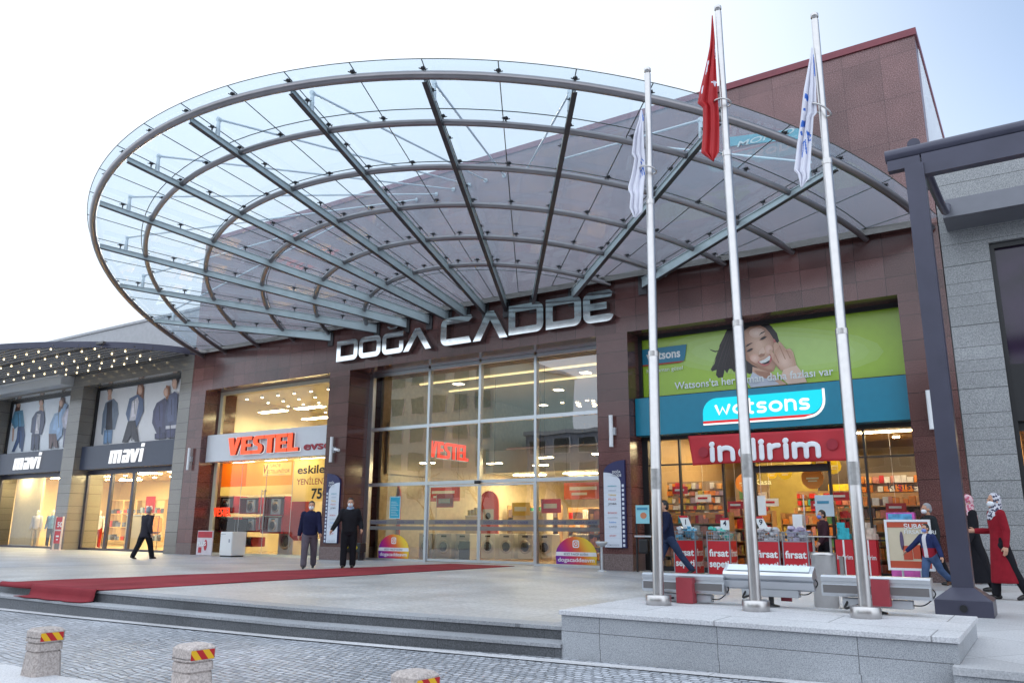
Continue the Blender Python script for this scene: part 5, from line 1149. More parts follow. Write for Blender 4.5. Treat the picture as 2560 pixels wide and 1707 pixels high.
for (xa, xb, ya, yb), nm in zip(ap_pos, apn):
    Y = 20.95; p0 = at(520 + xa * .1722, 1150 + yb * .1722, Y); p1 = at(520 + xb * .1722, 1150 + ya * .1722, Y)
    cx_ = (p0.x + p1.x) / 2; w_ = p1.x - p0.x; h = p1.z - p0.z
    t = thing('display_niche', 'red and white wall niche holding a washing machine, %s of the shop window display' % nm, 'display niche', (cx_, Y, p0.z), 'washing machine niches')
    b = MB(); b.box(p0.x, p1.x, Y + .3, Y + .34, p0.z, p1.z); b.box(p0.x - .04, p0.x, Y - .3, Y + .34, p0.z - .04, p1.z + .04); b.box(p1.x, p1.x + .04, Y - .3, Y + .34, p0.z - .04, p1.z + .04); b.box(p0.x, p1.x, Y - .3, Y + .34, p0.z - .05, p0.z); b.box(p0.x, p1.x, Y - .3, Y + .34, p1.z, p1.z + .04, 1)
    b.add([(p0.x, Y + .295, p0.z), (p0.x + w_ * .1, Y + .295, p0.z), (p0.x + w_ * .3, Y + .295, p1.z), (p0.x + w_ * .2, Y + .295, p1.z), (p1.x - w_ * .1, Y + .295, p0.z), (p1.x, Y + .295, p0.z), (p1.x - w_ * .2, Y + .295, p1.z), (p1.x - w_ * .3, Y + .295, p1.z)], [(0, 1, 2, 3), (4, 5, 6, 7)], 2)
    b.build('shelf_box', [REDP, CREAM, PINK], t)
    washer('white washing machine in the %s niche of the appliance shop window' % nm, 'washing machines in the shop window', cx_, Y - .22, p0.z + .001, w_ * .48, h * .92, dp=.45)
p = at(520 + 1110 * .1722, 1150 + 1400 * .1722, 21.2); washer('large cream washing machine on the shop floor behind the walking man', None, p.x, 21.2, .006, .82, 1.1)
t = thing('television_panel', 'dark screen panel standing behind the white dishwasher in the window', 'screen', (-25.6, 20.75, 0))
a = at(555, 1338, 20.45); c = at(618, 1298, 20.45); m_ = (a.x + c.x) / 2; b = MB(); b.box(a.x, m_ - .02, 20.45, 20.5, a.z, c.z); b.box(m_ + .02, c.x, 20.45, 20.5, a.z - .35, c.z); b.build('screen', BLACK, t); b = MB(); b.box(a.x + .3, c.x - .3, 20.42, 20.55, .006, .2); b.box(m_ - .02, m_ + .02, 20.46, 20.49, .2, c.z); b.build('stand', ALU_P, t)
# arch-shaped red display on a white drum
t = thing('red_display_stand', 'tall red slab display on a white round base in the appliance shop window', 'display stand', (-22.5, 20.9, 0))
b = MB(); a = at(735, 1350, 20.9); c = at(770, 1226, 20.9); b.plate([(a.x - .3, a.z + .25), (a.x + .1, a.z), (c.x + .05, a.z), (c.x + .05, c.z), (a.x + .15, c.z), (a.x + .0, c.z - .12)], 20.8, .25); b.build('slab', mat('display_red', (.58, .03, .015), .35), t)
b = MB(); b.lathe([(.75, 0), (.78, .1), (.80, .28), (.6, .5), (.3, .56)], -21.95, 21.25, .1, 28); b.lathe([(.82, 0), (.82, .1)], -21.95, 21.25, .006, 28); b.build('base', APW, t)
# yellow and orange boards hung inside the window
def backlit(n, c):
    m = bpy.data.materials.new(n); m.use_nodes = True; t = m.node_tree; t.nodes.clear(); d = t.nodes.new('ShaderNodeBsdfDiffuse'); l = t.nodes.new('ShaderNodeBsdfTranslucent'); x = t.nodes.new('ShaderNodeMixShader'); o = t.nodes.new('ShaderNodeOutputMaterial')
    g = t.nodes.new('ShaderNodeNewGeometry'); z = t.nodes.new('ShaderNodeTexNoise'); z.inputs['Scale'].default_value = 1.2; r = t.nodes.new('ShaderNodeMix'); r.data_type = 'RGBA'; r.inputs[6].default_value = col4([q * .85 for q in c]); r.inputs[7].default_value = col4([min(1, q * 1.1) for q in c]); t.links.new(g.outputs['Position'], z.inputs['Vector']); t.links.new(z.outputs['Fac'], r.inputs[0])
    for q in (d, l): t.links.new(r.outputs[2], q.inputs[0])
    x.inputs[0].default_value = .55; t.links.new(d.outputs[0], x.inputs[1]); t.links.new(l.outputs[0], x.inputs[2]); t.links.new(x.outputs[0], o.inputs[0]); return m
YEL = backlit('sticker_yellow', (.84, .66, .26)); ORB = backlit('sticker_orange', (.80, .17, .012)); OR2 = backlit('sticker_light_orange', (.86, .38, .07))
s = thing('window_board', 'yellow and orange advertising boards hung inside the appliance shop window', 'advertising board', (-24, 20.34, 2.2))
b = MB(); y = 20.40
for xa, xb, za, zb, q in ((-27.2, -25.7, 2.56, 3.48, 0), (-25.7, -24.75, 2.56, 3.48, 1), (-24.75, -23.2, 2.92, 3.40, 2), (-24.75, -23.2, 3.40, 3.48, 1), (-24.75, -23.2, 2.56, 2.92, 1), (-23.2, -23.1, 2.56, 3.48, 1), (-27.2, -23.1, 2.22, 2.56, 2), (-23.1, -20.5, 1.95, 3.48, 2)): b.add([(xa, y, za), (xb, y, za), (xb, y, zb), (xa, y, zb)], [(0, 1, 2, 3)], q)
b.build('board', [ORB, OR2, YEL], s)
ty = y - .006
text('lettering', 'eskile', -22.85, 2.95, .30, y - .002, DKB, s, 1.42, .025); text('lettering', 'YENİLENİ', -22.85, 2.55, .22, y - .002, RED_T, s, 1.48, .01); text('lettering', '750', -22.05, 2.05, .36, y - .002, DKB, s, .85, .03)
text('lettering', 'TÜRKİYE', -24.40, 3.24, .12, ty, DKB, s, .62, .008, .004, .2); text('lettering', 'ESTELLENİYOR', -24.50, 3.02, .13, ty, RED_T, s, 1.22, .006, .004, .2); text('lettering', 'V', -24.74, 3.02, .34, ty, RED_T, s, .26, .02, .004, .2); text('lettering', 'YENİLER KAZANIR ENERJİNİZ', -24.70, 2.93, .055, ty, mat('pale_blue_letter', (.2, .25, .45), .5), s, 1.2)
s = thing('neon_sign', 'small glowing red-orange block letter sign low in the appliance window', 'neon sign', (-26.9, 20.2, 1.4))
NEON = lamp('neon_red', (1, .05, .012), 1.1); a = at(536, 1290, 20.2); c = at(579, 1276, 20.2)
vestel(s, a.x, c.x, a.z, c.z + .12, 20.2, .05, False, NEON)
# outside the window: dishwasher and small poster
t = thing('dishwasher', 'white dishwasher standing outside the appliance shop window', 'dishwasher', (-25.6, 18.9, 0))
p = at(547, 1394, 18.9); b = MB(); b.box(p.x, p.x + .66, 18.9, 19.5, .05, .87, 0, .012); b.build('body', APW, t); b = MB(); b.box(p.x + .02, p.x + .64, 18.885, 18.9, .72, .85); b.box(p.x + .02, p.x + .64, 18.885, 18.9, .16, .70); b.build('door', APW, t)
b = MB(); b.box(p.x + .48, p.x + .56, 18.88, 18.885, .50, .62); b.box(p.x + .04, p.x + .3, 18.88, 18.885, .78, .80); b.build('label_plate', mat('grey_label', (.3, .32, .36), .4), t); b = MB(); b.box(p.x + .02, p.x + .64, 18.93, 19.45, 0, .05); b.build('kick_plate', BLACK, t)
s = thing('poster_board', 'small red and white poster board leaning on the brown pier beside the dishwasher', 'poster', (-27.6, 19.3, 0))
a = at(489, 1392, 19.2); c = at(533, 1326, 19.2); b = MB(); b.box(a.x, c.x, 19.2, 19.24, .02, c.z); b.build('board', mat('poster_pale', (.58, .52, .56), .4), s)
b = MB(); b.box(a.x + .03, c.x - .03, 19.19, 19.199, c.z - .25, c.z - .03); b.box(a.x + .12, a.x + .3, 19.19, 19.199, .1, .3); b.plate(oval(a.x + .52, .38, .09, .2), 19.19, .008); b.build('print', REDP, s); text('lettering', 'PLUS', a.x + .05, .36, .14, 19.188, WT, s, .5, .03)
t = thing('floor_barrier', 'black box with yellow chevrons on the floor behind the guard in black', 'barrier', (-18.8, 19.9, 0))
a = at(852, 1388, 19.75); c = at(886, 1362, 19.75); b = MB(); b.box(a.x, c.x + .25, 19.75, 20.05, .26, .56, 0, .02); b.build('body', BLACK, t)
b = MB()
for k in range(4):
    xx = a.x + .08 + (k % 2) * .12 + (k // 2) * .42; b.plate([(xx, .32), (xx + .06, .32), (xx + .12, .41), (xx + .06, .5), (xx, .5), (xx + .06, .41)], 19.742, .006)
b.build('chevron', mat('chevron_yellow', (.75, .6, .0), .5), t); b = MB(); b.box(a.x + .05, a.x + .12, 19.8, 20.0, 0, .26); b.box(c.x + .13, c.x + .2, 19.8, 20.0, 0, .26); b.build('leg', BLACK, t)

random.seed(5)
GOODS = [mat('pack_%d' % i, c, .45, var=.25, vscale=9) for i, c in enumerate(((.75, .24, .03), (.62, .03, .03), (.80, .42, .14), (.75, .72, .66), (.05, .42, .48), (.60, .45, .08), (.12, .06, .05), (.40, .30, .36), (.10, .30, .10), (.62, .25, .18)))]
SHELFW = mat('shelf_wood', (.40, .24, .10), .5, var=.12)
def shelf(lab, grp, x0, x1, y, h, rows, per, pal, low=.1, dp=.4):
    t = thing('store_shelf', lab, 'shelf', ((x0 + x1) / 2, y, 0), grp)
    b = MB(); b.box(x0, x1, y + dp, y + dp + .03, .006, h); b.box(x0 - .03, x0, y, y + dp, .006, h); b.box(x1, x1 + .03, y, y + dp, .006, h)
    st = (h - low) / rows
    for k in range(rows): b.box(x0, x1, y, y + dp, low + k * st - .03, low + k * st)
    b.build('frame', SHELFW, t)
    b = MB()
    for k in range(rows):
        x = x0 + .02
        while x < x1 - .08:
            w_ = random.uniform(.06, .16) * per; hh = random.uniform(.45, .82) * st; m = random.choice(pal); 
            if x + w_ < x1: b.box(x, x + w_ * .92, y + .03, y + .22, low + k * st, low + k * st + hh, m)
            x += w_
    b.build('goods', GOODS, t, kind='stuff')
    return t
# ------------------------------------------------------------------ entrance hall contents
s = thing('hall_shop_sign', 'glowing orange block letters on the left wall deep inside the entrance hall', 'shop sign', (-19.2, 24, 3.6))
vestel(s, -1.3, 1.3, -.31, .31, 0, .08, True, NEON)
for c in s.children:
    for v in c.data.vertices: q = v.co + Vector(s.location); v.co = Vector((-19.15 - q.y, 24.6 + q.x * .95, 3.95 + q.z)) - Vector(s.location)
b = MB(); b.box(-19.26, -19.2, 21.2, 30, 2.9, 4.7, 0); b.build('sign_board', mat('hall_cream', (.62, .52, .36), .5, var=.05), s)
ARCH = mat('arch_red', (.62, .05, .02), .45, var=.05)
for k, (px0, px1, py0, py1, yy, lab) in enumerate(((953, 1002, 1204, 1300, 21.9, 'red arched display board with a washing machine picture, left in the entrance hall'), (1196, 1246, 1226, 1300, 24.5, 'red arched display board with a washing machine picture, right of the sliding doors'))):
    a = at(px0, py1, yy); c = at(px1, py0, yy); t = thing('arch_board', lab, 'display board', ((a.x + c.x) / 2, yy, 0), 'red arched display boards')
    w_ = (c.x - a.x) / 2; cx_ = (a.x + c.x) / 2
    b = MB(); b.plate([(a.x, .02), (c.x, .02)] + [(cx_ + w_ * math.cos(R(q)), c.z - w_ * 1.1 + w_ * 1.1 * math.sin(R(q))) for q in range(0, 181, 15)], yy, .06); b.build('board', ARCH, t)
    b = MB(); b.box(cx_ - w_ * .55, cx_ + w_ * .55, yy - .012, yy - .004, c.z - w_ * 2.6, c.z - w_ * 1.5); b.plate(oval(cx_, c.z - w_ * 2.05, w_ * .28, w_ * .28), yy - .018, .004, 1); b.build('print', [APW, APD], t)
random.seed(11)
k = 0
for x, y, n_ in ((-18.5, 22.6, 3), (-17.0, 24.3, 4), (-14.6, 27.0, 4), (-12.9, 23.6, 3)):
    for q in range(n_):
        washer('white washing machine in a row on the entrance hall floor', 'appliances in the entrance hall', x + q * .72, y + q * .12, .006, .62, .86)
for x, y, z, r_, c in ((-17.9, 22.4, 1.75, .0, 0), (-15.9, 24.2, 1.5, 0, 1), (-13.9, 22.9, 1.55, 0, 0), (-11.6, 23.0, 1.75, 0, 1)):
    t = thing('flag_sign', ('red' if c == 0 else 'yellow') + ' price flag on a thin pole above the hall appliances', 'price flag', (x, y, 0), ('red' if c == 0 else 'yellow') + ' price flags in the hall'); b = MB(); b.tube([(x, y, 0), (x, y, z + .45)], .012, 6); b.build('pole', STEEL, t)
    b = MB(); b.box(x + .015, x + .75, y - .006, y + .006, z, z + .45); b.build('flag', mat('price_flag_%d' % c, ((.65, .03, .02), (.75, .5, .02))[c], .5), t); b = MB(); b.box(x + .1, x + .6, y - .011, y - .007, z + .15, z + .3); b.build('print', WT, t)
for x, y, w_, h, c, lab, nm in ((-18.6, 25.6, .8, 1.5, (.6, .58, .5), 'tall pale cabinet in the entrance hall', 'cabinet'), (-12.75, 25.4, 1.5, 1.0, (.22, .23, .27), 'grey counter unit in the entrance hall right of the doors', 'counter'), (-11.3, 24.6, .9, 1.5, (.28, .24, .2), 'dark shelving stand with goods at the right of the hall', 'cabinet'), (-17.3, 27.6, 1.6, 1.7, (.5, .46, .38), 'wide pale display cabinet deep in the hall', 'cabinet'), (-11.2, 22.6, .5, 1.1, (.7, .42, .34), 'small peach display column beside the right entrance pane', 'display column')):
    t = thing(nm.replace(' ', '_'), lab, nm, (x, y, 0)); b = MB(); b.box(x - w_ / 2, x + w_ / 2, y, y + .5, .08, h, 0, .01); b.build('body', mat('furn_%g' % x, c, .4, var=.1), t)
    b = MB(); b.box(x - w_ / 2 - .02, x + w_ / 2 + .02, y - .02, y + .52, h, h + .04); b.build('top', WHITE, t); b = MB(); b.box(x - w_ / 2 + .04, x + w_ / 2 - .04, y + .04, y + .46, 0.006, .08); b.build('plinth', BLACK, t)
    b = MB()
    for j in range(5): xx = x - w_ / 2 + w_ * (j + .5) / 5; b.box(xx - .05, xx + .05, y + .1, y + .25, h + .041, h + .15 + .2 * random.random())
    o = b.build('goods', mat('goods_%g' % x, (random.random() * .5, .25, .25 * random.random()), .5, var=.4, vscale=9), t); o['kind'] = 'stuff'
b = MB(); b.box(-19.3, -10.2, 27.2, 36, 3.25, 4.15); b.build('mezzanine_slab', mat('pale_blue_slab', (.40, .46, .50), .4), mall)
b = MB(); b.box(-18.0, -10.6, 26.9, 27.2, 4.15, 4.2); b.build('mezzanine_edge', ALU, mall)
for x, y in ((-17.8, 28.4), (-15.4, 28.4), (-13.0, 28.4), (-11.2, 28.4), (-16.6, 31), (-13.8, 31)): panel_lamp('added warm fill panel under the hall mezzanine', 'added fill panels under the mezzanine', x, y, 3.22, 1.3, .5, lamp('mezzanine_fill_glow', (1, .78, .42), 60))  # panels added to give the lower hall its warm light
for x, y in ((-18.2, 22.2), (-16.2, 23.5), (-13.4, 22.3), (-11.2, 22.0), (-15.2, 25.0), (-11.4, 25.4)): 
    tt = panel_lamp('added warm fill lamp hanging low in the entrance hall', 'added fill lamps in the entrance hall', x, y, 3.3, .55, .16, lamp('hall_fill_glow', (1, .78, .42), 55), 'hall_fill_lamp'); b = MB(); b.tube([(x, y, 3.34), (x, y, 6.33)], .008, 5); b.build('cord', BLACK, tt)  # unseen hanging lamps, added to brighten the hall at door height
for yy in (22.8, 24.6): b = MB(); b.box(-19.2, -10.3, yy, yy + .09, 6.28, 6.33); o = b.build('light_line', lamp('line_glow', (1, .75, .35), 1.2), mall)
random.seed(23)
shelf('wide hall shelf of mixed red and white goods behind the right entrance pane', 'hall shelves', -12.4, -10.5, 23.4, 1.7, 4, 1.4, [1, 3, 6, 2, 5, 9])
shelf('hall shelf of white and cream goods under the mezzanine', 'hall shelves', -16.2, -13.6, 28.8, 1.9, 4, 1.8, [3, 3, 2, 6, 1])
shelf('hall shelf of dark and red goods at the far left under the mezzanine', 'hall shelves', -19.0, -16.6, 28.6, 2.0, 4, 1.8, [3, 6, 1, 0, 7])
for x, y, z, w_, h, c, lab in ((-18.4, 23.4, 2.0, 1.5, .5, (.6, .05, .03), 'wide red hanging banner on the left of the hall'), (-14.0, 26.0, 2.1, 1.6, .6, (.62, .12, .04), 'orange red hanging banner in the middle of the hall'), (-11.3, 24.9, 2.1, 1.2, .7, (.5, .08, .06), 'dark red hanging banner at the right of the hall')):
    t = thing('hanging_banner', lab, 'banner', (x, y, z), 'hanging banners in the entrance hall'); b = MB(); b.box(x - w_ / 2, x + w_ / 2, y, y + .03, z, z + h); b.build('sheet', mat('banner_%g' % x, c, .5, var=.3, vscale=3), t); b = MB(); b.tube([(x - w_ / 2 + .1, y + .015, z + h), (x - w_ / 2 + .1, y + .015, 6.3)], .005, 5); b.tube([(x + w_ / 2 - .1, y + .015, z + h), (x + w_ / 2 - .1, y + .015, 6.3)], .005, 5); b.build('string', BLACK, t); b = MB(); b.box(x - w_ * .35, x + w_ * .35, y - .008, y - .002, z + h * .55, z + h * .75); b.box(x - w_ * .3, x + w_ * .1, y - .008, y - .002, z + h * .25, z + h * .4); b.build('print', WT, t)
b = MB(); b.box(-13.3, -12.5, 26.2, 27.0, .006, 6.35); b.build('column', BROWN_ROW, mall)
t = thing('chalkboard', 'black standing notice board inside the sliding doors', 'notice board', (-15.6, 21.4, 0))
a = at(1147, 1404, 21.4); c = at(1173, 1352, 21.4); b = MB(); b.box(a.x, c.x, 21.4, 21.45, .04, c.z); b.build('board', mat('slate', (.04, .045, .055), .5, var=.4, vscale=20), t); b = MB(); b.box(a.x - .02, a.x + .03, 21.3, 21.6, 0.006, .04); b.box(c.x - .03, c.x + .02, 21.3, 21.6, 0.006, .04); b.build('foot', STEEL, t)
# ash stand and sanitizer stand beside the right pier
t = thing('ash_stand', 'slim grey ash stand in front of the pier right of the entrance', 'ash stand', (-10.1, 19.2, 0))
p = at(1505, 1428, 19.0); b = MB(); b.lathe([(.13, 0), (.13, .02), (.03, .04)], p.x, 19.0, 0, 16); b.tube([(p.x, 19, .03), (p.x, 19, .62)], .03, 10); b.build('post', ALU_P, t); b = MB(); b.lathe([(.03, .60), (.15, .68), (.16, .74), (.12, .74)], p.x, 19.0, 0, 16); b.build('bowl', ALU_P, t)
t = thing('sanitizer_stand', 'black stand with a pale cyan notice between the pier and the drugstore window', 'stand', (-9.0, 19.3, 0))
a = at(1590, 1308, 19.3); c = at(1622, 1262, 19.3); b = MB(); b.box(a.x, c.x, 19.3, 19.32, a.z, c.z); b.box(a.x + .04, c.x - .04, 19.292, 19.299, c.z - .12, c.z - .06, 1); b.plate(oval((a.x + c.x) / 2 + .03, a.z + .2, .09, .08), 19.292, .006, 2); b.build('notice', [mat('cyan_paper', (.25, .55, .62), .5), mat('cyan_print', (.05, .25, .4), .5), mat('orange_print', (.55, .2, .1), .5)], t)
b = MB(); b.box(a.x - .03, c.x + .05, 19.25, 19.5, .86, .90); b.build('tray', ALU_P, t)
for xx in (a.x, c.x + .02): b = MB(); b.box(xx - .02, xx + .02, 19.3, 19.34, 0, a.z); b.build('leg', BLACK, t)
b = MB(); b.box(a.x + .05, c.x - .05, 19.28, 19.42, .45, .82, 0, .04); b.build('canister', BLACK, t)

# ------------------------------------------------------------------ drugstore goods
random.seed(5)
shelf('drugstore shelf packed with orange and red goods behind the left window', 'drugstore shelves', -8.8, -6.8, 21.6, 1.75, 5, 1.0, [0, 0, 1, 2, 3, 5, 9, 9])
shelf('drugstore shelf of orange boxes left of the doorway', 'drugstore shelves', -6.6, -5.95, 21.2, 1.55, 5, 1.0, [0, 1, 9, 1])
shelf('long drugstore shelf of mixed bottles behind the doorway', 'drugstore shelves', -6.2, -4.0, 24.6, 1.7, 5, 1.0, [0, 2, 3, 5, 8, 4, 9])
shelf('drugstore shelf of orange and cream packs behind the right window', 'drugstore shelves', -3.7, -2.3, 20.9, 1.95, 6, 1.1, [0, 0, 2, 3, 6, 9, 2])
shelf('back wall shelf of the drugstore full of goods', 'drugstore shelves', -8.8, -2.0, 28.4, 2.2, 6, 1.3, [0, 1, 2, 3, 4, 5, 9])
shelf('tall narrow drugstore shelf of red boxes beside the doorway edge', 'drugstore shelves', -4.2, -3.75, 20.75, 1.6, 6, .8, [1, 1, 9, 0])
t = thing('dark_partition', 'dark brown partition wall with a cashier sign inside the drugstore', 'partition', (-4.9, 26.5, 0))
b = MB(); b.box(-5.9, -2.6, 26.5, 26.6, .006, 3.3); b.build('panel', mat('dark_brown_panel', (.04, .025, .015), .4), t); text('lettering', 'Kasa', -4.2, 2.55, .17, 26.49, lamp('white_sign_glow', (1, 1, 1), .8), t, .55, .02); text('lettering', 'Kasa', -7.9, 2.5, .17, 26.49, lamp('gold_sign_glow', (.9, .8, .4), .6), t, .55, .015)
b = MB(); b.box(-5.6, -5.0, 26.44, 26.49, 1.95, 2.45); b.build('picture', mat('yellow_picture', (.6, .45, .02), .4, var=.4, vscale=4), t)
b = MB(); b.box(-8.2, -5.95, 26.6, 26.7, .006, 3.2); b.build('panel', mat('olive_panel', (.30, .24, .06), .5, var=.1), t)
DISK = [(mat('disk_yellow', (.70, .52, .01), .5), 'yellow'), (mat('disk_orange', (.66, .22, .02), .5), 'orange'), (mat('disk_olive', (.25, .20, .03), .5), 'olive')]
for px, py, r_, k, yy in ((2050, 1148, .24, 0, 21.0), (2026, 1118, .21, 2, 21.2), (2082, 1165, .20, 0, 21.3), (2031, 1195, .27, 1, 20.8), (1862, 1207, .26, 1, 21.6), (1962, 1180, .20, 0, 22.5), (1930, 1182, .16, 0, 23)):
    p = at(px, py, yy); t = thing('hanging_disk', '%s round cardboard disk hanging in the drugstore window' % DISK[k][1], 'hanging disk', p, 'hanging cardboard disks')
    b = MB(); b.plate(oval(p.x, p.z, r_, r_), yy, .01); b.build('disk', DISK[k][0], t); b = MB(); b.box(p.x - r_ * .55, p.x + r_ * .55, yy - .006, yy - .002, p.z - .02, p.z + .02); b.box(p.x - r_ * .4, p.x + r_ * .4, yy - .006, yy - .002, p.z - .08, p.z - .05); b.build('print', mat('disk_print', (.72, .66, .4), .5), t)
    b = MB(); b.tube([(p.x, yy + .005, p.z + r_), (p.x, yy + .005, 3.75)], .004, 5); b.build('string', WHITE, t)
s = thing('window_lettering', 'dark lettering stuck on the right drugstore window', 'lettering', (-2.8, DY, 1.9)); text('lettering', 'kişisel bakım', -3.0, 1.98, .17, DY - .012, mat('grey_letter', (.05, .05, .05), .5), s, 1.4)

GREYP = mat('bin_frame', (.33, .35, .38), .35, .6); BRED = mat('bin_red', (.50, .014, .025), .4, var=.06)
PAL = [(.15, .45, .65), (.05, .42, .36), (.45, .42, .45), (.45, .40, .55)]
def promo_bin(lab, px, k, y=18.55, w_=.56):
    p = at(px, 1430, y); x0 = p.x; t = thing('promotion_bin', lab, 'promotion bin', (x0 + w_ / 2, y, 0), 'red promotion bins'); d = .5; h0, h1, h2 = .04, .80, 1.02
    b = MB()
    for xx in (x0, x0 + w_ - .025):
        for yy in (y, y + d - .025): b.box(xx, xx + .025, yy, yy + .025, 0, h2)
    for zz in (h0, h1, h2 - .02):
        b.box(x0 + .025, x0 + w_ - .025, y, y + .025, zz, zz + .02); b.box(x0 + .025, x0 + w_ - .025, y + d - .025, y + d, zz, zz + .02); b.box(x0, x0 + .025, y + .025, y + d - .025, zz, zz + .02); b.box(x0 + w_ - .025, x0 + w_, y + .025, y + d - .025, zz, zz + .02)
    b.build('frame', GREYP, t)
    b = MB()
    for i in range(1, 9): xx = x0 + w_ * i / 9; b.box(xx - .003, xx + .003, y + .01, y + .016, h1 + .02, h2 - .02); yy = y + d * i / 9; b.box(x0 + w_ - .014, x0 + w_ - .008, yy - .003, yy + .003, h1 + .02, h2 - .02)
    for zz in (h1 + .07, h1 + .13): b.box(x0 + .025, x0 + w_ - .025, y + .006, y + .01, zz, zz + .006); b.box(x0 + w_ - .008, x0 + w_ - .004, y + .025, y + d - .025, zz, zz + .006)
    b.build('wire_basket', ALU, t)
    b = MB(); b.box(x0 + .025, x0 + w_ - .025, y + .004, y + .016, h0 + .02, h1); b.box(x0 + w_ - .016, x0 + w_ - .004, y + .025, y + d - .025, h0 + .02, h1); b.box(x0 + .025, x0 + w_ - .05, y + .05, y + d - .03, h0 + .3, h0 + .32); b.box(x0 + .004, x0 + .016, y + .025, y + d - .025, h0 + .02, h1); b.build('panel', BRED, t)
    xc = x0 + w_ / 2
    text('lettering', 'fırsat', xc, .46, .155, y + .002, WT, t, .46, .03, .004, 0, 'CENTER'); text('lettering', 'sepeti', xc, .22, .155, y + .002, WT, t, .46, .03, .004, 0, 'CENTER')
    for tx, z in (('fırsat', .46), ('sepeti', .22)):
        o = text('lettering', tx, 0, z, .155, 0, WT, t, .40, .03, .004, 0, 'CENTER')
        for v in o.data.vertices: q = v.co + Vector(t.location); v.co = Vector((x0 + w_ + .002 - q.y - .004, y + d / 2 + q.x, q.z)) - Vector(t.location)
    b = MB(); random.seed(k)
    for i in range(34):
        cx_ = x0 + random.uniform(.08, w_ - .08); cy_ = y + random.uniform(.08, d - .08); s_ = random.uniform(.05, .085); z = h1 + random.uniform(.0, .30)
        bm = bmesh.new(); bmesh.ops.create_cube(bm, size=1); bmesh.ops.rotate(bm, verts=bm.verts, matrix=Matrix.Rotation(random.uniform(-.6, .6), 3, random.choice('XYZ'))); bmesh.ops.scale(bm, verts=bm.verts, vec=(s_ * 1.7, s_ * 1.4, s_)); bmesh.ops.translate(bm, verts=bm.verts, vec=(cx_, cy_, z)); bmesh.ops.bevel(bm, geom=list(bm.edges), offset=.008, segments=1, affect='EDGES'); b.bm(bm, random.choice((0, 0, 1)))
    b.build('goods', [mat('bin_goods_%d' % k, PAL[k], .4, var=.3, vscale=14), mat('bin_goods_pale', (.6, .62, .66), .4)], t, kind='stuff')
promo_bin('red promotion bin with light blue packs, leftmost beside the walking man', 1686, 0)
promo_bin('red promotion bin with turquoise packs, second from the left', 1770, 1)
promo_bin('red promotion bin with crumpled grey and blue packs, right of the middle flagpole', 1890, 2)
promo_bin('red promotion bin with lilac checked packs beside the steel litter bin', 1960, 3)
def price_sign(lab, px, py0, py1, pw, y, tilt, tx):
    a = at(px, py1, y); c = at(px + pw, py0, y); t = thing('price_card', lab, 'price card', a, 'white price cards'); b = MB(); k = tilt
    b.plate([(a.x, a.z), (c.x, a.z), (c.x - k, c.z), (a.x - k, c.z)], y, .008, 0); b.plate([(a.x - k * .86, c.z - .05), (c.x - k * .86, c.z - .05), (c.x - k, c.z), (a.x - k, c.z)], y - .004, .003, 1); b.build('card', [WT, BRED], t)
    text('lettering', tx, (a.x + c.x) / 2 - k * .5, a.z + (c.z - a.z) * .35, .12, y - .004, DKB, t, None, .02, .003, 0, 'CENTER')
    b = MB(); b.tube([((a.x + c.x) / 2, y + .02, .9), ((a.x + c.x) / 2, y + .02, a.z + .02)], .008, 6); b.build('rod', ALU, t)
price_sign('tilted white price card above the leftmost red bin', 1710, 1288, 1322, 20, 18.7, .12, '1'); price_sign('white price card above the second red bin', 1802, 1294, 1324, 20, 18.7, 0, '4'); price_sign('tilted white price card right of the middle flagpole', 1900, 1290, 1322, 20, 18.75, .14, '9')
a = at(1893, 1287, 20.0); c = at(1910, 1238, 20.0); t = thing('notice', 'narrow white notice hanging in the drugstore doorway', 'notice', a); b = MB(); b.box(a.x, c.x, 20.1, 20.12, a.z, c.z); b.build('sheet', WT, t); b = MB(); b.tube([((a.x + c.x) / 2, 20.11, c.z), ((a.x + c.x) / 2, 20.11, 3.4)], .005, 5); b.build('string', WHITE, t)
a = at(2038, 1290, 20.2); c = at(2080, 1236, 20.2); t = thing('notice', 'pale blue notice sheet on the drugstore window beside the boy', 'notice', a); b = MB(); b.box(a.x, c.x, 20.28, 20.30, a.z, c.z); b.box(a.x + .05, c.x - .1, 20.27, 20.279, c.z - .2, c.z - .14, 1); b.build('sheet', [mat('pale_blue_paper', (.5, .62, .70), .5), mat('cyan_print', (.05, .25, .4), .5)], t)
a = at(1985, 1355, 19.3); c = at(2004, 1285, 19.3); t = thing('display_column', 'white cardboard display column behind the lilac bin', 'display column', a); b = MB(); b.box(a.x, c.x, 19.3, 19.5, 0, c.z, 0, .01); b.build('body', WT, t); b = MB(); b.tube([(c.x + .04, 19.4, 0), (c.x + .04, 19.4, c.z + .45)], .015, 8); b.build('pole', ALU, t)
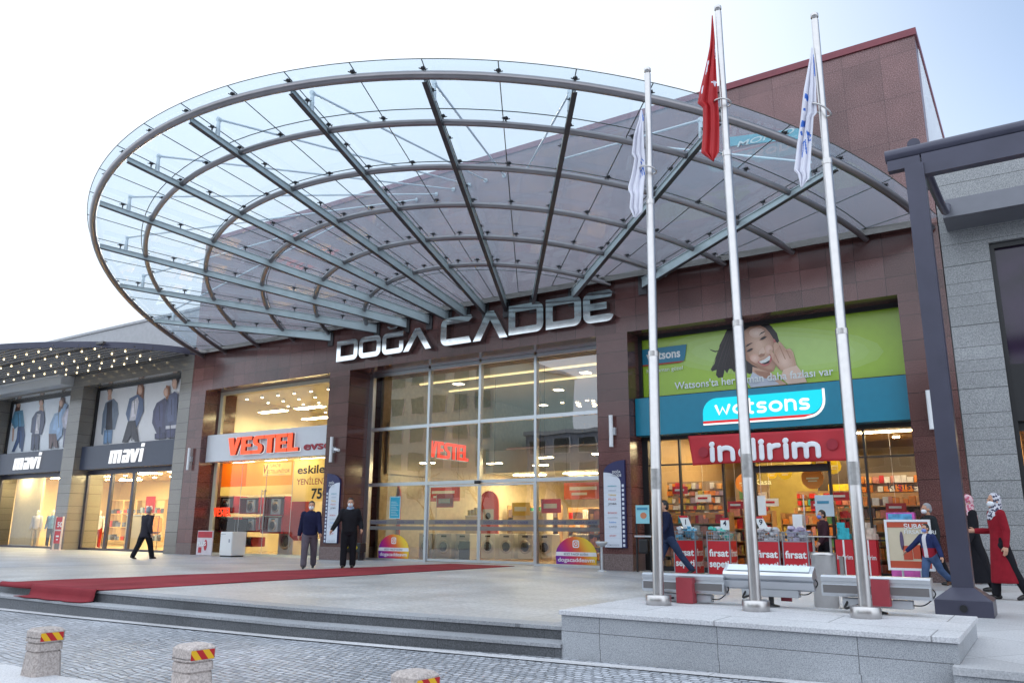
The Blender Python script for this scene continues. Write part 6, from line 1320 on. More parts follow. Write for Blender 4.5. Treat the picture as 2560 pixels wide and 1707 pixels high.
for px, w_, lab, tx in ((2095, .36, 'red display column with cyan packs on top, right of the boy', True), (2160, .3, 'red display column behind the right flagpole', False)):
    p = at(px, 1440, 19.0); t = thing('display_column', lab, 'display column', p); b = MB(); b.box(p.x, p.x + w_, 19.0, 19.3, 0, .86); b.box(p.x + w_ * .42, p.x + w_ * .52, 18.994, 19.0, 0, .86, 1); b.build('body', [BRED, WT], t); text('lettering', 'indirim', p.x + .02, .45, .1, 18.992, WT, t, w_ - .04, .015)
    b = MB(); random.seed(px)
    for i in range(7):
        bm = bmesh.new(); bmesh.ops.create_cube(bm, size=1); bmesh.ops.rotate(bm, verts=bm.verts, matrix=Matrix.Rotation(random.uniform(-.5, .5), 3, 'Z')); bmesh.ops.scale(bm, verts=bm.verts, vec=(.16, .14, .12)); bmesh.ops.translate(bm, verts=bm.verts, vec=(p.x + random.uniform(.06, w_ - .06), 19.15, .93 + .12 * (i // 3))); b.bm(bm)
    b.build('goods', mat('cyan_pack' if tx else 'cream_pack', (.03, .42, .5) if tx else (.6, .5, .4), .4, var=.3, vscale=10), t, kind='stuff')
random.seed(78)
def peg(lab, x0, x1, y, z0, z1, pal):
    t = thing('pegboard_display', lab, 'pegboard display', ((x0 + x1) / 2, y, z0), 'pegboard displays in the drugstore'); b = MB(); b.box(x0, x1, y + .12, y + .15, .006, z1 + .05); b.build('board', mat('peg_board', (.30, .22, .14), .6), t); b = MB()
    z = z0
    while z < z1 - .1:
        h_ = random.uniform(.12, .24); x = x0 + .03
        while x < x1 - .1:
            w_ = random.uniform(.06, .17)
            if x + w_ < x1 and random.random() < .92: b.box(x, x + w_ * .88, y + random.uniform(0, .06), y + .12, z, z + h_ * random.uniform(.6, .92), random.choice(pal))
            x += w_
        z += h_ + .02
    b.build('goods', GOODS, t, kind='stuff')
peg('pegboard of small red and orange packs at the left end of the drugstore window', -8.85, -7.2, 21.3, .9, 2.3, [0, 1, 9, 2, 3, 5, 7]); peg('pegboard of mixed packs behind the middle left pane of the drugstore', -7.1, -6.2, 21.9, .8, 2.2, [4, 0, 3, 9, 1, 8]); peg('pegboard of orange packs inside the right drugstore pane', -4.0, -2.3, 21.5, .9, 2.4, [0, 0, 9, 2, 1, 3]); peg('pegboard of mixed packs deep in the drugstore doorway', -6.0, -4.4, 24.0, .8, 2.1, [0, 5, 9, 1, 3, 4])
for px, py, yy, c in ((1700, 1225, 20.9, 1), (1758, 1245, 21.1, 3), (1840, 1262, 20.9, 1), (2050, 1262, 20.8, 1), (2100, 1240, 20.9, 1), (2240, 1268, 20.7, 1), (1925, 1255, 21.4, 3)):
    p = at(px, py, yy); t = thing('price_banner', ('red' if c == 1 else 'white') + ' price banner hanging among the drugstore goods', 'price banner', p, ('red' if c == 1 else 'white') + ' price banners in the drugstore'); b = MB(); b.box(p.x - .22, p.x + .22, yy, yy + .01, p.z - .1, p.z + .1); b.build('sheet', BRED if c == 1 else WT, t); b = MB(); b.box(p.x - .15, p.x + .12, yy - .006, yy - .002, p.z - .02, p.z + .03); b.build('print', WT if c == 1 else BRED, t); b = MB(); b.tube([(p.x, yy + .005, p.z + .1), (p.x, yy + .005, 3.74)], .004, 5); b.build('string', WHITE, t)
random.seed(77)
shelf('low front shelf of bright orange and red packs inside the left drugstore window', 'drugstore shelves', -8.7, -6.9, 20.65, 1.5, 5, 1.3, [0, 9, 1, 2, 0, 4, 9, 3])
shelf('low front shelf of cream and orange packs inside the right drugstore window', 'drugstore shelves', -3.9, -2.5, 20.5, 1.35, 4, 1.3, [3, 2, 0, 9, 5, 0])
shelf('middle shelf of orange tubs seen through the drugstore doorway', 'drugstore shelves', -5.9, -4.5, 22.0, 1.5, 5, 1.2, [0, 2, 9, 5, 8, 0])
# poster frame on a stand
t = thing('poster_stand', 'white framed sale poster stand in front of the rightmost brown pier', 'poster stand', (-3.3, 17.4, 0))
y = 17.5; a = at(2228, 1424, y); c = at(2318, 1298, y); b = MB(); b.box(a.x, c.x, y, y + .03, a.z + .04, c.z - .04); b.build('sheet', mat('poster_cream', (.60, .52, .38), .4, var=.03), t)
b = MB(); f = .045; b.box(a.x - f, a.x, y - .02, y + .05, a.z, c.z); b.box(c.x, c.x + f, y - .02, y + .05, a.z, c.z); b.box(a.x, c.x, y - .02, y + .05, c.z - f, c.z); b.box(a.x, c.x, y - .02, y + .05, a.z, a.z + f); b.build('frame', WHITE, t)
b = MB(); h = c.z - a.z; yy = y - .008; b.box(a.x, c.x, yy, yy + .006, c.z - .26 * h + .1, c.z - f, 0); b.box(a.x, c.x, yy, yy + .006, a.z + f, a.z + f + .13, 0); b.plate([(p[0], p[1]) for p in oval((a.x + c.x) / 2 - .12, a.z + h * .58, .035, .18)], yy, .006, 1)
for px_, pz_ in ((.25, .2), (.55, .2), (.42, .22)): b.box(a.x + px_, a.x + px_ + .16, yy, yy + .006, a.z + pz_, a.z + pz_ + .26, 0)
b.box(a.x + .55, a.x + .78, yy, yy + .006, a.z + h * .68, a.z + h * .72, 2); b.build('print', [mat('poster_brick', (.48, .07, .03), .5), mat('poster_violet', (.1, .07, .14), .5), mat('poster_green2', (.25, .4, .1), .5)], t)
text('lettering', 'ŞUBAT', a.x + .3, c.z - .17, .09, yy - .002, WT, t, .4, .015); text('lettering', 'FIRSATLARI', a.x + .3, c.z - .27, .07, yy - .002, WT, t, .55, .012)
b = MB(); xm = (a.x + c.x) / 2
for xx in (a.x + .2, c.x - .2): b.tube([(xx, y + .03, 0.02), (xx, y + .03, a.z)], .02, 8)
b.box(a.x + .05, c.x - .05, y - .18, y + .26, 0, .02); b.build('stand', ALU_P, t)
a = at(2216, 1298, 18.4); c = at(2284, 1280, 18.4); t = thing('display_box', 'pink and blue cardboard header behind the poster stand', 'display box', a); b = MB(); b.box(a.x, c.x, 18.4, 18.7, 0, c.z, 0, .01); b.build('body', mat('pink_print', (.55, .10, .38), .4, var=.5, vscale=5), t); b = MB(); b.box(a.x + .04, c.x - .04, 18.385, 18.398, c.z - .2, c.z - .03); b.build('header', mat('blue_print', (.1, .35, .6), .4, var=.5, vscale=7), t)

# ------------------------------------------------------------------ fashion shop contents
DCL = [mat('garment_%d' % i, c, .8, var=.2, vscale=6) for i, c in enumerate(((.55, .50, .42), (.10, .13, .22), (.45, .05, .04), (.6, .57, .52), (.20, .26, .36), (.5, .2, .05), (.05, .05, .06)))]
def rail(lab, x0, x1, y, z):
    t = thing('clothes_rail', lab, 'clothes rail', ((x0 + x1) / 2, y, 0), 'clothes rails in the fashion shop')
    b = MB(); b.tube([(x0, y, .006), (x0, y, z), (x1, y, z), (x1, y, .006)], .018, 8); b.build('frame', BLACK, t)
    b = MB(); x = x0 + .08
    while x < x1 - .1:
        w_ = random.uniform(.05, .1); l = random.uniform(.6, .85); m = random.randrange(7)
        b.add([(x, y - .2, z - .10), (x + w_, y - .2, z - .10), (x + w_ * .6, y, z - .02), (x + w_ * .4, y, z - .02), (x, y + .2, z - .10), (x + w_, y + .2, z - .10), (x, y - .22, z - l), (x + w_, y - .22, z - l), (x, y + .22, z - l), (x + w_, y + .22, z - l)], [(0, 1, 2, 3), (3, 2, 5, 4), (0, 6, 7, 1), (4, 5, 9, 8), (1, 7, 9, 5, 2), (0, 3, 4, 8, 6), (6, 8, 9, 7)], m); x += w_ + .012
    b.build('garments', DCL, t, kind='stuff')
random.seed(3)
rail('rail of mixed garments behind the left display glass', -41.6, -39.6, 23.0, 1.5); rail('rail of pale and red garments behind the glass door', -36.2, -34.4, 22.6, 1.5); rail('rail of orange and dark garments right inside the door bay', -31.4, -29.6, 22.8, 1.4)
def rack(lab, x0, x1, y, z0, z1):
    t = thing('wall_rack', lab, 'rack', ((x0 + x1) / 2, y, z0), 'wall racks in the fashion shop'); b = MB()
    n_ = max(2, int((x1 - x0) / 1.1))
    for i in range(n_ + 1): xx = x0 + (x1 - x0) * i / n_; b.box(xx - .03, xx + .03, y, y + .3, z0, z1)
    for j in range(4): zz = z0 + (z1 - z0) * j / 3; b.box(x0, x1, y + .01, y + .29, zz - .03, zz)
    b.build('frame', mat('rack_wood', (.55, .38, .18), .5), t); b = MB()
    for j in range(3):
        for i in range(n_ * 4): xx = x0 + .06 + (x1 - x0 - .1) * i / (n_ * 4); zz = z0 + (z1 - z0) * j / 3; b.box(xx, xx + .2, y + .04, y + .26, zz, zz + random.uniform(.15, .32), random.choice((1, 4, 6, 6, 2, 1)))
    b.build('folded_clothes', DCL, t, kind='stuff')
rack('tall dark wood rack of folded jeans behind the left display glass', -43.0, -38.0, 25.2, .3, 2.4); rack('tall dark wood rack of folded jeans behind the glass door', -35.8, -30.0, 25.8, .3, 2.4)
t = thing('divider_panel', 'tall cream panel filling the left part of the left display window', 'panel', (-43.5, 21.2, 0)); b = MB(); b.box(-44.6, -42.0, 21.0, 21.1, .006, 3.4); b.build('panel', mat('cream_panel', (.74, .62, .40), .6), t); b = MB(); b.box(-44.6, -42, 20.96, 21.0, .006, .1); b.build('skirting', WHITE, t)
s = thing('sale_poster', 'red hanging poster with white discount number inside the door bay', 'poster', (-31.4, 21.6, 1.4)); a = at(362, 1276, 21.6); c = at(389, 1240, 21.6); b = MB(); b.box(a.x, c.x, 21.6, 21.62, a.z - .1, c.z); b.build('sheet', BRED, s); text('lettering', '50', a.x + .08, a.z + .02, .2, 21.595, WT, s, .5, .02)
t = thing('sale_stand', 'red sale stand with white discount number in front of the grey pier', 'sale stand', (-37.0, 19.2, 0)); a = at(131, 1375, 19.2); c = at(158, 1292, 19.2); b = MB(); b.box(a.x, c.x, 19.2, 19.23, .28, c.z); b.build('board', BRED, t); b = MB(); b.box(a.x - .04, a.x, 19.18, 19.25, 0, c.z + .03); b.box(c.x, c.x + .04, 19.18, 19.25, 0, c.z + .03); b.box(a.x, c.x, 19.18, 19.25, (c.z + .28) / 2 - .03, (c.z + .28) / 2 + .03); b.box(a.x - .1, c.x + .1, 19.0, 19.4, 0, .02); b.build('frame', mat('stand_pale', (.6, .5, .48), .4), t); text('lettering', '50', a.x + .14, c.z - .42, .22, 19.195, WT, t, .42, .02); b = MB(); b.box(a.x + .15, c.x - .15, 19.19, 19.199, .55, .62); b.box(a.x + .2, c.x - .2, 19.19, 19.199, .42, .47); b.build('print', WT, t)
t = thing('counter', 'cream shop counter standing inside the door bay', 'counter', (-33, 22, 0)); a = at(308, 1370, 21.5); b = MB(); b.box(a.x, a.x + 1.2, 21.5, 22.0, .006, 1.5); b.build('body', CREAM, t); b = MB(); b.box(a.x - .03, a.x + 1.23, 21.48, 22.02, 1.5, 1.55); b.build('top', WHITE, t)
# ------------------------------------------------------------------ people
def remeshed(name, b, mats, parent, voxel, smooth_n=3, pick=None):
    me = bpy.data.meshes.new('t'); me.from_pydata([tuple(v) for v in b.v], [], b.f)
    o = bpy.data.objects.new('t', me); COL.objects.link(o)
    m = o.modifiers.new('r', 'REMESH'); m.mode = 'VOXEL'; m.voxel_size = voxel; m.use_smooth_shade = True
    if smooth_n: s = o.modifiers.new('s', 'SMOOTH'); s.iterations = smooth_n; s.factor = .5
    dg = bpy.context.evaluated_depsgraph_get(); m2 = bpy.data.meshes.new_from_object(o.evaluated_get(dg))
    bpy.data.objects.remove(o); bpy.data.meshes.remove(me)
    for q in mats if isinstance(mats, (list, tuple)) else [mats]: m2.materials.append(q)
    for p in m2.polygons:
        p.use_smooth = True
        if pick: p.material_index = pick(p.center)
    m2.name = name
    return link_mesh(name, m2, parent)
def limb(b, pts, rads, n=12, squash=None):
    """tapered limb with rounded ends; rads per point"""
    P = [Vector(p) for p in pts]; d0 = (P[0] - P[1]).normalized(); d1 = (P[-1] - P[-2]).normalized()
    A = [P[0] + d0 * rads[0] * q for q in (.97, .75, .4)]; Z = [P[-1] + d1 * rads[-1] * q for q in (.4, .75, .97)]
    b.tube(A + P + Z, 0, n, rad=[rads[0] * .22, rads[0] * .66, rads[0] * .92] + list(rads) + [rads[-1] * .92, rads[-1] * .66, rads[-1] * .22])
def stack(b, secs, n=20):
    """closed body of ellipse sections (cx, cy, z, rx, ry)"""
    vs = []; fs = []
    for cx, cy, z, rx, ry in secs:
        for j in range(n): a = 2 * math.pi * j / n; vs.append((cx + rx * math.cos(a), cy + ry * math.sin(a), z))
    for i in range(len(secs) - 1):
        for j in range(n): fs.append((i * n + j, i * n + (j + 1) % n, (i + 1) * n + (j + 1) % n, (i + 1) * n + j))
    b.add(vs, fs + [tuple(range(n))[::-1], tuple(range(len(vs) - n, len(vs)))])
def ell(b, c, r, n=14, m_=9):
    secs = [(c[0], c[1], c[2] + r[2] * math.sin(R(-88 + 176 * i / m_)), r[0] * math.cos(R(-88 + 176 * i / m_)), r[1] * math.cos(R(-88 + 176 * i / m_))) for i in range(m_ + 1)]
    stack(b, secs, n)
SKIN = mat('skin', (.50, .27, .18), .5, var=.05); SHOE = mat('black_leather', (.015, .014, .014), .35)
EYE = mat('eye_dark', (.02, .015, .012), .2)
def person(lab, loc, theta, h, top, trousers, hair, shoes=None, legs=((0, 0), (0, 0)), arms=((5, 8, 15), (5, 8, 15)), lean=0, mask=None, headyaw=0, coat=None, scarf=None, jacket_len=.86, skin=None, male=1.0, open_coat=None, collar=None, name='person', cat='person', hairlen=0, group=None, bulk=1.0, twist=0):
    """local frame: faces -y, z up, 1.75 m tall, then scaled. legs = (swing, knee) right, left; arms = (swing, spread, elbow)"""
    t = thing(name, lab, cat, (0, 0, 0), group); sk = skin or SKIN
    rx = lambda a, v: Vector((v[0], v[1] * math.cos(a) - v[2] * math.sin(a), v[1] * math.sin(a) + v[2] * math.cos(a)))
    ry = lambda a, v: Vector((v[0] * math.cos(a) + v[2] * math.sin(a), v[1], -v[0] * math.sin(a) + v[2] * math.cos(a)))
    LJ = []; lowest = 9
    for side, (sw, kn) in zip((-1, 1), legs):
        hip = Vector((side * .092, 0, .90)); th = rx(-R(sw), Vector((side * .02, 0, -.42))); kne = hip + th
        an = kne + rx(-R(sw - kn), Vector((0, 0, -.40))); LJ.append((hip, kne, an, sw - kn)); lowest = min(lowest, an.z)
    drop = Vector((0, 0, .085 - lowest)); LJ = [(a + drop, b_ + drop, c + drop, q) for a, b_, c, q in LJ]
    ln = R(lean); hz = .90 + drop.z
    up = lambda x, y, z: Vector((x, y - (z - .9) * math.sin(ln), hz + (z - .9) * math.cos(ln)))
    AJ = []
    for side, (sw, sp, el) in zip((-1, 1), arms):
        sh = up(side * .185 * male, 0, 1.41); d = rx(-R(sw), ry(-side * R(sp), Vector((0, 0, -1)))); elb = sh + d * .29
        d2 = rx(-R(sw + el), ry(-side * R(sp * .7 if el > 50 else sp), Vector((0, 0, -1)))); wr = elb + d2 * .25; AJ.append((sh, elb, wr, d2))
    hc = up(0, -.015, 1.625); cy, sy = math.cos(R(headyaw)), math.sin(R(headyaw))
    HP = lambda x, y, z: hc + Vector((x * cy - y * sy, x * sy + y * cy, z))
    # body: one continuous skin
    b = MB()
    c = up(0, 0, 1.0); stack(b, [(up(0, 0, z).x, up(0, 0, z).y, up(0, 0, z).z, r1 * .86, r2 * .86) for z, r1, r2 in ((.86, .13, .1), (.95, .155, .11), (1.08, .135, .10), (1.25, .155, .115), (1.38, .165, .105), (1.44, .12, .085), (1.47, .07, .06))])
    limb(b, [up(0, .005, 1.40), up(0, 0, 1.50), up(0, -.01, 1.56)], [.055, .052, .055])
    hd = MB(); ell(hd, (0, .01, .02), (.076, .095, .105)); ell(hd, (0, -.028, -.05), (.058, .062, .068)); ell(hd, (0, -.075, -.095), (.026, .022, .018))
    limb(hd, [(0, -.088, .012), (0, -.112, -.028)], [.010, .016], 8); ell(hd, (0, -.086, -.062), (.026, .012, .008)); ell(hd, (0, -.09, -.073), (.022, .011, .007))
    for s in (-1, 1): ell(hd, (s * .078, .012, -.01), (.012, .022, .033)); ell(hd, (s * .03, -.083, .028), (.024, .012, .008))
    b.add([HP(*v) for v in hd.v], hd.f)
    for hip, kne, an, q in LJ: limb(b, [hip, kne, an + Vector((0, 0, -.02))], [.07, .045, .034])
    for side, (sh, elb, wr, d) in zip((-1, 1), AJ):
        limb(b, [sh, elb, wr], [.042, .034, .026])
        inn = Vector((-side, 0, 0)); fwd = inn.cross(d) * side; fwd = Vector((0, -1, 0)) - d * Vector((0, -1, 0)).dot(d)
        if fwd.length < .2: fwd = Vector((0, 0, 1)) - d * d.z
        fwd.normalize(); nrm = d.cross(fwd).normalized() * -side
        pm = wr + d * .045; limb(b, [wr + d * .01, pm, wr + d * .085], [.028, .034, .033])
        for k, (off, ln_) in enumerate(((.028, .075), (.010, .085), (-.009, .078), (-.027, .06))):
            p0 = wr + d * .088 + fwd * off; p1 = p0 + d * ln_ * .5 - nrm * .006; p2 = p1 + d * ln_ * .45 - nrm * .022; limb(b, [p0 - d * .02, p1, p2], [.0095, .009, .0075], 8)
        limb(b, [wr + d * .03 + fwd * .025, wr + d * .065 + fwd * .052 - nrm * .01, wr + d * .10 + fwd * .058 - nrm * .018], [.013, .011, .009], 8)
    remeshed('body', b, sk, t, .0075, 2)
    # eyes, hair, mask
    b = MB()
    for s in (-1, 1): ell(b, HP(s * .031, -.083, .012), (.013, .007, .0065), 8, 5)
    b.build('eyes', EYE, t)
    if hair and not scarf:
        b = MB(); hb = MB(); ell(hb, (0, .02, .038), (.086, .100, .102)); ell(hb, (0, .05, -.01), (.08, .075, .075 + hairlen))
        hb.v = [v if not (v[1] < -.03 and v[2] < .075) else (v[0] * .8, max(v[1], -.03), v[2]) for v in hb.v]
        b.add([HP(*v) for v in hb.v], hb.f); remeshed('hair', b, hair, t, .012, 2)
    if mask:
        b = MB(); mb_ = MB(); ell(mb_, (0, -.052, -.05), (.068, .062, .056)); ell(mb_, (0, -.10, -.035), (.02, .025, .035)); b.add([HP(*v) for v in mb_.v], mb_.f)
        for s in (-1, 1): limb(b, [HP(s * .066, -.05, -.03), HP(s * .084, .015, .0)], [.004, .004], 6)
        remeshed('face_mask', b, mask, t, .009, 2)
    # trousers and shoes
    b = MB(); kb = bulk
    if trousers:
        stack(b, [(0, 0, hz + dz, r1 * kb, r2 * kb) for dz, r1, r2 in ((-.10, .14, .11), (-.02, .172, .128), (.06, .168, .125), (.13, .155, .115), (.15, .14, .10))])
        for hip, kne, an, q in LJ: limb(b, [hip + Vector((0, 0, -.02)), hip + (kne - hip) * .5, kne, kne + (an - kne) * .55, an + Vector((0, 0, .01))], [.104 * kb, .097 * kb, .080 * kb, .074 * kb, .072 * kb])
        remeshed('trousers', b, trousers, t, .014, 4)
    for hip, kne, an, q in LJ:
        b = MB(); pt = R(max(-35, min(20, q * .7))) if an.z > .10 else 0
        S_ = lambda y, z: an + Vector((0, y * math.cos(pt) - z * math.sin(pt) * -1, z * math.cos(pt) + y * math.sin(pt) * -1))
        limb(b, [S_(.05, -.045), S_(-.03, -.047), S_(-.11, -.052), S_(-.165, -.058)], [.040, .042, .040, .030]); limb(b, [an + Vector((0, .01, .04)), S_(.02, -.04)], [.046, .044])
        b.v = [(v[0], v[1], max(v[2], .0)) for v in b.v]
        remeshed('shoe', b, shoes or SHOE, t, .012, 1)
    # upper garment
    def arms_of(b, r0, r1, r2):
        for sh, elb, wr, d in AJ: limb(b, [sh + Vector((0, 0, .0)), sh + (elb - sh) * .5, elb, elb + (wr - elb) * .6, wr + d * .005], [r0, r0 * .93, r1, (r1 + r2) / 2 * 1.04, r2])
    b = MB(); k = bulk
    U = lambda z, r1, r2, dy=0: (up(0, 0, z).x, up(0, 0, z).y + dy, up(0, 0, z).z, r1 * k * (.6 + .4 * male), r2 * k)
    if coat is None:
        stack(b, [U(jacket_len - .0, .165, .13), U(jacket_len + .03, .175, .14), U(1.0, .172, .135), U(1.12, .175, .135), U(1.25, .19, .14), U(1.36, .195, .13), U(1.43, .16, .105), U(1.475, .085, .075), U(1.50, .072, .066)])
    else:
        wd = .22 * (abs(legs[0][0]) + abs(legs[1][0])) / 40
        stack(b, [U(coat - .0, .19 + .06 * wd, .20 + .20 * wd, .03), U(coat + .04, .195 + .06 * wd, .205 + .20 * wd, .03), U(.62, .19, .18 + .10 * wd, .02), U(.85, .178, .148), U(1.02, .160, .128), U(1.12, .160, .126), U(1.26, .178, .135), U(1.37, .18, .125), U(1.43, .15, .10), U(1.475, .085, .075), U(1.50, .07, .066)])
    arms_of(b, .072 * k, .060 * k, .047 * k)
    pick = None
    if isinstance(top, (list, tuple)): pick = open_coat
    o = remeshed('coat' if coat else 'jacket', b, top, t, .013, 4, pick)
    if collar:
        b = MB(); stack(b, [U(1.455, .092, .088), U(1.53, .072, .07), U(1.535, .062, .06), U(1.47, .07, .068)]); b.build('collar', collar, t)
    if scarf:
        b = MB(); sb = MB(); ell(sb, (0, .022, .03), (.098, .112, .112)); ell(sb, (0, .04, -.08), (.092, .092, .10)); sb.v = [v if not (v[1] < -.045 and v[2] > -.13) else (v[0], -.045, v[2]) for v in sb.v]
        b.add([HP(*v) for v in sb.v], sb.f); stack(b, [U(1.30, .13, .145), U(1.38, .17, .135), U(1.46, .12, .10), U(1.54, .085, .085)]); remeshed('headscarf', b, scarf, t, .012, 2)
    s = h / 1.75
    for c in t.children: c.scale = (1, 1, 1); c.data.transform(Matrix.Scale(s, 4))
    t.location = loc; t.rotation_euler = (0, 0, R(theta))
    return t
FAB = lambda n, c, v=.15, vs_=9: mat(n, c, .85, var=v, vscale=vs_, spec=.2, bump=.9, bscale=13)
NAVYF = FAB('navy_fleece', (.012, .014, .045)); GREYTR = FAB('grey_trousers', (.10, .085, .105)); BLACKF = FAB('black_jacket_cloth', (.012, .012, .016)); DARKTR = FAB('dark_trousers', (.010, .010, .014)); DKSUIT = FAB('dark_coat_cloth', (.028, .026, .036))
DENIM = FAB('blue_denim', (.06, .10, .20), .25); DKDEN = FAB('dark_denim', (.025, .04, .085), .2); MAROON = FAB('maroon_jacket', (.045, .018, .026)); REDC = FAB('red_coat_cloth', (.23, .010, .020)); TEEW = FAB('white_tee', (.62, .60, .64), .05)
MASKW = mat('white_mask', (.70, .74, .78), .7, var=.03); MASKB = mat('blue_mask', (.16, .24, .60), .7, var=.03)
HAIRB = mat('black_hair', (.012, .010, .010), .5); HAIRG = mat('grey_hair', (.28, .28, .30), .6, var=.2, vscale=60); BROWN_SH = mat('brown_boot', (.10, .04, .015), .5)
def pattern(n, c1, c2, sc_):
    m = mat(n, c1, .8, var=0); t = m.node_tree; v = t.nodes.new('ShaderNodeTexVoronoi'); v.inputs['Scale'].default_value = sc_; g = t.nodes.new('ShaderNodeNewGeometry'); t.links.new(g.outputs['Position'], v.inputs['Vector'])
    r = t.nodes.new('ShaderNodeValToRGB'); r.color_ramp.interpolation = 'CONSTANT'; e = r.color_ramp.elements; e[0].color = col4(c1); e[1].position = .5; e[1].color = col4(c2); t.links.new(v.outputs['Distance'], r.inputs[0]); t.links.new(r.outputs[0], t.nodes['Principled BSDF'].inputs['Base Color']); return m
SCARF_P = pattern('pink_scarf', (.45, .10, .16), (.62, .42, .46), 22); SCARF_D = pattern('patterned_scarf', (.05, .05, .09), (.55, .55, .60), 26)
def spot(px, y): p = at(px, 1430, y); return (p.x, y, 0)
person('man in a navy fleece, grey trousers and white mask walking towards the street', (-16.04, 14.88, .02), 44, 1.71, NAVYF, GREYTR, HAIRB, None, ((16, 4), (-12, 14)), ((-14, 10, 10), (14, 9, 20)), 2, MASKW, 0, bulk=1.14)
person('guard in black jacket and white mask standing by the entrance, one arm held out', (-15.53, 15.78, .02), 36, 1.79, BLACKF, DARKTR, HAIRB, None, ((4, 0), (-3, 2)), ((16, 24, 12), (-16, 17, 60)), 0, MASKW, 6, collar=FAB('pale_blue_collar', (.25, .32, .45)), bulk=1.16)
person('man in a dark suit seen from behind, walking towards the fashion shop door', (-24.96, 15.96, 0), 188, 1.70, DKSUIT, DARKTR, HAIRG, None, ((20, 4), (-18, 10)), ((-22, 12, 34), (12, 10, 24)), 3, None, 0, jacket_len=.74, bulk=1.15)
person('man in a dark navy jacket and jeans striding left past the leftmost pole', spot(1676, 17.9), -50, 1.76, FAB('dark_navy_jacket', (.010, .014, .04)), DKDEN, HAIRB, None, ((22, 4), (-30, 8)), ((-16, 8, 22), (16, 8, 26)), 7, None, 0, hairlen=.02)
person('boy in a dark maroon jacket and blue mask walking left before the drugstore window', spot(2068, 19.3), -52, 1.52, MAROON, DARKTR, HAIRB, None, ((16, 4), (-12, 10)), ((-10, 8, 26), (12, 8, 30)), 2, MASKB, 0, male=.92)
NAVR = FAB('navy_child_jacket', (.02, .03, .10)); REDJ = FAB('red_child_jacket', (.28, .015, .03))
def kid(c): return 2 if (abs(c.x) < .058 and c.y < -.05) else (1 if c.z < 1.10 and abs(c.x) < .24 else 0)
person('small child in an open navy and red jacket and jeans running left with arms spread', spot(2330, 16.9), -30, 1.20, [NAVR, REDJ, TEEW], DENIM, HAIRB, BROWN_SH, ((16, 8), (-30, 24)), ((14, 44, 10), (-8, 22, 18)), 6, MASKB, -6, male=.9, open_coat=kid, bulk=1.16)
person('grey haired person in a dark jacket and white mask, half hidden behind the pergola post', spot(2340, 18.6), -55, 1.62, FAB('charcoal_jacket', (.02, .024, .028)), DARKTR, HAIRG, None, ((14, 4), (-12, 8)), ((10, 8, 40), (-8, 8, 20)), 4, MASKW, 0)
person('woman in a long black coat and pink headscarf walking beside the pergola post', spot(2442, 17.2), -62, 1.72, FAB('long_black_coat', (.010, .010, .014)), DARKTR, None, None, ((12, 2), (-12, 6)), ((-6, 9, 14), (8, 8, 22)), 2, None, 0, coat=.16, scarf=SCARF_P, male=.88)
person('woman in a long red coat and dark patterned headscarf striding left', (-.70, 15.4, 0), -62, 1.66, REDC, DARKTR, None, None, ((8, 2), (-15, 10)), ((2, 7, 88), (-8, 7, 20)), 0, MASKW, 8, coat=.27, scarf=SCARF_D, male=.88)
# mannequins in the fashion shop
MANQ = mat('mannequin_white', (.62, .56, .46), .4)
for px, y, lab, tp, tr in ((203, 20.9, 'mannequin in a pale jumper behind the left display glass', TEEW, FAB('cream_trousers', (.5, .42, .3))), (240, 21.3, 'mannequin in a blue and white top next to the sale stand', FAB('blue_top', (.12, .25, .45), .6, 4), DKDEN), (256, 21.9, 'mannequin in a dusty pink jacket at the right end of the left display', FAB('dusty_pink', (.45, .25, .25)), DARKTR)):
    p = at(px if px < 150 else px - 130, 1380, y) if False else at({203: 82, 240: 120, 256: 138}[px], 1380, y)
    person(lab, (p.x, y, .006), 35, 1.78, tp, tr, None, MANQ, ((0, 0), (0, 0)), ((0, 8, 10), (0, 8, 10)), 0, skin=MANQ, name='mannequin', cat='mannequin', group='mannequins in the fashion shop')
p = at(226 + 12, 1380, 21.4); person('mannequin in a white jacket and red top behind the glass door bay', (p.x, 21.4, .006), 35, 1.75, TEEW, FAB('red_trousers', (.4, .03, .02)), None, MANQ, ((0, 0), (0, 0)), ((0, 8, 10), (0, 8, 10)), 0, skin=MANQ, name='mannequin', cat='mannequin', group='mannequins in the fashion shop')

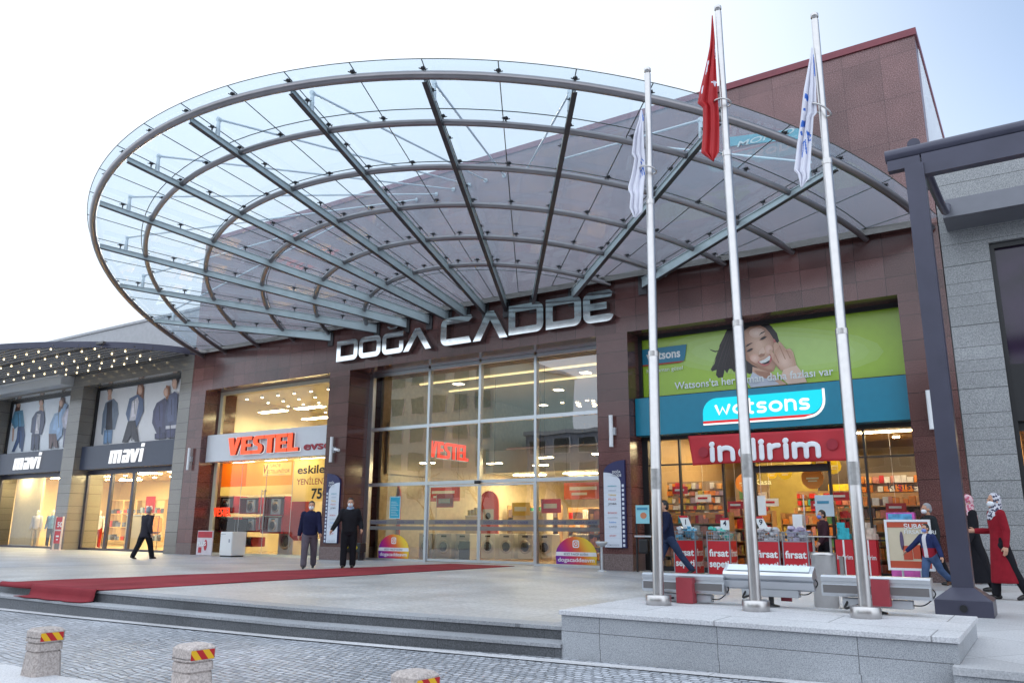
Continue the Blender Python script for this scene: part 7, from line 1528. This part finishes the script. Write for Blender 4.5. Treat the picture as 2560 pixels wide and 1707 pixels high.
# ------------------------------------------------------------------ across the street: what the glass and chrome mirror
def block(lab, x0, x1, y0, y1, h, wall, win, nx, nz, band=None):
    t = thing('street_building', lab, 'building', ((x0 + x1) / 2, y1, 0)); zb = -1.2
    b = MB(); b.box(x0, x1, y0, y1, zb, h); b.build('wall', wall, t)
    b = MB(); b.box(x0 - .3, x1 + .3, y0 - .3, y1 + .3, h, h + .4); b.build('roof', ALU_P, t)
    cw = (x1 - x0) / nx; chh = (h - 3.5) / nz; b = MB(); f = MB()
    for i in range(nx):
        for j in range(nz):
            xa = x0 + cw * i + cw * .18; za = 3.5 + chh * j + chh * .2; b.box(xa, xa + cw * .64, y1 + .004, y1 + .04, za, za + chh * .58)
            f.box(xa - .08, xa, y1, y1 + .10, za - .08, za + chh * .58 + .08); f.box(xa + cw * .64, xa + cw * .64 + .08, y1, y1 + .1, za - .08, za + chh * .58 + .08); f.box(xa, xa + cw * .64, y1, y1 + .1, za - .08, za)
    b.build('windows', win, t, kind='stuff'); f.build('window_frames', WHITE, t, kind='stuff')
    return t
WINM = mat('street_window', (.03, .045, .055), .08, var=.3, vscale=.8)
block('pale green office block across the street, mirrored in the entrance glass', -74, -47, -44, -27, 19, mat('pale_green_panel', (.66, .76, .64), .4, var=.1, vscale=.4), mat('green_window', (.16, .34, .30), .1, var=.3), 9, 5)
block('low blue grey block across the street, mirrored in the right panes', -45, -22, -46, -30, 10.5, mat('blue_grey_render', (.34, .38, .46), .7, var=.1, vscale=.4), WINM, 8, 3)
block('cream apartment block across the street behind the viewer', -20, 6, -48, -32, 12.5, mat('cream_render', (.42, .38, .32), .8, var=.1, vscale=.4), WINM, 8, 4)
block('unseen brown block added behind the viewer on the right, mirrored in the poles', 9, 48, -46, -28, 15, mat('brown_render', (.20, .13, .11), .8, var=.1, vscale=.4), WINM, 9, 4)  # added out of view to darken the reflection in the flagpoles
BARK = mat('bark', (.09, .075, .065), .9, var=.3, vscale=20)
def bare_tree(x, y, h, seed):
    random.seed(seed); t = thing('bare_tree', 'leafless street tree across the road', 'tree', (x, y, street_z(x, y)), 'bare trees across the street'); b = MB(); tr = MB()
    def grow(p, d, l, r, k, mb):
        q = p + d * l; mid_ = p + d * l * .5 + Vector((random.uniform(-1, 1), random.uniform(-1, 1), 0)) * l * .05
        mb.tube([p, mid_, q], r, 6 if k < 2 else 4, rad=[r, r * .85, r * .65], cap=False)
        if k >= 5: return
        for i in range(random.choice((2, 3, 3))):
            e = (d + Vector((random.uniform(-.8, .8), random.uniform(-.8, .8), random.uniform(-.1, .5)))).normalized(); grow(q - d * l * random.uniform(0, .25), e, l * random.uniform(.6, .82), r * .6, k + 1, b)
    grow(Vector((x, y, street_z(x, y))), Vector((0, 0, 1)), h * .28, .16, 0, tr)
    tr.build('trunk', BARK, t); b.build('crown', BARK, t)
for i, (x, y, h) in enumerate(((-38, -13, 9), (-31, -15, 8), (-25, -12.5, 9), (-46, -16, 10))): bare_tree(x, y, h, 20 + i)
